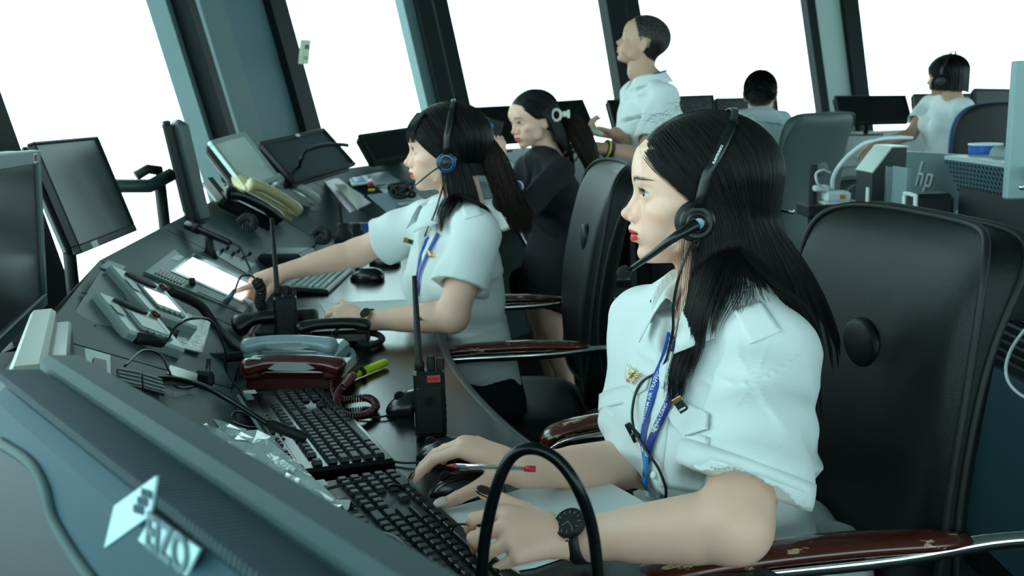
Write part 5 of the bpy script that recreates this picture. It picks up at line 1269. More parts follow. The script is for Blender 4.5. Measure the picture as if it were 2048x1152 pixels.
# hand radios
def radio(label, px, py, ang, sc=1.0, ant=.16, lab=True, lean=0.0):
    M, p = deskT(px, py, ang); M = M @ np.array(Matrix.Rotation(lean, 4, 'Y')) @ np.diag([sc, sc, sc, 1.0]); root = thing('hand_radio', label, 'radio', p)
    MB(M).box((0, 0, .060), (.054, .036, .120), bev=.006).build('body', mat('radio_black', '#0c1011', .4), root, world_in=True)
    MB(M).box((0, -.0195, .052), (.044, .006, .084), bev=.003).build('battery_back', BLK, root, world_in=True)
    MB(M).box((0, -.0235, .070), (.016, .001, .016)).build('maker_plate', DARK, root, world_in=True)
    MB(M).tube([(-.016, .004, .118), (-.016, .004, .132), (-.0165, .004, .136), (-.018, .004, .118 + ant)], [.0085, .0085, .0065, .0042], 12).build('antenna', BLK, root, smooth=True, world_in=True)
    for x, h in ((.004, .024), (.020, .020)): k = MB(M); k.lathe([(.0075, 0), (.0075, h * .6), (.0065, h), (.001, h)], 12, (x, .004, .119)); k.build('knob', BLK, root, auto=40, world_in=True)
    for k in range(4): MB(M).box((.026, .0, .03 + k * .012), (.004, .010, .008), bev=.001).build('side_button', DARK, root, world_in=True)
    if lab:
        MB(M).box((.008, -.0188, .108), (.022, .0012, .012)).build('red_label', RLAB, root, world_in=True); text_mesh('lettering', 'KTS03', .0068, M @ np.array(Matrix.Translation((.008, -.0196, .108))) @ np.array(Matrix.Rotation(PI / 2, 4, 'X')), INKB, root)
        MB(M).box((-.0275, .002, .030), (.0012, .010, .022)).build('white_label', WLAB, root, world_in=True)
    return root
radio('black hand radio with a red label and stub antenna in the middle of the desk', 863, 872, math.radians(4), .98, .165)
radio('black hand radio with long antenna in front of the pointing hand', 576, 690, math.radians(10), 1.0, .185, False)
# telephones
def handset(b, L=.205, rise=.030, r0=.0245, r1=.0155):
    t = np.linspace(0, 1, 28); x = (t - .5) * L; z = rise * (1 - np.abs(t * 2 - 1) ** 3.0); e = np.abs(t * 2 - 1)
    r = r1 + (r0 - r1) * np.clip((e - .55) / .3, 0, 1) ** 1.3; r = r * np.clip((1 - e) / .045, .35, 1) ** .5
    return b.tube(np.stack([x, 0 * x, z], 1), r, 16, flat=.78, up=(0, 0, 1))
def telephone(label, M, body, hs, sc=1.0, pad=True, label_m=None, side_view=False, cord=None, group=None, inlay=None):
    """local x along the handset, z up from the base plate; keypad beside the handset at +y"""
    M = np.array(M) @ np.diag([sc, sc, sc, 1.0]); root = thing('telephone', label, 'telephone', M[:3, 3], group)
    b = MB(M); b.box((0, .045, .022), (.205, .150, .040), bev=.010, taper=(.94, .92)); b.build('base', body, root, world_in=True)
    for s_ in (-1, 1): MB(M).box((s_ * .080, -.016, .040), (.036, .050, .014), bev=.005).build('cradle', body, root, world_in=True)
    h = MB(M @ np.array(Matrix.Translation((0, -.020, .050)))); handset(h, rise=.015, r0=.0255, r1=.0205); ho = h.build('handset', hs, root, smooth=True, world_in=True)
    if inlay: MB(M @ np.array(Matrix.Translation((0, -.0405, .058)))).prism([(-.045, 0), (-.03, .010), (.03, .012), (.05, 0), (.03, -.004), (-.03, -.004)], -.001, .001, R=np.array([[1, 0, 0], [0, 0, -1], [0, 1, 0]], float)).build('bright_inlay', inlay, ho, world_in=True)
    if label_m: MB(M @ np.array(Matrix.Translation((-.072, -.022, .076)))).box((0, 0, 0), (.022, .024, .0016)).build('sticker', label_m, ho, world_in=True)
    if pad:
        for i in range(4):
            for j in range(3): MB(M).box((-.040 + i * .020, .052 + j * .019, .044), (.013, .013, .006), bev=.0015).build('key', GREYP if body is not BEIGE else OFFW, root, world_in=True)
    if cord is not None:
        c = coil(spline(cord, 60), .0062, .0019, max(20, int(np.sum(np.linalg.norm(np.diff(np.array(cord), axis=0), axis=1)) / .0052)), 5, 9); c.build('coiled_cord', hs, root, smooth=True, world_in=True)
    return root
def deskTx(pa, pb, z=ZW, off=(0, 0, 0)): A, B_ = at(*pa, z=z), at(*pb, z=z); M = TF((A + B_) / 2, B_ - A, z=V(0, 0, 1)); return M
Mt = deskTx((508, 782), (685, 782), .745)
telephone('dark red telephone handset on its base with a label, nearest telephone on the desk', Mt, mat('maroon_base', '#3a0e12', .3), MAROON, .98, True, WLAB,
          cord=[at(688, 775, z=.79), at(706, 752, z=.80), at(690, 765, z=.775), at(672, 800, z=.757), at(690, 830, z=.752), at(730, 830, z=.752), at(752, 812, z=.752), at(735, 796, z=.752), at(690, 800, z=.752), at(668, 790, z=.757), at(665, 745, z=.785)], inlay=mat('mirror_inlay', '#e8f2f2', .1, metal=.6))
Mt = deskTx((496, 738), (680, 738), .745)
telephone('pale blue-grey telephone beside and behind the dark red one', Mt, LBLUE, LBLUE, .98, True, None,
          cord=[at(670, 720, z=.79), at(690, 730, z=.765), at(705, 715, z=.752), at(700, 702, z=.752), at(680, 706, z=.757), at(668, 716, z=.765)], inlay=mat('mirror_inlay', '#e8f2f2', .1, metal=.6))
Mt = deskTx((620, 690), (720, 685), .745)
telephone('low black telephone between the hand radio and the watch hand', Mt, DARK, DARK, .82, False, None,
          cord=[at(668, 668, z=.775), at(690, 655, z=.77), at(705, 672, z=.752), at(735, 690, z=.752), at(764, 680, z=.752), at(752, 668, z=.752), at(715, 664, z=.754), at(700, 650, z=.765)])
def slopeT(seg, a, b, lift=.0):
    A, B_ = onp(seg, *a), onp(seg, *b); n = pplane(seg)[1]; M = TF((A + B_) / 2 + n * lift, B_ - A, z=n); return M, np.linalg.norm(B_ - A)
for (a, b, lab, bm, hm, st_) in (((432, 416), (522, 460), 'black telephone with a small yellow sticker, leftmost of the four on the slope', DARK, DARK, YLAB),
                          ((474, 394), (570, 447), 'yellowed beige telephone between the black and the off-white one', BEIGE, BEIGE, None),
                          ((516, 374), (618, 428), 'off-white telephone, third of the four on the slope', OFFW, OFFW, None),
                          ((578, 360), (662, 411), 'black telephone beside the papers, rightmost of the four on the slope', DARK, DARK, None)):
    M, L = slopeT(5, a, b, .012); telephone(lab, M @ np.array(Matrix.Rotation(0, 4, 'X')), bm, hm, min(1.15, max(.85, L / .20)) if False else 1.22, True, st_)
# coil of the pale telephones
tag(coil(spline([onp(5, 628, 420, .01), onp(5, 640, 440, .01), onp(5, 655, 452, .012), onp(5, 668, 470, .012), onp(5, 676, 480, .01)], 40), .008, .002, 26, 5, 9).build('coiled_cord', OFFW, smooth=True), 'pale coiled cord hanging from the off-white telephone', 'cord')
# gooseneck microphones
def gooseneck(label, pts, r=.0055, head=None, hr=.0095, m=None):
    P = spline(pts, 120); root = thing('gooseneck_microphone', label, 'microphone', P[0]); L = np.r_[0, np.cumsum(np.linalg.norm(np.diff(P, axis=0), axis=1))]; k = int(L[-1] / .0013); s_ = np.linspace(0, L[-1], k)
    Q = np.stack([np.interp(s_, L, P[:, i]) for i in range(3)], 1); MB().tube(Q, r * (1 + .16 * (np.arange(k) % 2)), 9).build('flexible_neck', m or mat('gunmetal_gooseneck', '#1a2122', .3, metal=.6), root, smooth=True, world_in=True)
    if head: a, b = head; MB().tube([a, a + (b - a) * .04, a + (b - a) * .10, b - (b - a) * .03, b], [hr * .7, hr * .7, hr, hr, hr * .85], 14).build('microphone_head', BLK, root, smooth=True, world_in=True); MB().tube([a + (b - a) * .97, b + (b - a) * .004], hr * .8, 12).build('grille', DARK, root, world_in=True)
    return root
gooseneck('thin gooseneck microphone reaching from the vents over the first keyboard', [at(242, 778, z=.80), at(290, 762, z=.83), at(340, 757, z=.85), at(400, 770, z=.86), at(460, 800, z=.855), at(535, 848, z=.83)], .0042, (at(533, 846, z=.83), at(612, 876, z=.80)), .0085)
gooseneck('thick ribbed gooseneck arching up from the bottom edge in front of the hands', [at(962, 1190, d=.95), at(968, 1090, d=.94), at(990, 985, d=.93), at(1022, 915, d=.925), at(1066, 897, d=.92), at(1115, 920, d=.92), at(1155, 975, d=.92), at(1185, 1060, d=.93), at(1200, 1190, d=.94)], .0054, None, m=mat('black_gooseneck', '#10171a', .25, metal=.5))
gooseneck('dark gooseneck microphone curving in front of the tilted dark monitor', [onp(5, 600, 345, -.0), at(600, 325, d=4.0), at(618, 300, d=4.0), at(650, 290, d=4.0), at(680, 289, d=4.0), at(697, 291, d=4.0)], .007)
# the two radio control heads with small displays on the slope
def radio_head(label, quad, lcd, seg=3):
    n = pplane(seg)[1]; q = [onp(seg, *p) for p in quad]; c = sum(q) / 4; x = nrm((q[1] - q[0]) + (q[2] - q[3])); w = (np.linalg.norm(q[1] - q[0]) + np.linalg.norm(q[2] - q[3])) / 2; h = (np.linalg.norm(q[3] - q[0]) + np.linalg.norm(q[2] - q[1])) / 2
    M = TF(c + n * .012, x, z=n); y = M[:3, 1]
    if y @ ((q[0] + q[1]) / 2 - c) < 0: pass
    root = thing('radio_control_head', label, 'control unit', c)
    h *= .82
    MB(M).box((0, 0, 0), (w, h, .026), bev=.005).build('housing', SILV, root, world_in=True)
    MB(M).box((.005, -h * .10, .0155), (w * .56, h * .50, .004), bev=.001).build('display_bezel', GREYP, root, world_in=True)
    MB(M).box((.005, -h * .10, .0178), (w * .44, h * .36, .0015)).build('display', lcd, root, world_in=True)
    MB(M).lathe([(.5, 0), (.48, .004), (.3, .006), (.01, .006)], 20, (-.005, h * .34, .014), np.diag([w * .58, h * .22, 1.0])).build('grip_slot', BLK, root, world_in=True)
    MB(M).lathe([(.010, 0), (.0095, .006), (.007, .008), (.001, .008)], 14, (w * .40, h * .36, .015)).build('red_knob', mat('dark_red_knob', '#5a1a1e', .3), root, smooth=True, world_in=True)
    for k in range(5): MB(M).box((-w * .20 + k * w * .105, -h * .36, .0165), (w * .07, h * .07, .003), bev=.001).build('soft_key', GREYP, root, world_in=True)
    MB(M).box((-w * .38, h * .08, .0156), (w * .14, h * .26, .001)).build('sticker', WLAB, root, world_in=True)
    return root
radio_head('silver radio control head with a lit white display, upper of the pair', [(254, 572), (358, 608), (333, 654), (228, 612)], LCDL)
radio_head('silver radio control head with a dull grey display, lower of the pair', [(218, 622), (338, 661), (314, 706), (196, 661)], LCDG)
def plate(name, label, cat, seg, quad, m, th=.003, lift=.003, parent=None):
    n = pplane(seg)[1]; q = [onp(seg, *p, lift) for p in quad]
    if np.cross(q[1] - q[0], q[2] - q[1]) @ n < 0: q = q[::-1]
    o = MB().slab(q, th).build(name, m, parent, world_in=parent is not None)
    return tag(o, label, cat) if parent is None else o
p_ = thing('blank_panel', 'large screwed-on blank grey plate on the slope beside the two control heads', 'panel', onp(3, 200, 610)); plate('plate', None, None, 3, [(196, 548), (262, 568), (215, 660), (135, 645)], mat('blank_plate_grey', '#566a69', .45, var=.15), .008, .008, p_)
for q in ((202, 556), (165, 592), (128, 640), (240, 562), (182, 658)): n = pplane(3)[1]; MB().lathe([(.006, 0), (.005, .002), (.001, .0026)], 10, onp(3, *q, .006), np.array(TF((0, 0, 0), V(1, 0, 0), z=n))[:3, :3]).build('screw', BLK, p_, world_in=True)
plate('cover_plate', 'small pale blank plate at the top of the console slope', 'plate', 4, [(215, 522), (250, 535), (238, 549), (199, 536)], mat('pale_plate', '#6d8284', .4))
cp = plate('clear_cover', 'clear plastic plate with glinting droplets below the control heads', 'plate', 3, [(372, 628), (420, 645), (402, 708), (345, 694)], mat('wet_clear_plate', '#8ba39f', .12, bump=.9, bscale=120), .003, .004)
# display unit set into the slope
du = thing('touch_display', 'touch display with a bright white screen set in the slope, pointed at by the woman', 'display', onp(4, 410, 560)); n4 = pplane(4)[1]
plate('bezel', None, None, 4, [(288, 546), (360, 492), (532, 577), (484, 628)], mat('display_bezel_grey', '#5b6e6e', .4), .008, .004, du)
def sub(u, v, quad=((288, 546), (360, 492), (532, 577), (484, 628))):
    q = [np.array(p, float) for p in quad]; p = (q[0] * (1 - u) + q[3] * u) * (1 - v) + (q[1] * (1 - u) + q[2] * u) * v; return tuple(p)
plate('inner_rim', None, None, 4, [sub(.17, .26), sub(.17, .93), sub(.93, .93), sub(.93, .26)], mat('blue_rim', '#4a6f80', .2), .003, .006, du)
plate('lit_screen', None, None, 4, [sub(.20, .32), sub(.20, .82), sub(.90, .82), sub(.90, .32)], mat('lit_screen', '#f4ffff', .2, emit=1.2), .002, .0075, du)
plate('white_label', None, None, 4, [sub(.06, .55), sub(.06, .72), sub(.13, .76), sub(.13, .59)], WLAB, .001, .0055, du)
for k in range(9): u = .08 + .032 * k; plate('button_row', None, None, 4, [sub(u, .05), sub(u, .20), sub(u + .018, .20), sub(u + .018, .05)], DARK, .003, .007, du)
pk = onp(4, *sub(.44, .14), .004); MB().lathe([(.008, 0), (.0075, .018), (.006, .021), (.001, .021)], 16, pk, np.array(TF((0, 0, 0), V(1, 0, 0), z=n4))[:3, :3]).build('control_knob', BLK, du, smooth=True, world_in=True)
plate('blank_key_field', None, None, 4, [sub(.52, .04), sub(.52, .22), sub(.92, .22), sub(.92, .04)], GREYP, .002, .006, du)
# vents, framed hole and small plates low on the near slope
vt = thing('vent_grille', 'pair of black slatted vents in the near console slope', 'vent', onp(2, 285, 760)); 
for (q) in ([(234, 738), (279, 746), (282, 778), (236, 766)], [(283, 748), (322, 760), (328, 790), (286, 778)]):
    f_ = plate('recess', None, None, 2, q, BLK, .004, .002, vt)
    for k in range(4):
        t0 = .06 + k * .25; t1 = t0 + .045; Q = [np.array(a, float) for a in q]; m = lambda u, v: tuple((Q[0] * (1 - u) + Q[1] * u) * (1 - v) + (Q[3] * (1 - u) + Q[2] * u) * v)
        plate('slat', None, None, 2, [m(.02, t0), m(.98, t0), m(.98, t1), m(.02, t1)], GREYP, .002, .004, vt)
fp = plate('frame_plate', 'bare metal frame plate with a brown window in the near console slope', 'plate', 2, [(168, 700), (217, 714), (218, 768), (172, 748)], mat('bare_metal_plate', '#7f9492', .4, metal=.4), .003, .004)
plate('brown_window', None, None, 2, [(182, 722), (207, 728), (208, 750), (183, 744)], mat('brown_insert', '#4a4540', .5), .003, .007, fp)
# corrugated hose across the near slope and thin cables
hose = MB(); P = spline([onp(3, 262, 690, .016), onp(3, 310, 700, .018), at(360, 712, z=.79), at(420, 716, z=.775), at(495, 712, z=.765)], 90); hose.tube(P, .0105 * (1 + .10 * (np.arange(90) % 2)), 10); tag(hose.build('corrugated_hose', BLK, smooth=True), 'black corrugated cable hose running to the pale blue-grey telephone', 'hose')
P = spline([onp(3, 330, 590, .014), onp(3, 390, 618, .014), at(430, 650, z=.80), at(470, 690, z=.77), at(498, 706, z=.762)], 60); tag(MB().tube(P, .011, 10).build('cable_sleeve', BLK, smooth=True), 'thick black cable sleeve along the foot of the touch display', 'hose')
cable('black_cable', 'thin black cable looping high over the two radio control heads', [onp(3, 330, 690, .01), at(350, 655, z=.95), at(385, 637, z=.97), at(425, 645, z=.94), at(450, 700, z=.86), at(452, 740, z=.79), at(480, 782, z=.755)], .0022)
cable('black_cable', 'thin black cable lying in a curve above the slatted vents', [onp(2, 245, 738, .006), onp(2, 270, 720, .02), onp(2, 305, 728, .02), onp(2, 330, 755, .012), onp(2, 350, 780, .006), onp(2, 390, 778, .006)], .0022)
cable('black_cable', 'small black cable loop beside the upper keyboard edge', [at(540, 850, z=.757), at(500, 855, z=.75), at(466, 842, z=.748), at(470, 824, z=.75), at(500, 828, z=.752)], .0022)
# clip stands on the near slope
for (x, y, lab) in ((411, 768, 'black spring clip standing on the console near the red telephone'),):
    c = thing('cable_clip', lab, 'clip', at(x, y, z=.77)); p = at(x, y, z=.785); MB().box(p + V(0, 0, .012), (.040, .018, .028), bev=.006, R=np.array(Matrix.Rotation(-.4, 3, 'Z'))).build('jaw', BLK, c, world_in=True)
    MB().box(p - V(-.004, 0, .020), (.016, .010, .045), bev=.003).build('foot', BLK, c, world_in=True); MB().tube([p + V(.006, 0, .02), p + V(.010, 0, .050)], .0045, 8).build('metal_pin', CHROME, c, world_in=True)
tp = plate('metal_strip', 'bright metal strip with slots beside the spring clip', 'plate', 2, [(336, 735), (392, 752), (388, 770), (330, 752)], METAL, .003, .006)
# plastic bag and papers by the big monitor
G = []
for j in range(14):
    row = []
    for i in range(10):
        u, v_ = i / 9, j / 13; x = 300 + 360 * v_ + 55 * u; y = 815 + 215 * v_ + (-35 * u + 20 * math.sin(v_ * 9) * u); p = at(x, y, z=.80 - .035 * u); row.append(p + V(0, 0, .012 * math.sin(i * 1.7 + j * 1.1) * math.cos(j * .9)))
    G.append(row)
b = MB().grid(np.array(G)); tag(b.build('plastic_sleeve', mat('crumpled_clear_film', '#c3d4d3', .15, var=.15, bump=.8, bscale=60, coat=.6)), 'crumpled clear plastic sleeve along the edge of the big grey monitor', 'plastic sleeve')
# microphone on its clip
mc = thing('desk_microphone', 'black cylindrical microphone lying in a clip above the touch display', 'microphone', onp(4, 425, 500)); a, b_ = at(374, 449, d=2.95), at(462, 486, d=2.86); d = nrm(b_ - a)
MB().tube([a, a + d * .004, a + d * .034, a + d * .036, b_ - d * .01, b_], [.012, .0145, .0145, .0115, .0105, .007], 16).build('barrel', DARK, mc, auto=40, world_in=True)
MB().tube([a + d * .038, a + d * .052], .016, 14).build('ring_clip', BLK, mc, world_in=True); p = a + (b_ - a) * .5; MB().tube([p, p - V(0, 0, .045), p - V(0, 0, .075)], [.010, .014, .022], 12).build('stand', BLK, mc, smooth=True, world_in=True)
cable('thin_cable', None, [b_, at(480, 495, d=2.85), at(492, 520, d=2.85), at(502, 541, d=2.83)], .003, parent=mc)
# small panel of switches and a black box beside it
plate('switch_panel', 'pale switch panel with small black toggles beside the lying microphone', 'panel', 4, [(425, 510), (458, 490), (520, 520), (490, 548)], mat('pale_switch_panel', '#7c9190', .4), .004, .005)
bx = thing('black_box', 'black speaker box with a grey top beside the pointing arm', 'box', at(570, 545, z=.76)); M = deskTx((520, 545), (625, 545), .75); MB(M).box((0, .02, .035), (.150, .16, .07), bev=.010).build('body', DARK, bx, world_in=True); MB(M).box((0, .02, .071), (.110, .12, .004), bev=.001).build('grey_top', SILV, bx, world_in=True); MB(M).lathe([(.012, 0), (.012, .006), (.001, .006)], 14, (-.03, -.060, .035), np.array([[1, 0, 0], [0, 0, -1], [0, 1, 0]], float)).build('knob', BLK, bx, world_in=True)
for k in range(6):
    q0 = onp(4, 440 + 11 * k, 508 + 3 * k - 9 * (k % 2), .004); MB().tube([q0, q0 + n4 * .016], .0045, 8).build('toggle', BLK, du, world_in=True)
# black headset heap in front of the phones
for k, (x, y) in enumerate(((492, 445), (640, 470), (690, 505))):
    tag(coil(spline([at(x - 14, y, d=2.9), at(x, y - 12, d=2.9), at(x + 16, y - 4, d=2.88), at(x + 12, y + 12, d=2.86), at(x - 8, y + 10, d=2.86)], 40), .009, .003, 20, 5, 8).build('coiled_cord', BLK, smooth=True), ['black coiled cord below the yellow-stickered telephone', 'black coiled cord right of the hand radio antenna', 'black coiled cord above the outstretched forearm'][k], 'cord')
for (x, y, h, lab) in ((688, 490, .085, 'black squat bottle-shaped handset stand before the papers'), (712, 482, .070, 'second black stand just right of the squat bottle-shaped one')):
    p = at(x, y, z=.78); s_ = thing('handset_stand', lab, 'stand', p); MB().lathe([(.030, 0), (.036, .008), (.036, h * .5), (.022, h * .68), (.024, h * .9), (.018, h), (.001, h)], 20, p).build('body', BLK, s_, smooth=True, world_in=True)
    if x < 700: MB().tube([p + V(-.004, 0, h), p + V(-.008, 0, h + .075)], .006, 8).build('stub', BLK, s_, world_in=True)
# papers under film on the far slope
FILM = mat('clear_film_glare', '#a8bcc2', .10, coat=.5)
q = [onp(6, 640, 352, .006), onp(6, 760, 330, .006), onp(5, 842, 405, .006), onp(5, 700, 442, .006)]
def paper(label, quad, z0, z1, m, th=.003, nm='paper_sheet', cat='paper'):
    q = [at(*p, z=z) for p, z in zip(quad, (z0, z0, z1, z1))]
    if np.cross(q[1] - q[0], q[2] - q[1])[2] < 0: q = q[::-1]
    return tag(MB().slab(q, th).build(nm, m), label, cat)
paper('pinkish paper sheet under film beside the last black telephone', [(640, 352), (668, 350), (742, 405), (700, 425)], .945, .865, mat('pinkish_paper', '#a79aa8', .5))
paper('cream card lying on the console slope', [(668, 368), (690, 370), (728, 392), (716, 420)], .93, .872, mat('cream_card', '#b9bba8', .6))
paper('large clear film sheet with bright glints on the console slope', [(735, 390), (770, 385), (905, 425), (800, 445)], .90, .79, mat('blue_grey_film', '#8fa9b4', .12, bump=.4, bscale=30))
paper('long pale sheet on the slope behind the red key tag', [(710, 338), (760, 332), (850, 400), (800, 412)], .95, .85, mat('pale_sheet', '#7c8f94', .3))
paper('white card with a dark blue printed field', [(695, 352), (730, 350), (745, 364), (704, 370)], .93, .915, PAPER, .006, 'card', 'card')
paper('dark blue printed field', [(703, 355), (724, 353), (732, 362), (710, 365)], .936, .92, BLUE, .006, 'card_print', 'print')
k_ = thing('key_tag', 'red key tag with black keys lying on the papers', 'key tag', at(740, 368, z=.91)); a = at(740, 372, z=.92); b_ = at(744, 356, z=.94); MB().tube([a, (a + b_) / 2, b_], [.012, .016, .005], 10, flat=.5).build('tag', RED, k_, smooth=True, world_in=True)
for q in ((728, 368), (750, 374), (762, 370)): MB().box(at(*q, z=.905), (.050, .016, .006), R=np.array(Matrix.Rotation(q[0] * .1, 3, 'Z'))).build('key', BLK, k_, world_in=True)
MB().box(at(743, 380, z=.905), (.034, .018, .012), bev=.004).build('yellow_tag', YEL, k_, world_in=True)
hh = thing('spare_headset', 'black spare headset heap on the slope before the face of the pointing woman', 'headset', at(800, 380, z=.87)); 
for k in range(5):
    t = np.linspace(0, 2 * PI, 26); c = at(802 + 9 * math.sin(k * 2.1), 380 + 4 * math.cos(k * 3), z=.90); MB().tube([c + V(.045 * math.cos(a), .035 * math.sin(a) * math.cos(k), .022 * math.sin(a + k)) for a in t], .008, 7).build('coil_loop' if k else 'head_band', BLK, hh, smooth=True, world_in=True)
MB().lathe([(.03, -.012), (.034, 0), (.03, .012), (.001, .014)], 16, at(788, 375, z=.90), frame(V(.3, -.8, .4))).build('ear_cup', BLK, hh, smooth=True, world_in=True)
# folder with a blue stripe behind the arm, blue box
q = [at(700, 445, z=.79), at(800, 443, z=.79), at(795, 470, z=.75), at(708, 472, z=.75)]; fo = thing('ring_folder', 'pale folder with a blue field lying behind the outstretched arm', 'folder', q[3]); MB().slab(q[::-1], .02).build('cover', PAPER, fo, world_in=True)
q = [at(712, 448, z=.793), at(742, 447, z=.793), at(745, 470, z=.755), at(718, 471, z=.755)]; MB().slab([p + V(0, 0, .002) for p in q[::-1]], .003).build('blue_field', BLUE, fo, world_in=True)
# clip-on light grey lavalier with its coiled cable, by the pointing finger
lv = thing('clip_microphone', 'blue-grey clip microphone with black coiled cable over the touch display', 'microphone', at(455, 610, z=.80)); a, b_ = at(448, 610, z=.80), at(470, 580, z=.84)
MB().tube([a, a + (b_ - a) * .3, b_], [.010, .008, .005], 10).build('clip_body', mat('blue_grey_metal', '#54707c', .3, metal=.5), lv, smooth=True, world_in=True); MB().lathe([(.010, 0), (.012, .006), (.006, .010), (.001, .010)], 12, a, None).build('clip_foot', METAL, lv, world_in=True)
cable('thin_cable', None, [b_, at(482, 553, z=.90), at(503, 552, z=.90), at(514, 562, z=.89)], .0026, parent=lv)
coil(spline([at(514, 562, z=.89), at(522, 580, z=.87), at(520, 605, z=.83), at(530, 622, z=.80)], 40), .011, .0032, 14, 6, 9).build('coiled_cable', BLK, lv, smooth=True, world_in=True)
hb2 = thing('radio_handset', 'black hand-held handset lying against the hand radio base', 'handset', at(545, 665, z=.745)); Mh = TF(at(552, 650, z=.775), at(640, 640, z=.78) - at(520, 650, z=.775), z=V(0, -.3, 1)); h = MB(Mh); handset(h, .19, .026, .034, .020); h.build('shell', DARK, hb2, smooth=True, world_in=True)
MB().box(at(540, 668, z=.762), (.060, .07, .045), bev=.012).build('cradle', BLK, hb2, world_in=True)
# cable tangle and tie on the lower keyboard
tg = thing('cable_tangle', 'black coiled cable tangle with a blue-grey tie on the lower keyboard', 'cable', at(800, 1100, z=.77))
cable('loose_cable', None, [at(735, 1085, z=.775), at(760, 1068, z=.795), at(790, 1075, z=.80), at(815, 1095, z=.80), at(838, 1130, z=.79), at(850, 1160, z=.78)], .0028, parent=tg)
cable('loose_cable', None, [at(752, 1102, z=.775), at(775, 1090, z=.79), at(800, 1090, z=.795), at(826, 1115, z=.79), at(835, 1165, z=.785)], .0026, parent=tg)
coil(spline([at(795, 1096, z=.785), at(808, 1112, z=.785), at(815, 1130, z=.78), at(822, 1165, z=.778)], 40), .0085, .0026, 13, 6, 9).build('coiled_part', BLK, tg, smooth=True, world_in=True)
MB().slab([at(735, 1070, z=.785), at(742, 1078, z=.785), at(728, 1100, z=.78), at(715, 1092, z=.78)][::-1], .002).build('tie', mat('blue_grey_tape', '#3f6878', .5), tg, world_in=True)
tag(coil(spline([at(975, 1125, z=.756), at(1000, 1140, z=.756), at(1040, 1165, z=.756)], 40), .0062, .002, 22, 5, 9).build('coiled_cord', BLK, smooth=True), 'black coiled cord on the worktop at the lower edge of the paper pad', 'cord')
cable('black_cable', 'black cable running along the edges between the two black keyboards', [at(632, 1010, z=.765), at(640, 985, z=.772), at(690, 968, z=.775), at(735, 958, z=.775)], .0022)

# ---------------- the big grey monitor seen from behind, bottom left ----------------
EZB = mat('blue_grey_monitor_back', '#264552', .6, spec=.2, var=.05); EZR = mat('grey_monitor_rim', '#3b5052', .6, spec=.25, var=.04)
P1, P2 = at(84, 712, z=1.10), at(640, 1068, z=1.10); u = nrm(P2 - P1); n = nrm(np.cross(u, V(0, 0, 1))); n = n if n[0] < 0 else -n; n = nrm(n + V(0, 0, .18)); M = TF(P1, u, z=n)
if M[2, 1] < 0: M = TF(P1, -u, z=n)
sgn = 1 if (M[:3, 0] @ u) > 0 else -1
ez = thing('monitor', 'big grey-blue monitor seen from behind at the bottom left corner', 'monitor', P1 + u * .2 - V(0, 0, .36)); Wz, Hz = .58, .36; cx = sgn * (Wz / 2 - .01)
MB(M).box((cx, -Hz / 2, -.018), (Wz, Hz, .036), bev=.006).build('front_rim', EZR, ez, world_in=True)
MB(M).box((cx, -Hz / 2 - .004, -.040), (Wz - .02, Hz - .02, .01)).build('screen', SCR, ez, world_in=True)
MB(M).box((cx, -Hz / 2 - .004, .018), (Wz * .97, Hz * .95, .040), bev=.008, taper=(.97, .93)).build('housing', EZB, ez, world_in=True)
for k in range(110): o = MB(M); 
for k in range(100):
    x = cx - Wz * .46 + k * Wz * .92 / 99; MB(M @ np.array(Matrix.Translation((x, -.0115, .021)))).box((0, 0, 0), (.0017, .006, .034)).build('vent_rib', mat('dark_vent_rib', '#2c4650', .5), ez, world_in=True)
LG = mat('pale_logo_paint', '#a9cdd2', .5)
ux = u; lz = .0392
def on_back(px, py):
    v = _R3 @ np.array([(px - 1024) / FPX, -(py - 576) / FPX, -1.0]); o = M[:3, 3] + M[:3, 2] * lz; t = ((o - CAM_LOC) @ M[:3, 2]) / (v @ M[:3, 2]); return CAM_LOC + v * t
q = [on_back(*p) for p in ((312, 952), (300, 1030), (208, 1096), (228, 1012))]
if np.cross(q[1] - q[0], q[2] - q[1]) @ M[:3, 2] < 0: q = q[::-1]
MB().slab(q, .0015).build('logo_mark', LG, ez, world_in=True)
for i in range(3):
    for j in range(3): a = (288 + i * 7 - j * 8, 985 + j * 16 + i * 2); MB().box(on_back(*a), (.004, .004, .002), R=M[:3, :3]).build('logo_dot', EZB, ez, world_in=True)
q = [on_back(*p) for p in ((305, 1030), (398, 1098), (372, 1152), (276, 1080))]
if np.cross(q[1] - q[0], q[2] - q[1]) @ M[:3, 2] < 0: q = q[::-1]
MB().slab(q, .0015).build('name_plate', LG, ez, world_in=True)
a, b_ = on_back(290, 1056), on_back(386, 1126); Mt_ = TF((a + b_) / 2 + M[:3, 2] * .0012, b_ - a, z=M[:3, 2]); text_mesh('lettering', 'EIZO', .027, Mt_, mat('logo_ink', '#3a5e68', .5), ez, bold=.0006, xs=.95)
# lower recess with its pale rounded lip
rc = MB(); path = [on_back(0, 885) - M[:3, 2] * .0, on_back(60, 925), on_back(92, 975), on_back(110, 1040), on_back(150, 1110), on_back(200, 1180)]; MB().tube(spline(path, 40), .0045, 8).build('recess_lip', EZR, ez, smooth=True, world_in=True)
q = [on_back(*p) + M[:3, 2] * .0005 for p in ((-40, 870), (0, 885), (60, 925), (90, 975), (108, 1040), (148, 1112), (200, 1180), (-60, 1200))]
if np.cross(q[1] - q[0], q[2] - q[1]) @ M[:3, 2] < 0: q = q[::-1]
MB().slab(q, .002).build('dark_recess', mat('recess_dark', '#15262c', .6), ez, world_in=True)
fpt = P1 + u * .22 - n * .0; MB().box((fpt[0], fpt[1], .86), (.06, .06, .30)).build('stand_neck', BLK, ez, world_in=True)
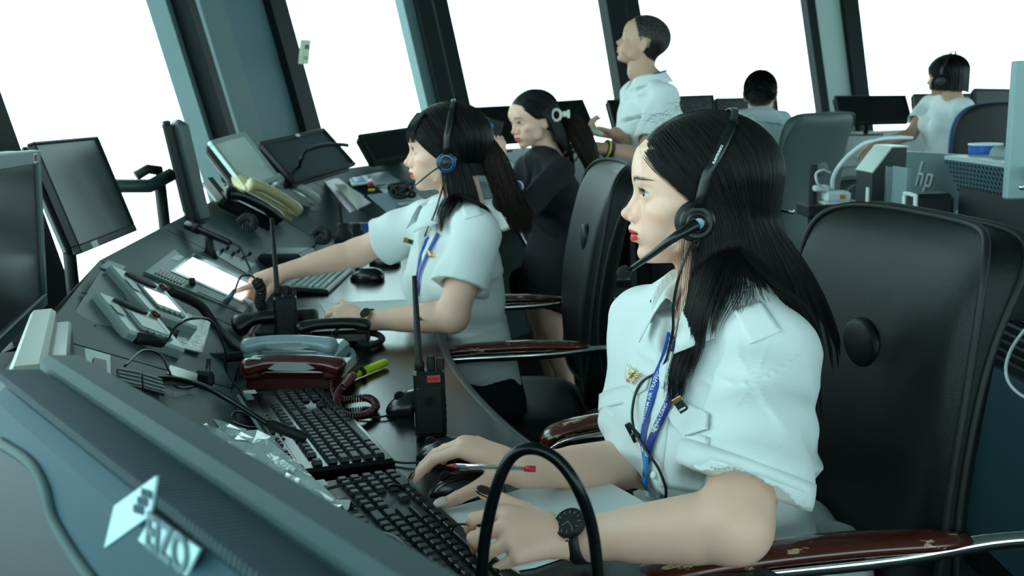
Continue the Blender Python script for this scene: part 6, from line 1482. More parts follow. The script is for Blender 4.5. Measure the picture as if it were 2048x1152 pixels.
# pale monitor top at the very left edge
sm_ = thing('monitor', 'pale beige monitor corner at the left edge above the big grey monitor', 'monitor', at(-60, 760, d=.9)); Pm = at(-30, 700, d=.86); um = nrm(at(0, 648, d=1.02) - Pm); nm = nrm(np.cross(um, V(0, 0, 1))); nm = nm if nm[1] < 0 else -nm; Mm = TF(Pm, -um, z=nm)
MB(Mm).box((-.22, -.168, -.03), (.44, .30, .03), bev=.005).build('housing', mat('pale_beige_plastic', '#7d887b', .4), sm_, world_in=True); MB(Mm).box((-.22, -.17, -.052), (.41, .27, .02), bev=.003).build('screen', SCR, sm_, world_in=True)

# ---------------- equipment row at the right ----------------
def onx(px, py, x):
    v = _R3 @ np.array([(px - 1024) / FPX, -(py - 576) / FPX, -1.0]); return CAM_LOC + v * (x / v[0])
DOORM = mat('blue_grey_cabinet', '#33525c', .5, var=.04); RACKM = mat('dark_rack', '#0e1517', .6, var=.15)
XR = 1.20
rk = thing('equipment_cabinet', 'long low equipment cabinet with blue-grey doors behind the nearest chair', 'cabinet', (1.55, 2.0, 0))
MB().box((1.60, 1.66, .04), (.70, 1.92, .08)).build('plinth', BLK, rk, world_in=True)
MB().box((1.62, 1.66, .58), (.70, 1.92, 1.0)).build('carcass', RACKM, rk, world_in=True)
for k in range(4):
    d_ = MB().box((XR + .06, .72 + .48 * k + .22, .335), (.022, .468, .50), bev=.004).build('door', DOORM, rk, world_in=True)
    MB().box((XR + .046, .72 + .48 * k + .40, .50), (.012, .02, .06), bev=.003).build('handle', METAL, d_, world_in=True)
for k in range(7): MB().box((XR + .055, 1.66, .615 + k * .024), (.022, 1.88, .011), R=np.array(Matrix.Rotation(.5, 3, 'Y')), bev=.002).build('louvre', mat('dark_louvre', '#1b2629', .5), rk, world_in=True)
MB().box((1.62, 1.66, 1.085), (.70, 1.92, .022), bev=.004).build('top', mat('grey_cabinet_top', '#5d7173', .4), rk, world_in=True)
lc = thing('low_cabinet', 'low dark cabinet carrying the box and the silver monitor beyond the equipment cabinet', 'cabinet', (1.45, 3.05, 0)); MB().box((1.45, 3.05, .37), (.80, .82, .74), bev=.004).build('carcass', RACKM, lc, world_in=True); MB().box((1.45, 3.05, .755), (.82, .84, .03), bev=.004).build('top', RACKM, lc, world_in=True)
for k in (0, 1): MB().box((1.042, 2.86 + .39 * k, .38), (.018, .37, .68), bev=.003).build('door', DOORM, lc, world_in=True)
def onplane_sheet(nm, quad, x, m, th=.003, parent=rk, label=None):
    q = [onx(*p, x) for p in quad]
    if np.cross(q[1] - q[0], q[2] - q[1])[0] > 0: q = q[::-1]
    return MB().slab(q, th).build(nm, m, parent, world_in=True, label=label)
for q in ([(1958, 393), (2002, 396), (2000, 424), (1957, 420)], [(2020, 445), (2060, 448), (2060, 480), (2019, 474)], [(1958, 500), (1994, 506), (1990, 536), (1957, 528)]): onplane_sheet('paper_label', q, XR + .055, mat('pale_paper_label', '#b5c6c9', .7))
for (a, b, y0, y1) in ((1911, 1919, 421, 457), (1930, 1935, 430, 455), (1938, 1949, 422, 456), (1911, 1918, 464, 480), (1932, 1938, 462, 482)): onplane_sheet('plug_strip', [(a, y0), (b, y0), (b, y1), (a, y1)], XR + .05, mat('pale_plug', '#9fb0b2', .5), .02)
for (x, y, w, h) in ((1990, 450, .13, .10), (1900, 500, .10, .16), (1925, 560, .09, .10)): MB().box(onx(x, y, XR + .03), (.06, w, h), bev=.01).build('black_module', BLK, rk, world_in=True)
# rolled dark cloths hanging before the cabinet
for (x, lab) in ((1998, 'dark green rolled bag leaning on the cabinet behind the nearest chair'), (2052, 'second dark rolled bag at the right edge beside the first')):
    a, b_ = onx(x + 3, 492, XR - .02), onx(x - 8, 640, XR - .03); t = np.linspace(0, 1, 8); s_ = thing('rolled_bag', lab, 'bag', b_); MB().tube(a + (b_ - a) * t[:, None], [.022, .034, .038, .041, .043, .044, .044, .040], 14).build('bag_body', mat('dark_green_cloth', '#15211f', .9, bump=.4, bscale=300), s_, smooth=True, world_in=True); MB().tube([a - V(0, 0, -.004), a + V(0, 0, .02)], .016, 10).build('tied_neck', BLK, s_, smooth=True, world_in=True)
# monitor with the two-letter logo seen from behind
hp = thing('monitor', 'silver monitor with a white two-letter logo, seen from behind', 'monitor', onx(1850, 400, 1.22)); q = [onx(1789, 293, 1.22), onx(1946, 322, 1.22), onx(1882, 424, 1.22), onx(1789, 384, 1.22)]
ht = (at(1788, 294, d=3.28)[2] + at(1948, 321, d=2.95)[2]) / 2; ha, hb0 = at(1788, 294, d=3.28), at(1948, 321, d=2.95); ha[2] = hb0[2] = ht; hx = nrm(hb0 - ha); hn = nrm(np.cross(hx, V(0, 0, 1))); hn = hn if hn[1] < 0 else -hn; hw = np.linalg.norm(hb0 - ha)
MH = TF((ha + hb0) / 2 - V(0, 0, .17), hx, z=hn); MB(MH).box((0, 0, -.02), (hw, .34, .035), bev=.006).build('housing', mat('silver_monitor_back', '#6c8487', .4, metal=.2), hp, world_in=True)
MB(MH).box((0, 0, -.042), (hw - .02, .31, .012)).build('screen', SCR, hp, world_in=True); MB(MH).box((0, -.14, .004), (.06, .14, .02), bev=.005).build('stand_neck', BLK, hp, world_in=True)
LGW = mat('white_logo', '#dfe9ea', .4); lx = -hw / 2 + hw * .42; ly = .085
for (x, z0, z1) in ((-.028, -.018, .058), (-.008, -.018, .018), (.012, -.060, .018), (.032, -.018, .018)): MB(MH).tube([(lx + x + z0 * .30, ly + z0, .0), (lx + x + z1 * .30, ly + z1, .0)], .0042, 6).build('logo_stroke', LGW, hp, world_in=True)
for (x, z) in ((-.018, .018), (.022, .018), (.022, -.018)): MB(MH).tube([(lx + x - .010 + z * .30, ly + z, 0), (lx + x + .010 + z * .30, ly + z, 0)], .0042, 6).build('logo_stroke', LGW, hp, world_in=True)
# perforated silver case
pf_ = thing('computer_case', 'silver computer case with rows of round holes, in front of the silver monitor', 'computer', onx(1960, 400, 1.12)); A_, B_ = onx(1887, 324, 1.10), onx(2075, 338, 1.10); C_, D_ = onx(1915, 386, 1.15), onx(2070, 412, 1.15)
A_[2] = B_[2] = (A_[2] + B_[2]) / 2; C_[2] = D_[2] = (C_[2] + D_[2]) / 2; n = nrm(np.cross(B_ - A_, C_ - A_)); n = n if n[0] < 0 else -n; q = [A_, B_, D_, C_]
if np.cross(q[1] - q[0], q[2] - q[1]) @ n < 0: q = q[::-1]
MB().slab(q, .006).build('perforated_panel', mat('silver_case', '#5d7a84', .4, metal=.3), pf_, world_in=True)
ym = (A_[1] + B_[1]) / 2; MB().box((1.19, ym, A_[2] + .004), (.18, abs(A_[1] - B_[1]), .012), bev=.003).build('top_panel', mat('pale_case_top', '#9fb4b6', .35), pf_, world_in=True)
hb_ = MB(); k0 = 0
Rn = TF((0, 0, 0), B_ - A_, z=n)[:3, :3]
for j in range(7):
    for i in range(22): u_ = (i + .7 + .5 * (j % 2)) / 23; v_ = (j + .6) / 7.2; p = (A_ * (1 - u_) + B_ * u_) * (1 - v_) + (C_ * (1 - u_) + D_ * u_) * v_; hb_.lathe([(.0042, 0), (.0040, .0006), (.0005, .0006)], 8, p + n * .0004, Rn)
hb_.build('holes', BLK, pf_, world_in=True, kind='stuff')
MB().box((1.20, ym, A_[2] - .10), (.12, abs(A_[1] - B_[1]) * .96, .17)).build('case_body', RACKM, pf_, world_in=True)
# slab-topped box, upright pale panel and the small white-framed device at the far end of the row
bx = thing('equipment_box', 'dark box with a bright sloping top at the far end of the equipment row', 'box', onx(1762, 440, 1.13)); t0, t1, t2, t3 = onx(1757, 283, 1.20), onx(1785, 292, 1.24), onx(1753, 346, 1.06), onx(1736, 321, 1.06)
q = [onx(1757, 283, 1.22), onx(1786, 294, 1.22), onx(1786, 300, 1.20), onx(1752, 347, 1.06), onx(1736, 322, 1.06)]
y0, y1 = 3.02, 3.16; prof = [(1.10, .78), (1.10, 1.055), (1.155, 1.130), (1.20, 1.130), (1.20, .78)]
MB().prism([(a, b_) for a, b_ in prof][::-1], -y1, -y0, R=np.array([[1, 0, 0], [0, 0, -1], [0, 1, 0]], float)).build('body', mat('box_charcoal', '#1a2629', .5), bx, world_in=True)
sl = [V(1.096, y0 - .004, 1.058), V(1.096, y1, 1.058), V(1.153, y1, 1.135), V(1.153, y0 - .004, 1.135)]; MB().slab(sl[::-1], .004).build('sloped_top', mat('bright_top', '#a5b5b0', .3), bx, world_in=True)
MB().slab([V(1.153, y0 - .004, 1.135), V(1.153, y1, 1.135), V(1.205, y1, 1.135), V(1.205, y0 - .004, 1.135)][::-1], .004).build('flat_top', mat('bright_top', '#a5b5b0', .3), bx, world_in=True)
MB().box((1.098, y0 + .03, .95), (.004, .02, .12)).build('white_strip', WLAB, bx, world_in=True)
pp_ = thing('partition_panel', 'upright pale grey panel beside the dark box', 'panel', onx(1800, 455, 1.10)); a = onx(1784, 340, 1.09); MB().box((1.12, 2.85, .955), (.012, .11, .26), bev=.002).build('panel_sheet', mat('pale_grey_panel', '#7d9598', .45), pp_, world_in=True); MB().box((1.112, 2.906, .955), (.03, .012, .26), bev=.002).build('panel_post', METAL, pp_, world_in=True)
dv = thing('desk_device', 'small black device with a white rounded frame before the silver monitor', 'device', onx(1820, 455, 1.02)); c = onx(1820, 432, 1.03); MB().box(c + V(.05, 0, .004), (.10, .075, .11), bev=.012).build('body', RACKM, dv, world_in=True)
MB().tube(spline([c + V(-.002, y, z) for y, z in ((.036, -.05), (.036, .045), (.028, .055), (-.028, .055), (-.036, .045), (-.036, -.05), (-.028, -.058), (.028, -.058))], 40, closed=True).tolist() + [c + V(-.002, .036, -.05)], .006, 6).build('white_frame', WLAB, dv, smooth=True, world_in=True)
# power adapter, lamp arm, pole
pw = thing('power_adapter', 'white multi-way power adapter with a thick white cable curving up to a flat lamp', 'adapter', at(1672, 402, d=3.4)); c = at(1672, 392, d=3.4)
MB().box(c, (.085, .06, .035), bev=.008).build('body', WLAB, pw, world_in=True); MB().box(c + V(0, 0, -.028), (.10, .07, .018), bev=.003).build('tray', WLAB, pw, world_in=True); MB().box(c + V(.012, -.032, .0), (.018, .004, .014)).build('orange_switch', mat('orange_switch', '#c98a4a', .4), pw, world_in=True)
MB().box(at(1640, 376, d=3.4), (.05, .05, .02), bev=.004).build('plug', WLAB, pw, world_in=True)
MB().tube(spline([at(1664, 378, d=3.4), at(1668, 350, d=3.38), at(1690, 318, d=3.36), at(1722, 291, d=3.34), at(1745, 282, d=3.32)], 30), .0075, 8).build('white_arm', WLAB, pw, smooth=True, world_in=True)
MB().tube([at(1742, 283, d=3.32), at(1770, 277, d=3.3), at(1800, 275, d=3.28), at(1826, 276, d=3.26)], [.008, .013, .013, .009], 10, flat=.6).build('lamp_head', WLAB, pw, smooth=True, world_in=True)
cable('thin_cable', None, [at(1652, 378, d=3.38), at(1636, 368, d=3.36), at(1632, 348, d=3.36), at(1646, 340, d=3.36), at(1660, 345, d=3.38)], .004, m=WLAB, parent=pw)
po = thing('equipment_stand', 'black stand with an upright pole and a dark tray under the white adapter', 'stand', V(at(1628, 420, d=3.4)[0], at(1628, 420, d=3.4)[1], 0)); a, b_ = at(1628, 328, d=3.4), at(1628, 420, d=3.4); MB().tube([a, V(a[0], a[1], .02)], .015, 10).build('pole', BLK, po, world_in=True); MB().box(at(1680, 418, d=3.4), (.26, .14, .04), bev=.004).build('tray', RACKM, po, world_in=True); MB().box((a[0], a[1], .012), (.24, .24, .024), bev=.004).build('foot', BLK, po, world_in=True)
MB().tube([at(1690, 385, d=3.4), at(1706, 372, d=3.4), at(1738, 368, d=3.4)], .008, 8).build('metal_bracket', METAL, po, world_in=True)
# things on the far side of the row
cu = thing('cup', 'blue cup with a white rim on the equipment row', 'cup', onx(1965, 318, 1.50)); c = V(1.235, 2.595, 1.097); MB().lathe([(.034, 0), (.040, .04), (.041, .060), (.037, .060), (.034, .010), (.001, .008)], 24, c).build('body', mat('blue_cup', '#1c5cae', .3), cu, smooth=False, world_in=True); MB().tube([c + V(.0395 * math.cos(a), .0395 * math.sin(a), .061) for a in np.linspace(0, 2 * PI, 25)], .003, 6).build('rim', WLAB, cu, smooth=True, world_in=True)
cl = SDF(); c = V(1.225, 2.44, 1.124); cl.u(rbox(c, (.035, .05, .030), .018, np.array(Euler((.1, .2, .3)).to_matrix()))); cl.u(rbox(c + V(.01, -.02, .0), (.03, .03, .018), .012), .02); cl.off(lambda P, d: d - .004 * noise3(P, 40, 3)); v, f = nets(cl, c - .10, c + .10, .005); tag(mesh_obj('folded_cloth', v, f, mat('grey_cloth', '#7f9290', .9), smooth=True), 'crumpled grey cloth beside the blue cup on the equipment row', 'cloth')
wp = thing('side_partition', 'tall pale panel with one screw at the right edge of the photo', 'panel', (1.10, 1.95, 0)); x = at(2023, 200, d=2.1)[0]; y_ = at(2023, 200, d=2.1)[1]
MB().box((x + .16, y_ + .004, 1.21), (.32, .022, .29), bev=.003).build('sheet', mat('pale_blue_panel', '#8aa3a6', .5), wp, world_in=True); MB().lathe([(.006, 0), (.005, .003), (.001, .004)], 12, at(2044, 375, d=2.085), np.array([[1, 0, 0], [0, 0, -1], [0, 1, 0]], float)).build('screw', METAL, wp, world_in=True)
MB().box((x + .25, y_ + .03, 1.14), (.03, .03, .16)).build('post', METAL, wp, world_in=True)
cable('white_cable', 'white cable hanging in a loop down the cabinet at the right edge', [onx(2075, 640, 1.16), onx(2048, 662, 1.16), onx(2022, 700, 1.16), onx(2012, 735, 1.16), onx(2018, 765, 1.16), onx(2042, 790, 1.16), onx(2080, 805, 1.16)], .004, m=WLAB)

# ---------------- the other people ----------------
JACK = mat('black_jacket_cloth', '#0b0e14', .85, var=.15, bump=.3, bscale=900)
SHIRT2 = mat('pale_blue_shirt_cotton', (0.50, 0.60, 0.62), 0.8, var=.02, bump=.2, bscale=1500)
def garment(sh, hip, tf, arms, sleeve, parent, m, name='shirt', h=.007, fem=True, wst=.140, chest_w=.160, dep=.105, top=.045, folds=.0035, hem=0.0, neck_r=.050, neck_c=None, cut_dirs=None, long=False, vee=True, puff=1.0):
    """torso and sleeves as one cloth surface. sh: (near, far) shoulder joints, arms: [(elbow, wrist), ...]; sleeve: fraction of the upper arm that is covered, or > 1 down the forearm"""
    a, b = sh; mid = (a + b) / 2; sd = nrm(a - b); tf = nrm(np.asarray(tf) - sd * (np.asarray(tf) @ sd)); ax = nrm(mid - hip); tf = nrm(tf - ax * (tf @ ax)); L = np.linalg.norm(mid - hip); B = SDF()
    P = lambda t, fo=0.0: hip + ax * L * t + tf * fo
    hw = np.linalg.norm(a - b) / 2
    B.u(loft([(P(-hem), wst * 1.12, dep * 1.12, tf), (P(.15), wst * 1.05, dep * 1.05, tf), (P(.42), wst, dep * .96, tf), (P(.74), chest_w, dep * 1.05, tf), (P(.96, -.012), hw * .95, dep * .80, tf), (P(1.0, -.01) + ax * top, .065, .058, tf)], 2.2))
    if fem:
        for s_ in (-1, 1): B.u(ell(P(.68, dep * .62) + sd * .068 * s_, (.060, .060, .058)), .045)
    for s_ in (a, b): B.u(cone(P(1.0, -.008) + ax * top * .9 + (s_ - mid) * .15, s_ + ax * .004, .046, .050), .035)
    core = SDF(); core.ops = list(B.ops); cuts = []
    for k, (s_, (e, w)) in enumerate(zip(sh, arms)):
        u = nrm(e - s_)
        if sleeve <= 1: end = s_ + (e - s_) * sleeve; Sl = SDF().u(cone(s_, end + u * .02, .054 * puff, .071 * puff)); cuts.append((end, u if not cut_dirs else cut_dirs[k], s_, .058 * puff))
        else:
            Sl = SDF().u(cone(s_, e, .056, .050)); end = e + (w - e) * (sleeve - 1); Sl.u(cone(e, end + nrm(w - e) * .02, .050, .037), .015); cuts.append((end, nrm(w - e), e, .030))
        en, cu, so, rr_ = cuts[-1]; Sl.cut(lambda P_, en=en, cu=cu: np.where(np.linalg.norm(P_ - en, axis=1) < .16, (P_ - en) @ cu, -1)); Sl.sub(cone(en - nrm(en - so) * .05, en + nrm(en - so) * .09, rr_ * .80, rr_ * 1.02), .004); B.u(Sl, .028)
    def fold(P_, d):
        q = (P_ - hip) @ nrm(V(.5, -.4, .8)); return d - folds * (np.sin(q * 75 + 3 * noise3(P_, 10, 1)) * .7 + .8 * noise3(P_, 30, 3))
    B.off(fold)
    nc = neck_c if neck_c is not None else P(1.0) + ax * .05
    B.sub(cone(nc - ax * .03, nc + ax * .12, neck_r, neck_r * 1.2), .006)
    if vee:
        vp = P(.80, dep); B.sub(lambda P_: np.maximum(np.abs((P_ - vp) @ sd) - np.clip((P_ - vp) @ ax, 0, .2) * .42, np.maximum(-((P_ - vp) @ ax), .045 - (P_ - P(.8)) @ tf)), .006)
    lo, hi = bounds([a, b, P(-hem), P(1.2)] + [c[0] for c in cuts], .15)
    v, f = nets(B, lo, hi, h); keep = None
    o = mesh_obj(name, v, f, m, parent, smooth=True, world_in=True); return o, v, f, core, dict(mid=mid, sd=sd, ax=ax, tf=tf, P=P, cuts=cuts)
def limb_skin(sh, arms, hr=.0032, r=(.043, .037, .024), start=.3, hands=None, sc=1.0):
    A = SDF(); pts = []; tips = []
    for k, (s_, (e, w)) in enumerate(zip(sh, arms)):
        if hands and hands[k] is False: continue
        s0 = s_ + (e - s_) * start; A.u(cone(s0, e, r[0], r[1]), .0); A.u(cone(e, w, r[1], r[2]), .02); A.u(cone(e * .75 + w * .25, e * .4 + w * .6, r[1] * .99, r[1] * .80), .01); pts += [s0, e, w]
        if hands and hands[k]:
            hd = hands[k]; tips.append(hand(A, w, hd['f'], hd['n'], hd['side'], hd['curls'], hd.get('spread', .7), hd.get('thumb'), sc)); pts.append(w + nrm(hd['f']) * .13)
    lo, hi = bounds(pts, .08); v, f = nets(A, lo, hi, hr); return v, f, tips
def make_body(parent, H, shm, m, sh, arms, hands, female=True, hh=.0022, hr=.0034, hairline=None, lip=(.85, .35, .33), ears=True, neckr=.050, smile=0, r=(.043, .037, .024), start=.3, browc=.3, sc=.95, neck_to=(-.040, 0, -.19)):
    S = SDF().u(H.fn(head_sdf(female, ears, fine=hh < .0026))); S.u(cone(H.w((-.018, 0, -.035)), H.w((-.026, 0, -.12)), neckr * 1.02, neckr), .02); S.u(cone(H.w((-.026, 0, -.12)), H.w(neck_to), neckr, neckr * 1.15), .015)
    v, f = nets(S, *bounds([H.w((.12, .1, .12)), H.w((-.12, -.1, -.16)), H.w((0, .1, -.2)), H.w((0, -.1, -.2))], .03), hh, slack=1.6); t = head_tint(H.loc(v), lip, .4, True, hairline, browc)
    v2, f2, tips = limb_skin(sh, arms, hr, r, start, hands, sc); o = mesh_obj('body', np.vstack([v, v2]), np.vstack([f, f2 + len(v)]), m, parent, smooth=True, world_in=True); paint(o, np.vstack([t, np.ones((len(v2), 3))]))
    eyeballs(H, parent, (1, 0, -.1)); return tips
def lower(parent, hip, sd, kd, m, name='trousers', h=.010, thigh=.085, spread=.085, stand=False, kl=.42, skirt=None):
    T = SDF(); T.u(loft([(hip + V(0, 0, .05), .150, .118, kd), (hip - V(0, 0, .04), .175, .135, kd)], 2.2)); pts = [hip]
    for s_ in (-1, 1):
        a = hip + sd * spread * s_ - V(0, 0, .03)
        if stand: k = a + V(0, 0, -.42); f_ = V(a[0], a[1], .07); T.u(cone(a, k, thigh, .060), .04); T.u(cone(k, f_, .060, .048), .02); pts += [k, f_]; T.u(cone(f_ - V(0, 0, .02), f_ + kd * .14 - V(0, 0, .035), .035, .03), .02)
        else: k = a + kd * kl; f_ = V(k[0], k[1], .08) + kd * .02; T.u(cone(a, k, thigh, .062), .04); T.u(cone(k, f_, .060, .045), .02); pts += [k, f_]; T.u(cone(f_ - V(0, 0, .02), f_ + kd * .14 - V(0, 0, .035), .035, .03), .02)
    v, f = nets(T, *bounds(pts, .2), h); return mesh_obj(name, v, f, m, parent, smooth=True, world_in=True)
RELAX = [(18, 25, 15), (22, 28, 16), (26, 30, 18), (30, 32, 20)]; GRIP = [(35, 55, 30), (42, 60, 35), (48, 62, 35), (52, 65, 35)]
HL_F = [-.09, -.07, -.045, -.012, .012, .040, .062, .074, .085]

# ---- woman with ponytail and fringe, pointing at the touch display
H2 = Pose(at(893, 294, d=2.56), V(-1, -.06, -.05), sc=1.0)
p2 = thing('person', 'woman in white uniform shirt with brown ponytail and fringe, pointing at the touch display', 'person', (-.1, 2.55, .48))
a2n, a2f = at(952, 466, d=2.42), at(846, 446, d=2.74); e2n, w2n = at(905, 633, d=2.36), at(738, 641, d=2.42); e2f, w2f = at(715, 505, d=2.78), at(566, 545, d=2.74)
hp2 = V(-.105, 2.60, .54); tip2 = at(470, 556, d=2.72)
hands2 = [dict(f=at(668, 625, d=2.44) - w2n, n=V(0, -.5, .85), side=1, curls=GRIP, spread=.5, thumb=dict(out=30, down=8, b1=35, b2=25, down2=0, roll=-.2)),
          dict(f=at(515, 560, d=2.72) - w2f, n=V(.1, -.25, 1), side=-1, curls=[(2, 6, 4), (60, 70, 40), (65, 75, 40), (65, 75, 40)], spread=.2, thumb=dict(out=25, down=30, b1=35, b2=30, down2=30))]
make_body(p2, H2, None, SKIN, (a2n, a2f), [(e2n, w2n), (e2f, w2f)], hands2, hh=.0018, hr=.0030, hairline=HL_F, lip=(.80, .13, .15))
g2, v2_, f2_, core2, C2 = garment((a2n, a2f), hp2, V(-.92, -.35, 0), [(e2n, w2n), (e2f, w2f)], .66, p2, SHIRT, h=.0048, puff=1.05, neck_c=H2.w((-.034, 0, -.150)), neck_r=.048, hem=.12)
collar(p2, C2['mid'] + V(-.010, -.004, .075), nrm(V(-1, -.3, 0)), C2['sd'], nrm(V(-.25, -.05, 1)), r=.056, front_drop=.040, leaf=.048, rise=.024, open_=.42, tip=.02)
lower(p2, hp2 - V(0, 0, .0), C2['sd'], nrm(V(-1, -.1, 0)), DARKC)
SK2 = SDF().u(ell((-.008, 0, .026), (.100, .0755, .085))).u(ell((.03, 0, -.035), (.050, .066, .060)), .02); NK2 = cone(H2.w((-.018, 0, -.05)), H2.w((-.040, 0, -.19)), .054, .058)
F2 = lambda P: np.minimum(H2.fn(SK2)(P), np.minimum(NK2(P), core2(P)))
r_ = np.random.default_rng(2); 
kw = dict(drop=lambda s_, sd_: np.stack([.15 + .5 * s_, np.where(sd_ > 0, -.15, .1), 0 * s_], 1), front_exit=(.05, -.03), part_x=(.070, -.075), front=.12, wave=.03, hull=lambda s_: np.clip(1 - s_ / .35, 0, 1))
Pb = part_hair(H2, 900, F2, lambda s_, sd_: np.where(s_ > .40, .025, .20), 21, layer=.010, **kw); hb2_ = strands('hair', Pb, .0016, HAIRM, p2, n=3, taper=.15); hb2_['kind'] = 'stuff'
Pb = part_hair(H2, 3500, F2, lambda s_, sd_: np.where(s_ > .40, .03, .21), 22, layer=.016, **kw); curls_obj('fine_strands', Pb, .0006, HAIRM, hb2_)
# fringe
fr = []
for i in range(420):
    y = r_.uniform(-.054, .054); x = -7 * y * y; lw = r_.uniform(0, .004); L = .066 + r_.uniform(-.008, .008); k = []
    for t in np.linspace(0, 1, 9): k.append(H2.w(V(.064 + lw + x + .0325 * math.sin(min(1, t * 1.15) * PI / 2), y * (.92 + .12 * t), .092 - L * t)))
    fr.append(k)
o = strands('fringe', np.array(fr), .0010, HAIRM, p2, taper=.4); o['kind'] = 'stuff'
# ponytail
pt = []; c0 = H2.w((-.088, 0, .028))
for i in range(1500):
    a, rr = r_.uniform(0, 2 * PI), math.sqrt(r_.uniform(0, 1)); k = []; ln = r_.uniform(.80, 1.05)
    for t in np.linspace(0, 1, 16):
        w = (.012 + .024 * math.sin(min(1, t * 1.1) * PI * .75)) * rr; c = c0 + V(.030 * math.sin(t * 2.4) + .085 * t ** 3, -.015 * t, (.018 * math.sin(t * 4) - .235 * t ** 1.25) * ln)
        k.append(c + V(math.cos(a) * w * .9, math.sin(a) * w, 0) + .008 * t * V(math.sin(t * 9 + i), math.cos(t * 8 + i * .7), 0))
    pt.append(k)
o = strands('ponytail', np.array(pt), .0010, HAIRB, p2, taper=.4); o['kind'] = 'stuff'
MB().tube([c0 + V(.014 * math.cos(a) * .4, .014 * math.cos(a), .014 * math.sin(a)) for a in np.linspace(0, 2 * PI, 20)], .0045, 7).build('hair_tie', mat('orange_hair_tie', '#c4553a', .6), p2, smooth=True, world_in=True)
near2 = 1 if (H2.R @ V(0, 1, 0))[1] < 0 else -1
hd, cc, o_, R, G = headset(None, 'black and blue ring headset on the pointing woman with the ponytail', H2, near2, cup=(.004, -.034), yoff=.088, band_top=.118, r=.023, padr=.024, ring=mat('blue_ring', '#1e5f9c', .3), band_back=.030)
MB().tube(spline([cc + o_ * .012, at(862, 345, d=2.47), at(836, 366, d=2.49), at(826, 374, d=2.50)], 20), .0022, 7).build('boom', DARK, hd, smooth=True, world_in=True)
MB().lathe([(.001, -.007), (.006, -.004), (.006, .004), (.001, .007)], 12, at(823, 376, d=2.50)).build('microphone_tip', BLK, hd, smooth=True, world_in=True)
D2 = Drape(v2_, f2_)
MB().tube(spline([cc + o_ * .004 + V(0, 0, -.022), at(888, 365, d=2.46), at(870, 425, d=2.44), D2.hit(853, 470, .008)[0], D2.hit(838, 530, .008)[0], D2.hit(835, 590, .010)[0], at(841, 640, z=.80)], 50), .0022, 7).build('cable', DARK, hd, smooth=True, world_in=True)
ln2 = thing('lanyard', 'blue lanyard hanging down the chest of the pointing woman', 'lanyard', D2.hit(845, 560)[0])
for path in ([(880, 468), (862, 500), (846, 540), (838, 590)], [(858, 474), (846, 505), (838, 550), (838, 590)]): ribbon('strap', D2, path, .013, mat('blue_lanyard', '#1c4fae', .55), ln2, .006, 20)
for (x, y, lab, mm, nm) in ((826, 485, 'dark name bar with gold end on the chest of the pointing woman', mat('dark_green_enamel', '#1d3d3a', .3), 'name_bar'), (866, 512, 'small gold wing badge on the shirt of the pointing woman', mat('gold_pin', '#c8a86a', .28, metal=.9), 'wing_badge')):
    p, n = D2.hit(x, y, .006); n = nrm(n + V(-.2, -.6, 0)); bd = thing(nm, lab, 'badge', p); M = TF(p, nrm(V(1, 0, -.35)), z=n)
    if nm == 'name_bar': MB(M).box((.004, 0, 0), (.026, .012, .003), bev=.0008).build('bar', mm, bd, world_in=True); MB(M).box((-.014, 0, 0), (.012, .014, .003), bev=.0008).build('gold_end', mat('gold_pin', '#c8a86a', .28), bd, world_in=True)
    else:
        for s_ in (-1, 1): MB(M).prism([(0, -.008), (s_ * .012, .004), (s_ * .014, .012), (s_ * .004, .006)][::s_], 0, .003).build('wing', mm, bd, world_in=True)
        MB(M).lathe([(.006, 0), (.006, .004), (.001, .005)], 12).build('shield', mm, bd, world_in=True)
wt = thing('wrist_watch', 'gold rimmed black wrist watch on the pointing woman', 'watch', w2n); f = nrm(w2n - e2n); fn = V(0, -.75, .66); fn = nrm(fn - f * (fn @ f)); wc = w2n - f * .004
sheet('strap', np.array([[wc + (fn * math.cos(a) + np.cross(f, fn) * math.sin(a)) * .0285 + f * t for t in (-.006, 0, .006)] for a in np.linspace(0, 2 * PI, 33)]), BLK, wt, .002)
R = np.stack([f, np.cross(fn, f), fn], 1); MB().lathe([(.014, -.003), (.0155, .001), (.0155, .005), (.013, .006)], 28, wc + fn * .030, R).build('case', mat('gold_case', '#b39a62', .25, metal=.9), wt, smooth=False, world_in=True); MB().lathe([(.013, .0055), (.013, .0066), (.001, .0066)], 24, wc + fn * .030, R).build('dial', mat('black_dial', '#10181a', .2), wt, world_in=True)
ep, _ = D2.patch([(920, 402), (950, 396), (965, 430), (930, 440)], 6, 8, .004); sheet('epaulette', ep, SHIRT, p2, .003)

# ---- woman in the dark jacket holding a phone
H3 = Pose(at(1066, 236, d=4.05), V(-.86, -.50, -.22), sc=1.0)
p3 = thing('person', 'woman in dark jacket and skirt with long ponytail, leaning over and holding a phone', 'person', (.28, 4.1, 0))
a3n, a3f = at(1120, 345, d=3.95), at(1060, 335, d=4.25); e3n, w3n = at(1040, 425, d=3.82), at(1000, 345, d=3.85); e3f, w3f = at(1010, 400, d=4.2), at(1000, 330, d=4.1)
w3n = at(1003, 325, d=3.86); hp3 = at(1130, 470, d=4.22)
make_body(p3, H3, None, SKIN, (a3n, a3f), [(e3n, w3n), (e3f, w3f)], [dict(f=V(-.2, -.1, 1), n=V(.3, -.95, 0), side=-1, curls=GRIP, spread=.4, thumb=dict(out=25, down=10, b1=35, b2=20, down2=0)), False], hh=.0025, hr=.0036, hairline=HL_F, lip=(.85, .25, .28))
g3, v3_, f3_, core3, C3 = garment((a3n, a3f), hp3, V(-.85, -.45, -.2), [(e3n, w3n), (e3f, w3f)], 1.75, p3, JACK, name='jacket', h=.008, top=.068, neck_c=H3.w((-.034, 0, -.150)), hem=.10)
D3 = Drape(v3_, f3_)
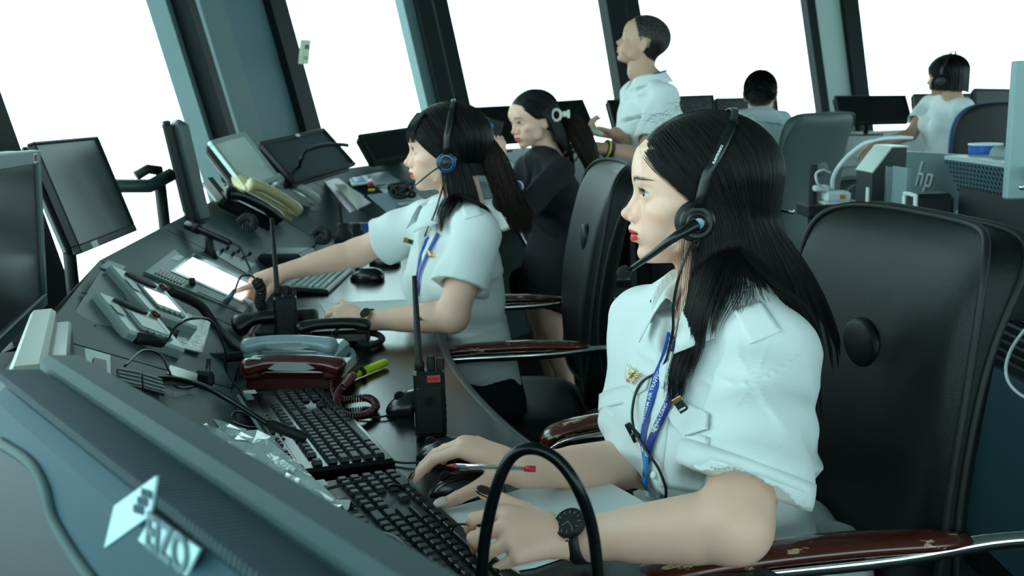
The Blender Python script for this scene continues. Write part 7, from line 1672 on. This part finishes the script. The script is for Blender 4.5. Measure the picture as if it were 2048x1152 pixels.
sk = SDF(); hd3 = V(-.1, -.05, -1); sk.u(loft([(hp3 + V(0, 0, .06), .155, .120, V(-.86, -.5, 0)), (hp3 + V(-.02, 0, -.10), .180, .140, V(-.86, -.5, 0)), (hp3 + V(-.08, -.02, -.30), .170, .125, V(-.86, -.5, 0))], 2.2)); v, f = nets(sk, *bounds([hp3, hp3 + V(-.1, 0, -.32)], .24), .009); mesh_obj('skirt', v, f, JACK, p3, smooth=True, world_in=True)
lg = SDF()
for s_ in (-1, 1):
    k = hp3 + V(-.09, -.02, -.36) + C3['sd'] * .075 * s_; f_ = V(k[0] + .06, k[1] + .02, .08); lg.u(cone(k + V(0, 0, .12), k, .075, .055)); lg.u(cone(k, f_, .054, .036), .02); lg.u(cone(k * .7 + f_ * .3 + V(.01, 0, 0), k * .45 + f_ * .55, .054, .045), .02)
v, f = nets(lg, *bounds([hp3, V(hp3[0], hp3[1], .05)], .25), .008); o = mesh_obj('legs', v, f, SKIN, p3, smooth=True, world_in=True); paint(o, np.ones((len(v), 3)))
for s_ in (-1, 1):
    k = hp3 + V(-.09, -.02, -.36) + C3['sd'] * .075 * s_; MB().tube([V(k[0] + .09, k[1] + .04, .07), V(k[0] + .02, k[1], .05), V(k[0] - .10, k[1] - .06, .028)], [.036, .042, .03], 10).build('shoe', BLK, p3, smooth=True, world_in=True)
SK3 = SDF().u(ell((-.008, 0, .026), (.100, .0755, .085))).u(ell((.03, 0, -.035), (.050, .066, .060)), .02); F3 = lambda P: np.minimum(H3.fn(SK3)(P), core3(P))
Pb = part_hair(H3, 1500, F3, lambda s_, sd_: .10 + .14 * s_, 31, layer=.012, drop=lambda s_, sd_: np.stack([.5 + 0 * s_, .15 + 0 * s_, .2 + 0 * s_], 1), front_exit=(.05, .0), part_x=(.070, -.075), front=.3, a0=95); hb3 = strands('hair', Pb, .0022, HAIRM, p3, n=3, taper=.3); hb3['kind'] = 'stuff'
pt = []; c0 = at(1112, 240, d=4.10)
for i in range(900):
    a, rr = r_.uniform(0, 2 * PI), math.sqrt(r_.uniform(0, 1)); k = []; ln = r_.uniform(.85, 1.05)
    for t in np.linspace(0, 1, 14): w = (.014 + .035 * math.sin(min(1, t * 1.1) * PI * .8)) * rr; k.append(c0 + V(.16 * t ** .8 * ln, -.05 * t, .02 * math.sin(t * 4) - .20 * t ** 1.6 * ln) + V(math.cos(a) * w * .6, math.sin(a) * w, math.cos(a) * w * .8))
    pt.append(k)
o = strands('ponytail', np.array(pt), .0016, HAIRB, p3, taper=.4); o['kind'] = 'stuff'
hc = at(1113, 230, d=4.0); b = MB(); b.tube([hc + V(.018 * math.cos(a), 0, .022 * math.sin(a)) for a in np.linspace(0, 2 * PI, 16)], .006, 6); b.box(hc + V(.034, 0, .003), (.022, .012, .022), bev=.004); b.box(hc + V(.048, 0, .003), (.012, .010, .034), bev=.003); b.build('hair_clip', mat('cream_hair_clip', '#d8d8cc', .4), p3, world_in=True)
p, n = D3.hit(1034, 374, .004); n = nrm(n + V(-.3, -.5, 0)); M = TF(p, V(1, 0, 0), z=n); b = MB(M); b.lathe([(.024, 0), (.024, .002), (.001, .002)], 24); pa_ = b.build('round_patch', mat('pale_red_patch', '#c9b8c4', .6), p3, world_in=True); MB(M).lathe([(.018, .002), (.018, .0032), (.001, .0032)], 20).build('patch_centre', BLUE, pa_, world_in=True); MB(M).prism([(-.010, -.004), (0, .010), (.010, -.004), (0, .001)], .0032, .004).build('patch_emblem', WLAB, pa_, world_in=True)
ph = thing('mobile_phone', 'black mobile phone held up by the woman in the dark jacket', 'phone', at(985, 268, d=3.84)); MB().box(at(984, 270, d=3.84), (.072, .010, .125), R=np.array(Euler((.1, .25, .5)).to_matrix()), bev=.004).build('body', DARK, ph, world_in=True); MB().lathe([(.012, 0), (.012, .003), (.001, .003)], 14, at(981, 252, d=3.82), frame(V(0, 0, 1), (0, 1, 0))).build('camera_bump', BLUE, ph, world_in=True)

# ---- standing man
H4 = Pose(at(1287, 84, d=4.45), V(-.96, .20, .32), sc=1.03)
p4 = thing('person', 'man with cropped greying hair in white short-sleeved shirt, standing and looking up', 'person', (.6, 4.5, 0))
a4n, a4f = at(1330, 195, d=4.32), at(1268, 190, d=4.62); e4n, w4n = at(1292, 318, d=4.22), at(1212, 298, d=4.15); e4f, w4f = at(1262, 300, d=4.55), at(1232, 268, d=4.35)
hp4 = at(1318, 372, d=4.50)
make_body(p4, H4, None, SKIN_T, (a4n, a4f), [(e4n, w4n), (e4f, w4f)], [dict(f=V(-.9, -.1, .15), n=V(.1, -.5, .8), side=1, curls=RELAX, spread=.5), dict(f=V(-.95, -.25, .1), n=V(0, .25, -1), side=1, curls=GRIP, spread=.5, thumb=dict(out=30, down=20, b1=30, b2=20, down2=10))], female=False, hh=.0028, hr=.0040, hairline=[-.075, -.06, -.04, .0, .035, .065, .085, .10, .1], lip=(.9, .6, .55), neckr=.056, r=(.052, .044, .030), start=.45, browc=.5, sc=1.05, neck_to=(-.085, 0, -.155))
g4, v4_, f4_, core4, C4 = garment((a4n, a4f), hp4, V(-.95, -.1, 0), [(e4n, w4n), (e4f, w4f)], .75, p4, SHIRT, h=.008, fem=False, wst=.150, chest_w=.170, dep=.125, neck_c=H4.w((-.070, 0, -.135)), vee=False, puff=1.15, hem=.08)
collar(p4, H4.w((-.074, 0, -.130)), nrm(V(-1, 0, 0)), C4['sd'], nrm(V(-.15, 0, 1)), r=.064, front_drop=.02, leaf=.040, rise=.02)
lower(p4, hp4 - V(0, 0, .02), C4['sd'], nrm(V(-1, 0, 0)), DARKC, stand=True)
ln4 = thing('lanyard', 'blue lanyard round the collar of the standing man', 'lanyard', H4.w((-.04, 0, -.15))); c = H4.w((-.074, 0, -.132)); MB().tube([c + V(.072 * math.cos(a), .070 * math.sin(a), .006 + .02 * math.cos(a)) for a in np.linspace(-2.4, 2.4, 24)], .0045, 6).build('strap', BLUE, ln4, world_in=True)
wt = thing('wrist_watch', 'black wrist watch with yellow ring on the standing man', 'watch', w4n); f = nrm(w4n - e4n); a1 = nrm(np.cross(f, V(0, 0, 1))); a2 = np.cross(f, a1); wc = w4n - f * .01
sheet('strap', np.array([[wc + (a1 * math.cos(a) + a2 * math.sin(a)) * .036 + f * t for t in (-.016, 0, .016)] for a in np.linspace(0, 2 * PI, 25)]), BLK, wt, .004)
sheet('yellow_ring', np.array([[wc + (a1 * math.cos(a) + a2 * math.sin(a)) * .041 + f * t for t in (.004, .012)] for a in np.linspace(0, 2 * PI, 25)]), mat('yellow_green_ring', '#b9c030', .4), wt, .003)
rc_ = thing('hand_receiver', 'white oval handset held in the hand of the standing man', 'handset', at(1180, 262, d=4.2)); MB().tube([at(1162, 256, d=4.2), at(1175, 259, d=4.2), at(1190, 264, d=4.2), at(1205, 270, d=4.2)], [.020, .026, .024, .018], 14, flat=.7).build('shell', OFFW, rc_, smooth=True, world_in=True)

# ---- seated man, seen from behind
H5 = Pose(at(1521, 186, d=5.35), V(.35, .94, .02), sc=1.03)
p5 = thing('person', 'seated man with short black hair in pale shirt, seen from behind', 'person', (1.3, 5.3, .45))
a5n, a5f = at(1562, 245, d=5.4), at(1478, 245, d=5.2); arms5 = [(at(1580, 330, d=5.5), at(1560, 345, d=5.75)), (at(1468, 330, d=5.3), at(1480, 350, d=5.6))]; hp5 = at(1522, 420, d=5.3)
make_body(p5, H5, None, SKIN_T, (a5n, a5f), arms5, [None, None], female=False, hh=.0035, hr=.006, hairline=[-.075, -.06, -.04, .0, .035, .06, .075, .085, .1], neckr=.058)
g5, v5_, f5_, core5, C5 = garment((a5n, a5f), hp5, V(.3, .95, 0), arms5, .7, p5, SHIRT2, h=.010, fem=False, wst=.150, chest_w=.165, dep=.12, neck_c=H5.w((-.034, 0, -.150)), vee=False, puff=1.1)
collar(p5, H5.w((-.040, 0, -.150)), nrm(V(.3, .95, 0)), C5['sd'], V(0, 0, 1), r=.064, front_drop=.02, leaf=.038, rise=.02, m=SHIRT2)
lower(p5, hp5, C5['sd'], nrm(V(.3, .95, 0)), DARKC, h=.012)
def cap_hair(parent, H, m, seed, n=2600, L=.012, low=-.06, r=.0012, zfun=None, grow=.008, longk=None):
    """short hair: strands standing close on the scalp, plus the thickness of the crop itself"""
    rr = np.random.default_rng(seed); u = rr.normal(size=(n * 3, 3)); u /= np.linalg.norm(u, axis=1)[:, None]; c = np.array((-.006, 0, .026)); rad = np.array((.1000, .0775, .0855)); P = c + u * rad
    zh = np.interp(P[:, 0], [-.1, -.04, -.01, .010, .030, .050, .066, .078, .09], zfun); P = P[P[:, 2] > zh][:n]; d = (P - c) / rad ** 2; d /= np.linalg.norm(d, axis=1)[:, None]; t = np.stack([-.5 + 0 * P[:, 0], 0 * P[:, 0], -.8 + 0 * P[:, 0]], 1); t = t - d * (t * d).sum(1)[:, None]
    K = [P - d * .002, P + d * grow * .6 + t * L * .4, P + d * grow + t * L]; return strands('hair', np.stack([H.wv(k) for k in K], 1), r, m, parent, taper=.5)
HLM = [-.075, -.06, -.04, .0, .035, .06, .072, .080, .1]
o = cap_hair(p4, H4, HAIRG, 4, 3800, .014, r=.0016, zfun=[-.075, -.06, -.04, .0, .035, .065, .085, .10, .1], grow=.005); o['kind'] = 'stuff'
o = cap_hair(p5, H5, HAIRM, 5, 3800, .016, r=.0018, zfun=HLM, grow=.009); o['kind'] = 'stuff'

# ---- far seated woman with bobbed hair
H6 = Pose(at(1893, 150, d=5.7), V(-.75, .60, -.10), sc=1.0)
p6 = thing('person', 'seated woman with bobbed black hair in white short-sleeved shirt at the far right desk', 'person', (2.4, 5.7, .45))
a6n, a6f = at(1925, 218, d=5.6), at(1858, 212, d=5.95); arms6 = [(at(1915, 292, d=5.80), at(1870, 300, d=6.0)), (at(1822, 268, d=5.9), at(1762, 288, d=5.75))]; hp6 = at(1895, 330, d=5.75)
make_body(p6, H6, None, SKIN_T, (a6n, a6f), arms6, [None, dict(f=V(-.9, -.2, -.2), n=V(0, -.3, 1), side=-1, curls=RELAX, spread=.6)], hh=.0035, hr=.0050, hairline=HL_F)
g6, v6_, f6_, core6, C6 = garment((a6n, a6f), hp6, V(-.6, .8, 0), arms6, .6, p6, SHIRT, h=.010, neck_c=H6.w((-.034, 0, -.150)), vee=False, puff=1.05)
lower(p6, hp6, C6['sd'], nrm(V(-.6, .8, 0)), DARKC, h=.012)
SK6 = SDF().u(ell((-.008, 0, .026), (.100, .0755, .085))).u(ell((.03, 0, -.035), (.050, .066, .060)), .02); F6 = lambda P: np.minimum(H6.fn(SK6)(P), core6(P))
Pb = part_hair(H6, 1600, F6, lambda s_, sd_: .065 + 0 * s_, 61, layer=.018, front_exit=(.05, -.01), part_x=(.072, -.075), front=.2, a0=62, segs=8); o = strands('hair', Pb, .0030, HAIRM, p6, n=3, taper=.8); o['kind'] = 'stuff'
near6 = 1 if (H6.R @ V(0, 1, 0))[1] < 0 else -1
headset(None, 'black headset on the far seated woman with bobbed hair', H6, near6, cup=(.004, -.034), yoff=.095, band_top=.130, r=.026, padr=.028)
bpy.context.view_layer.update()
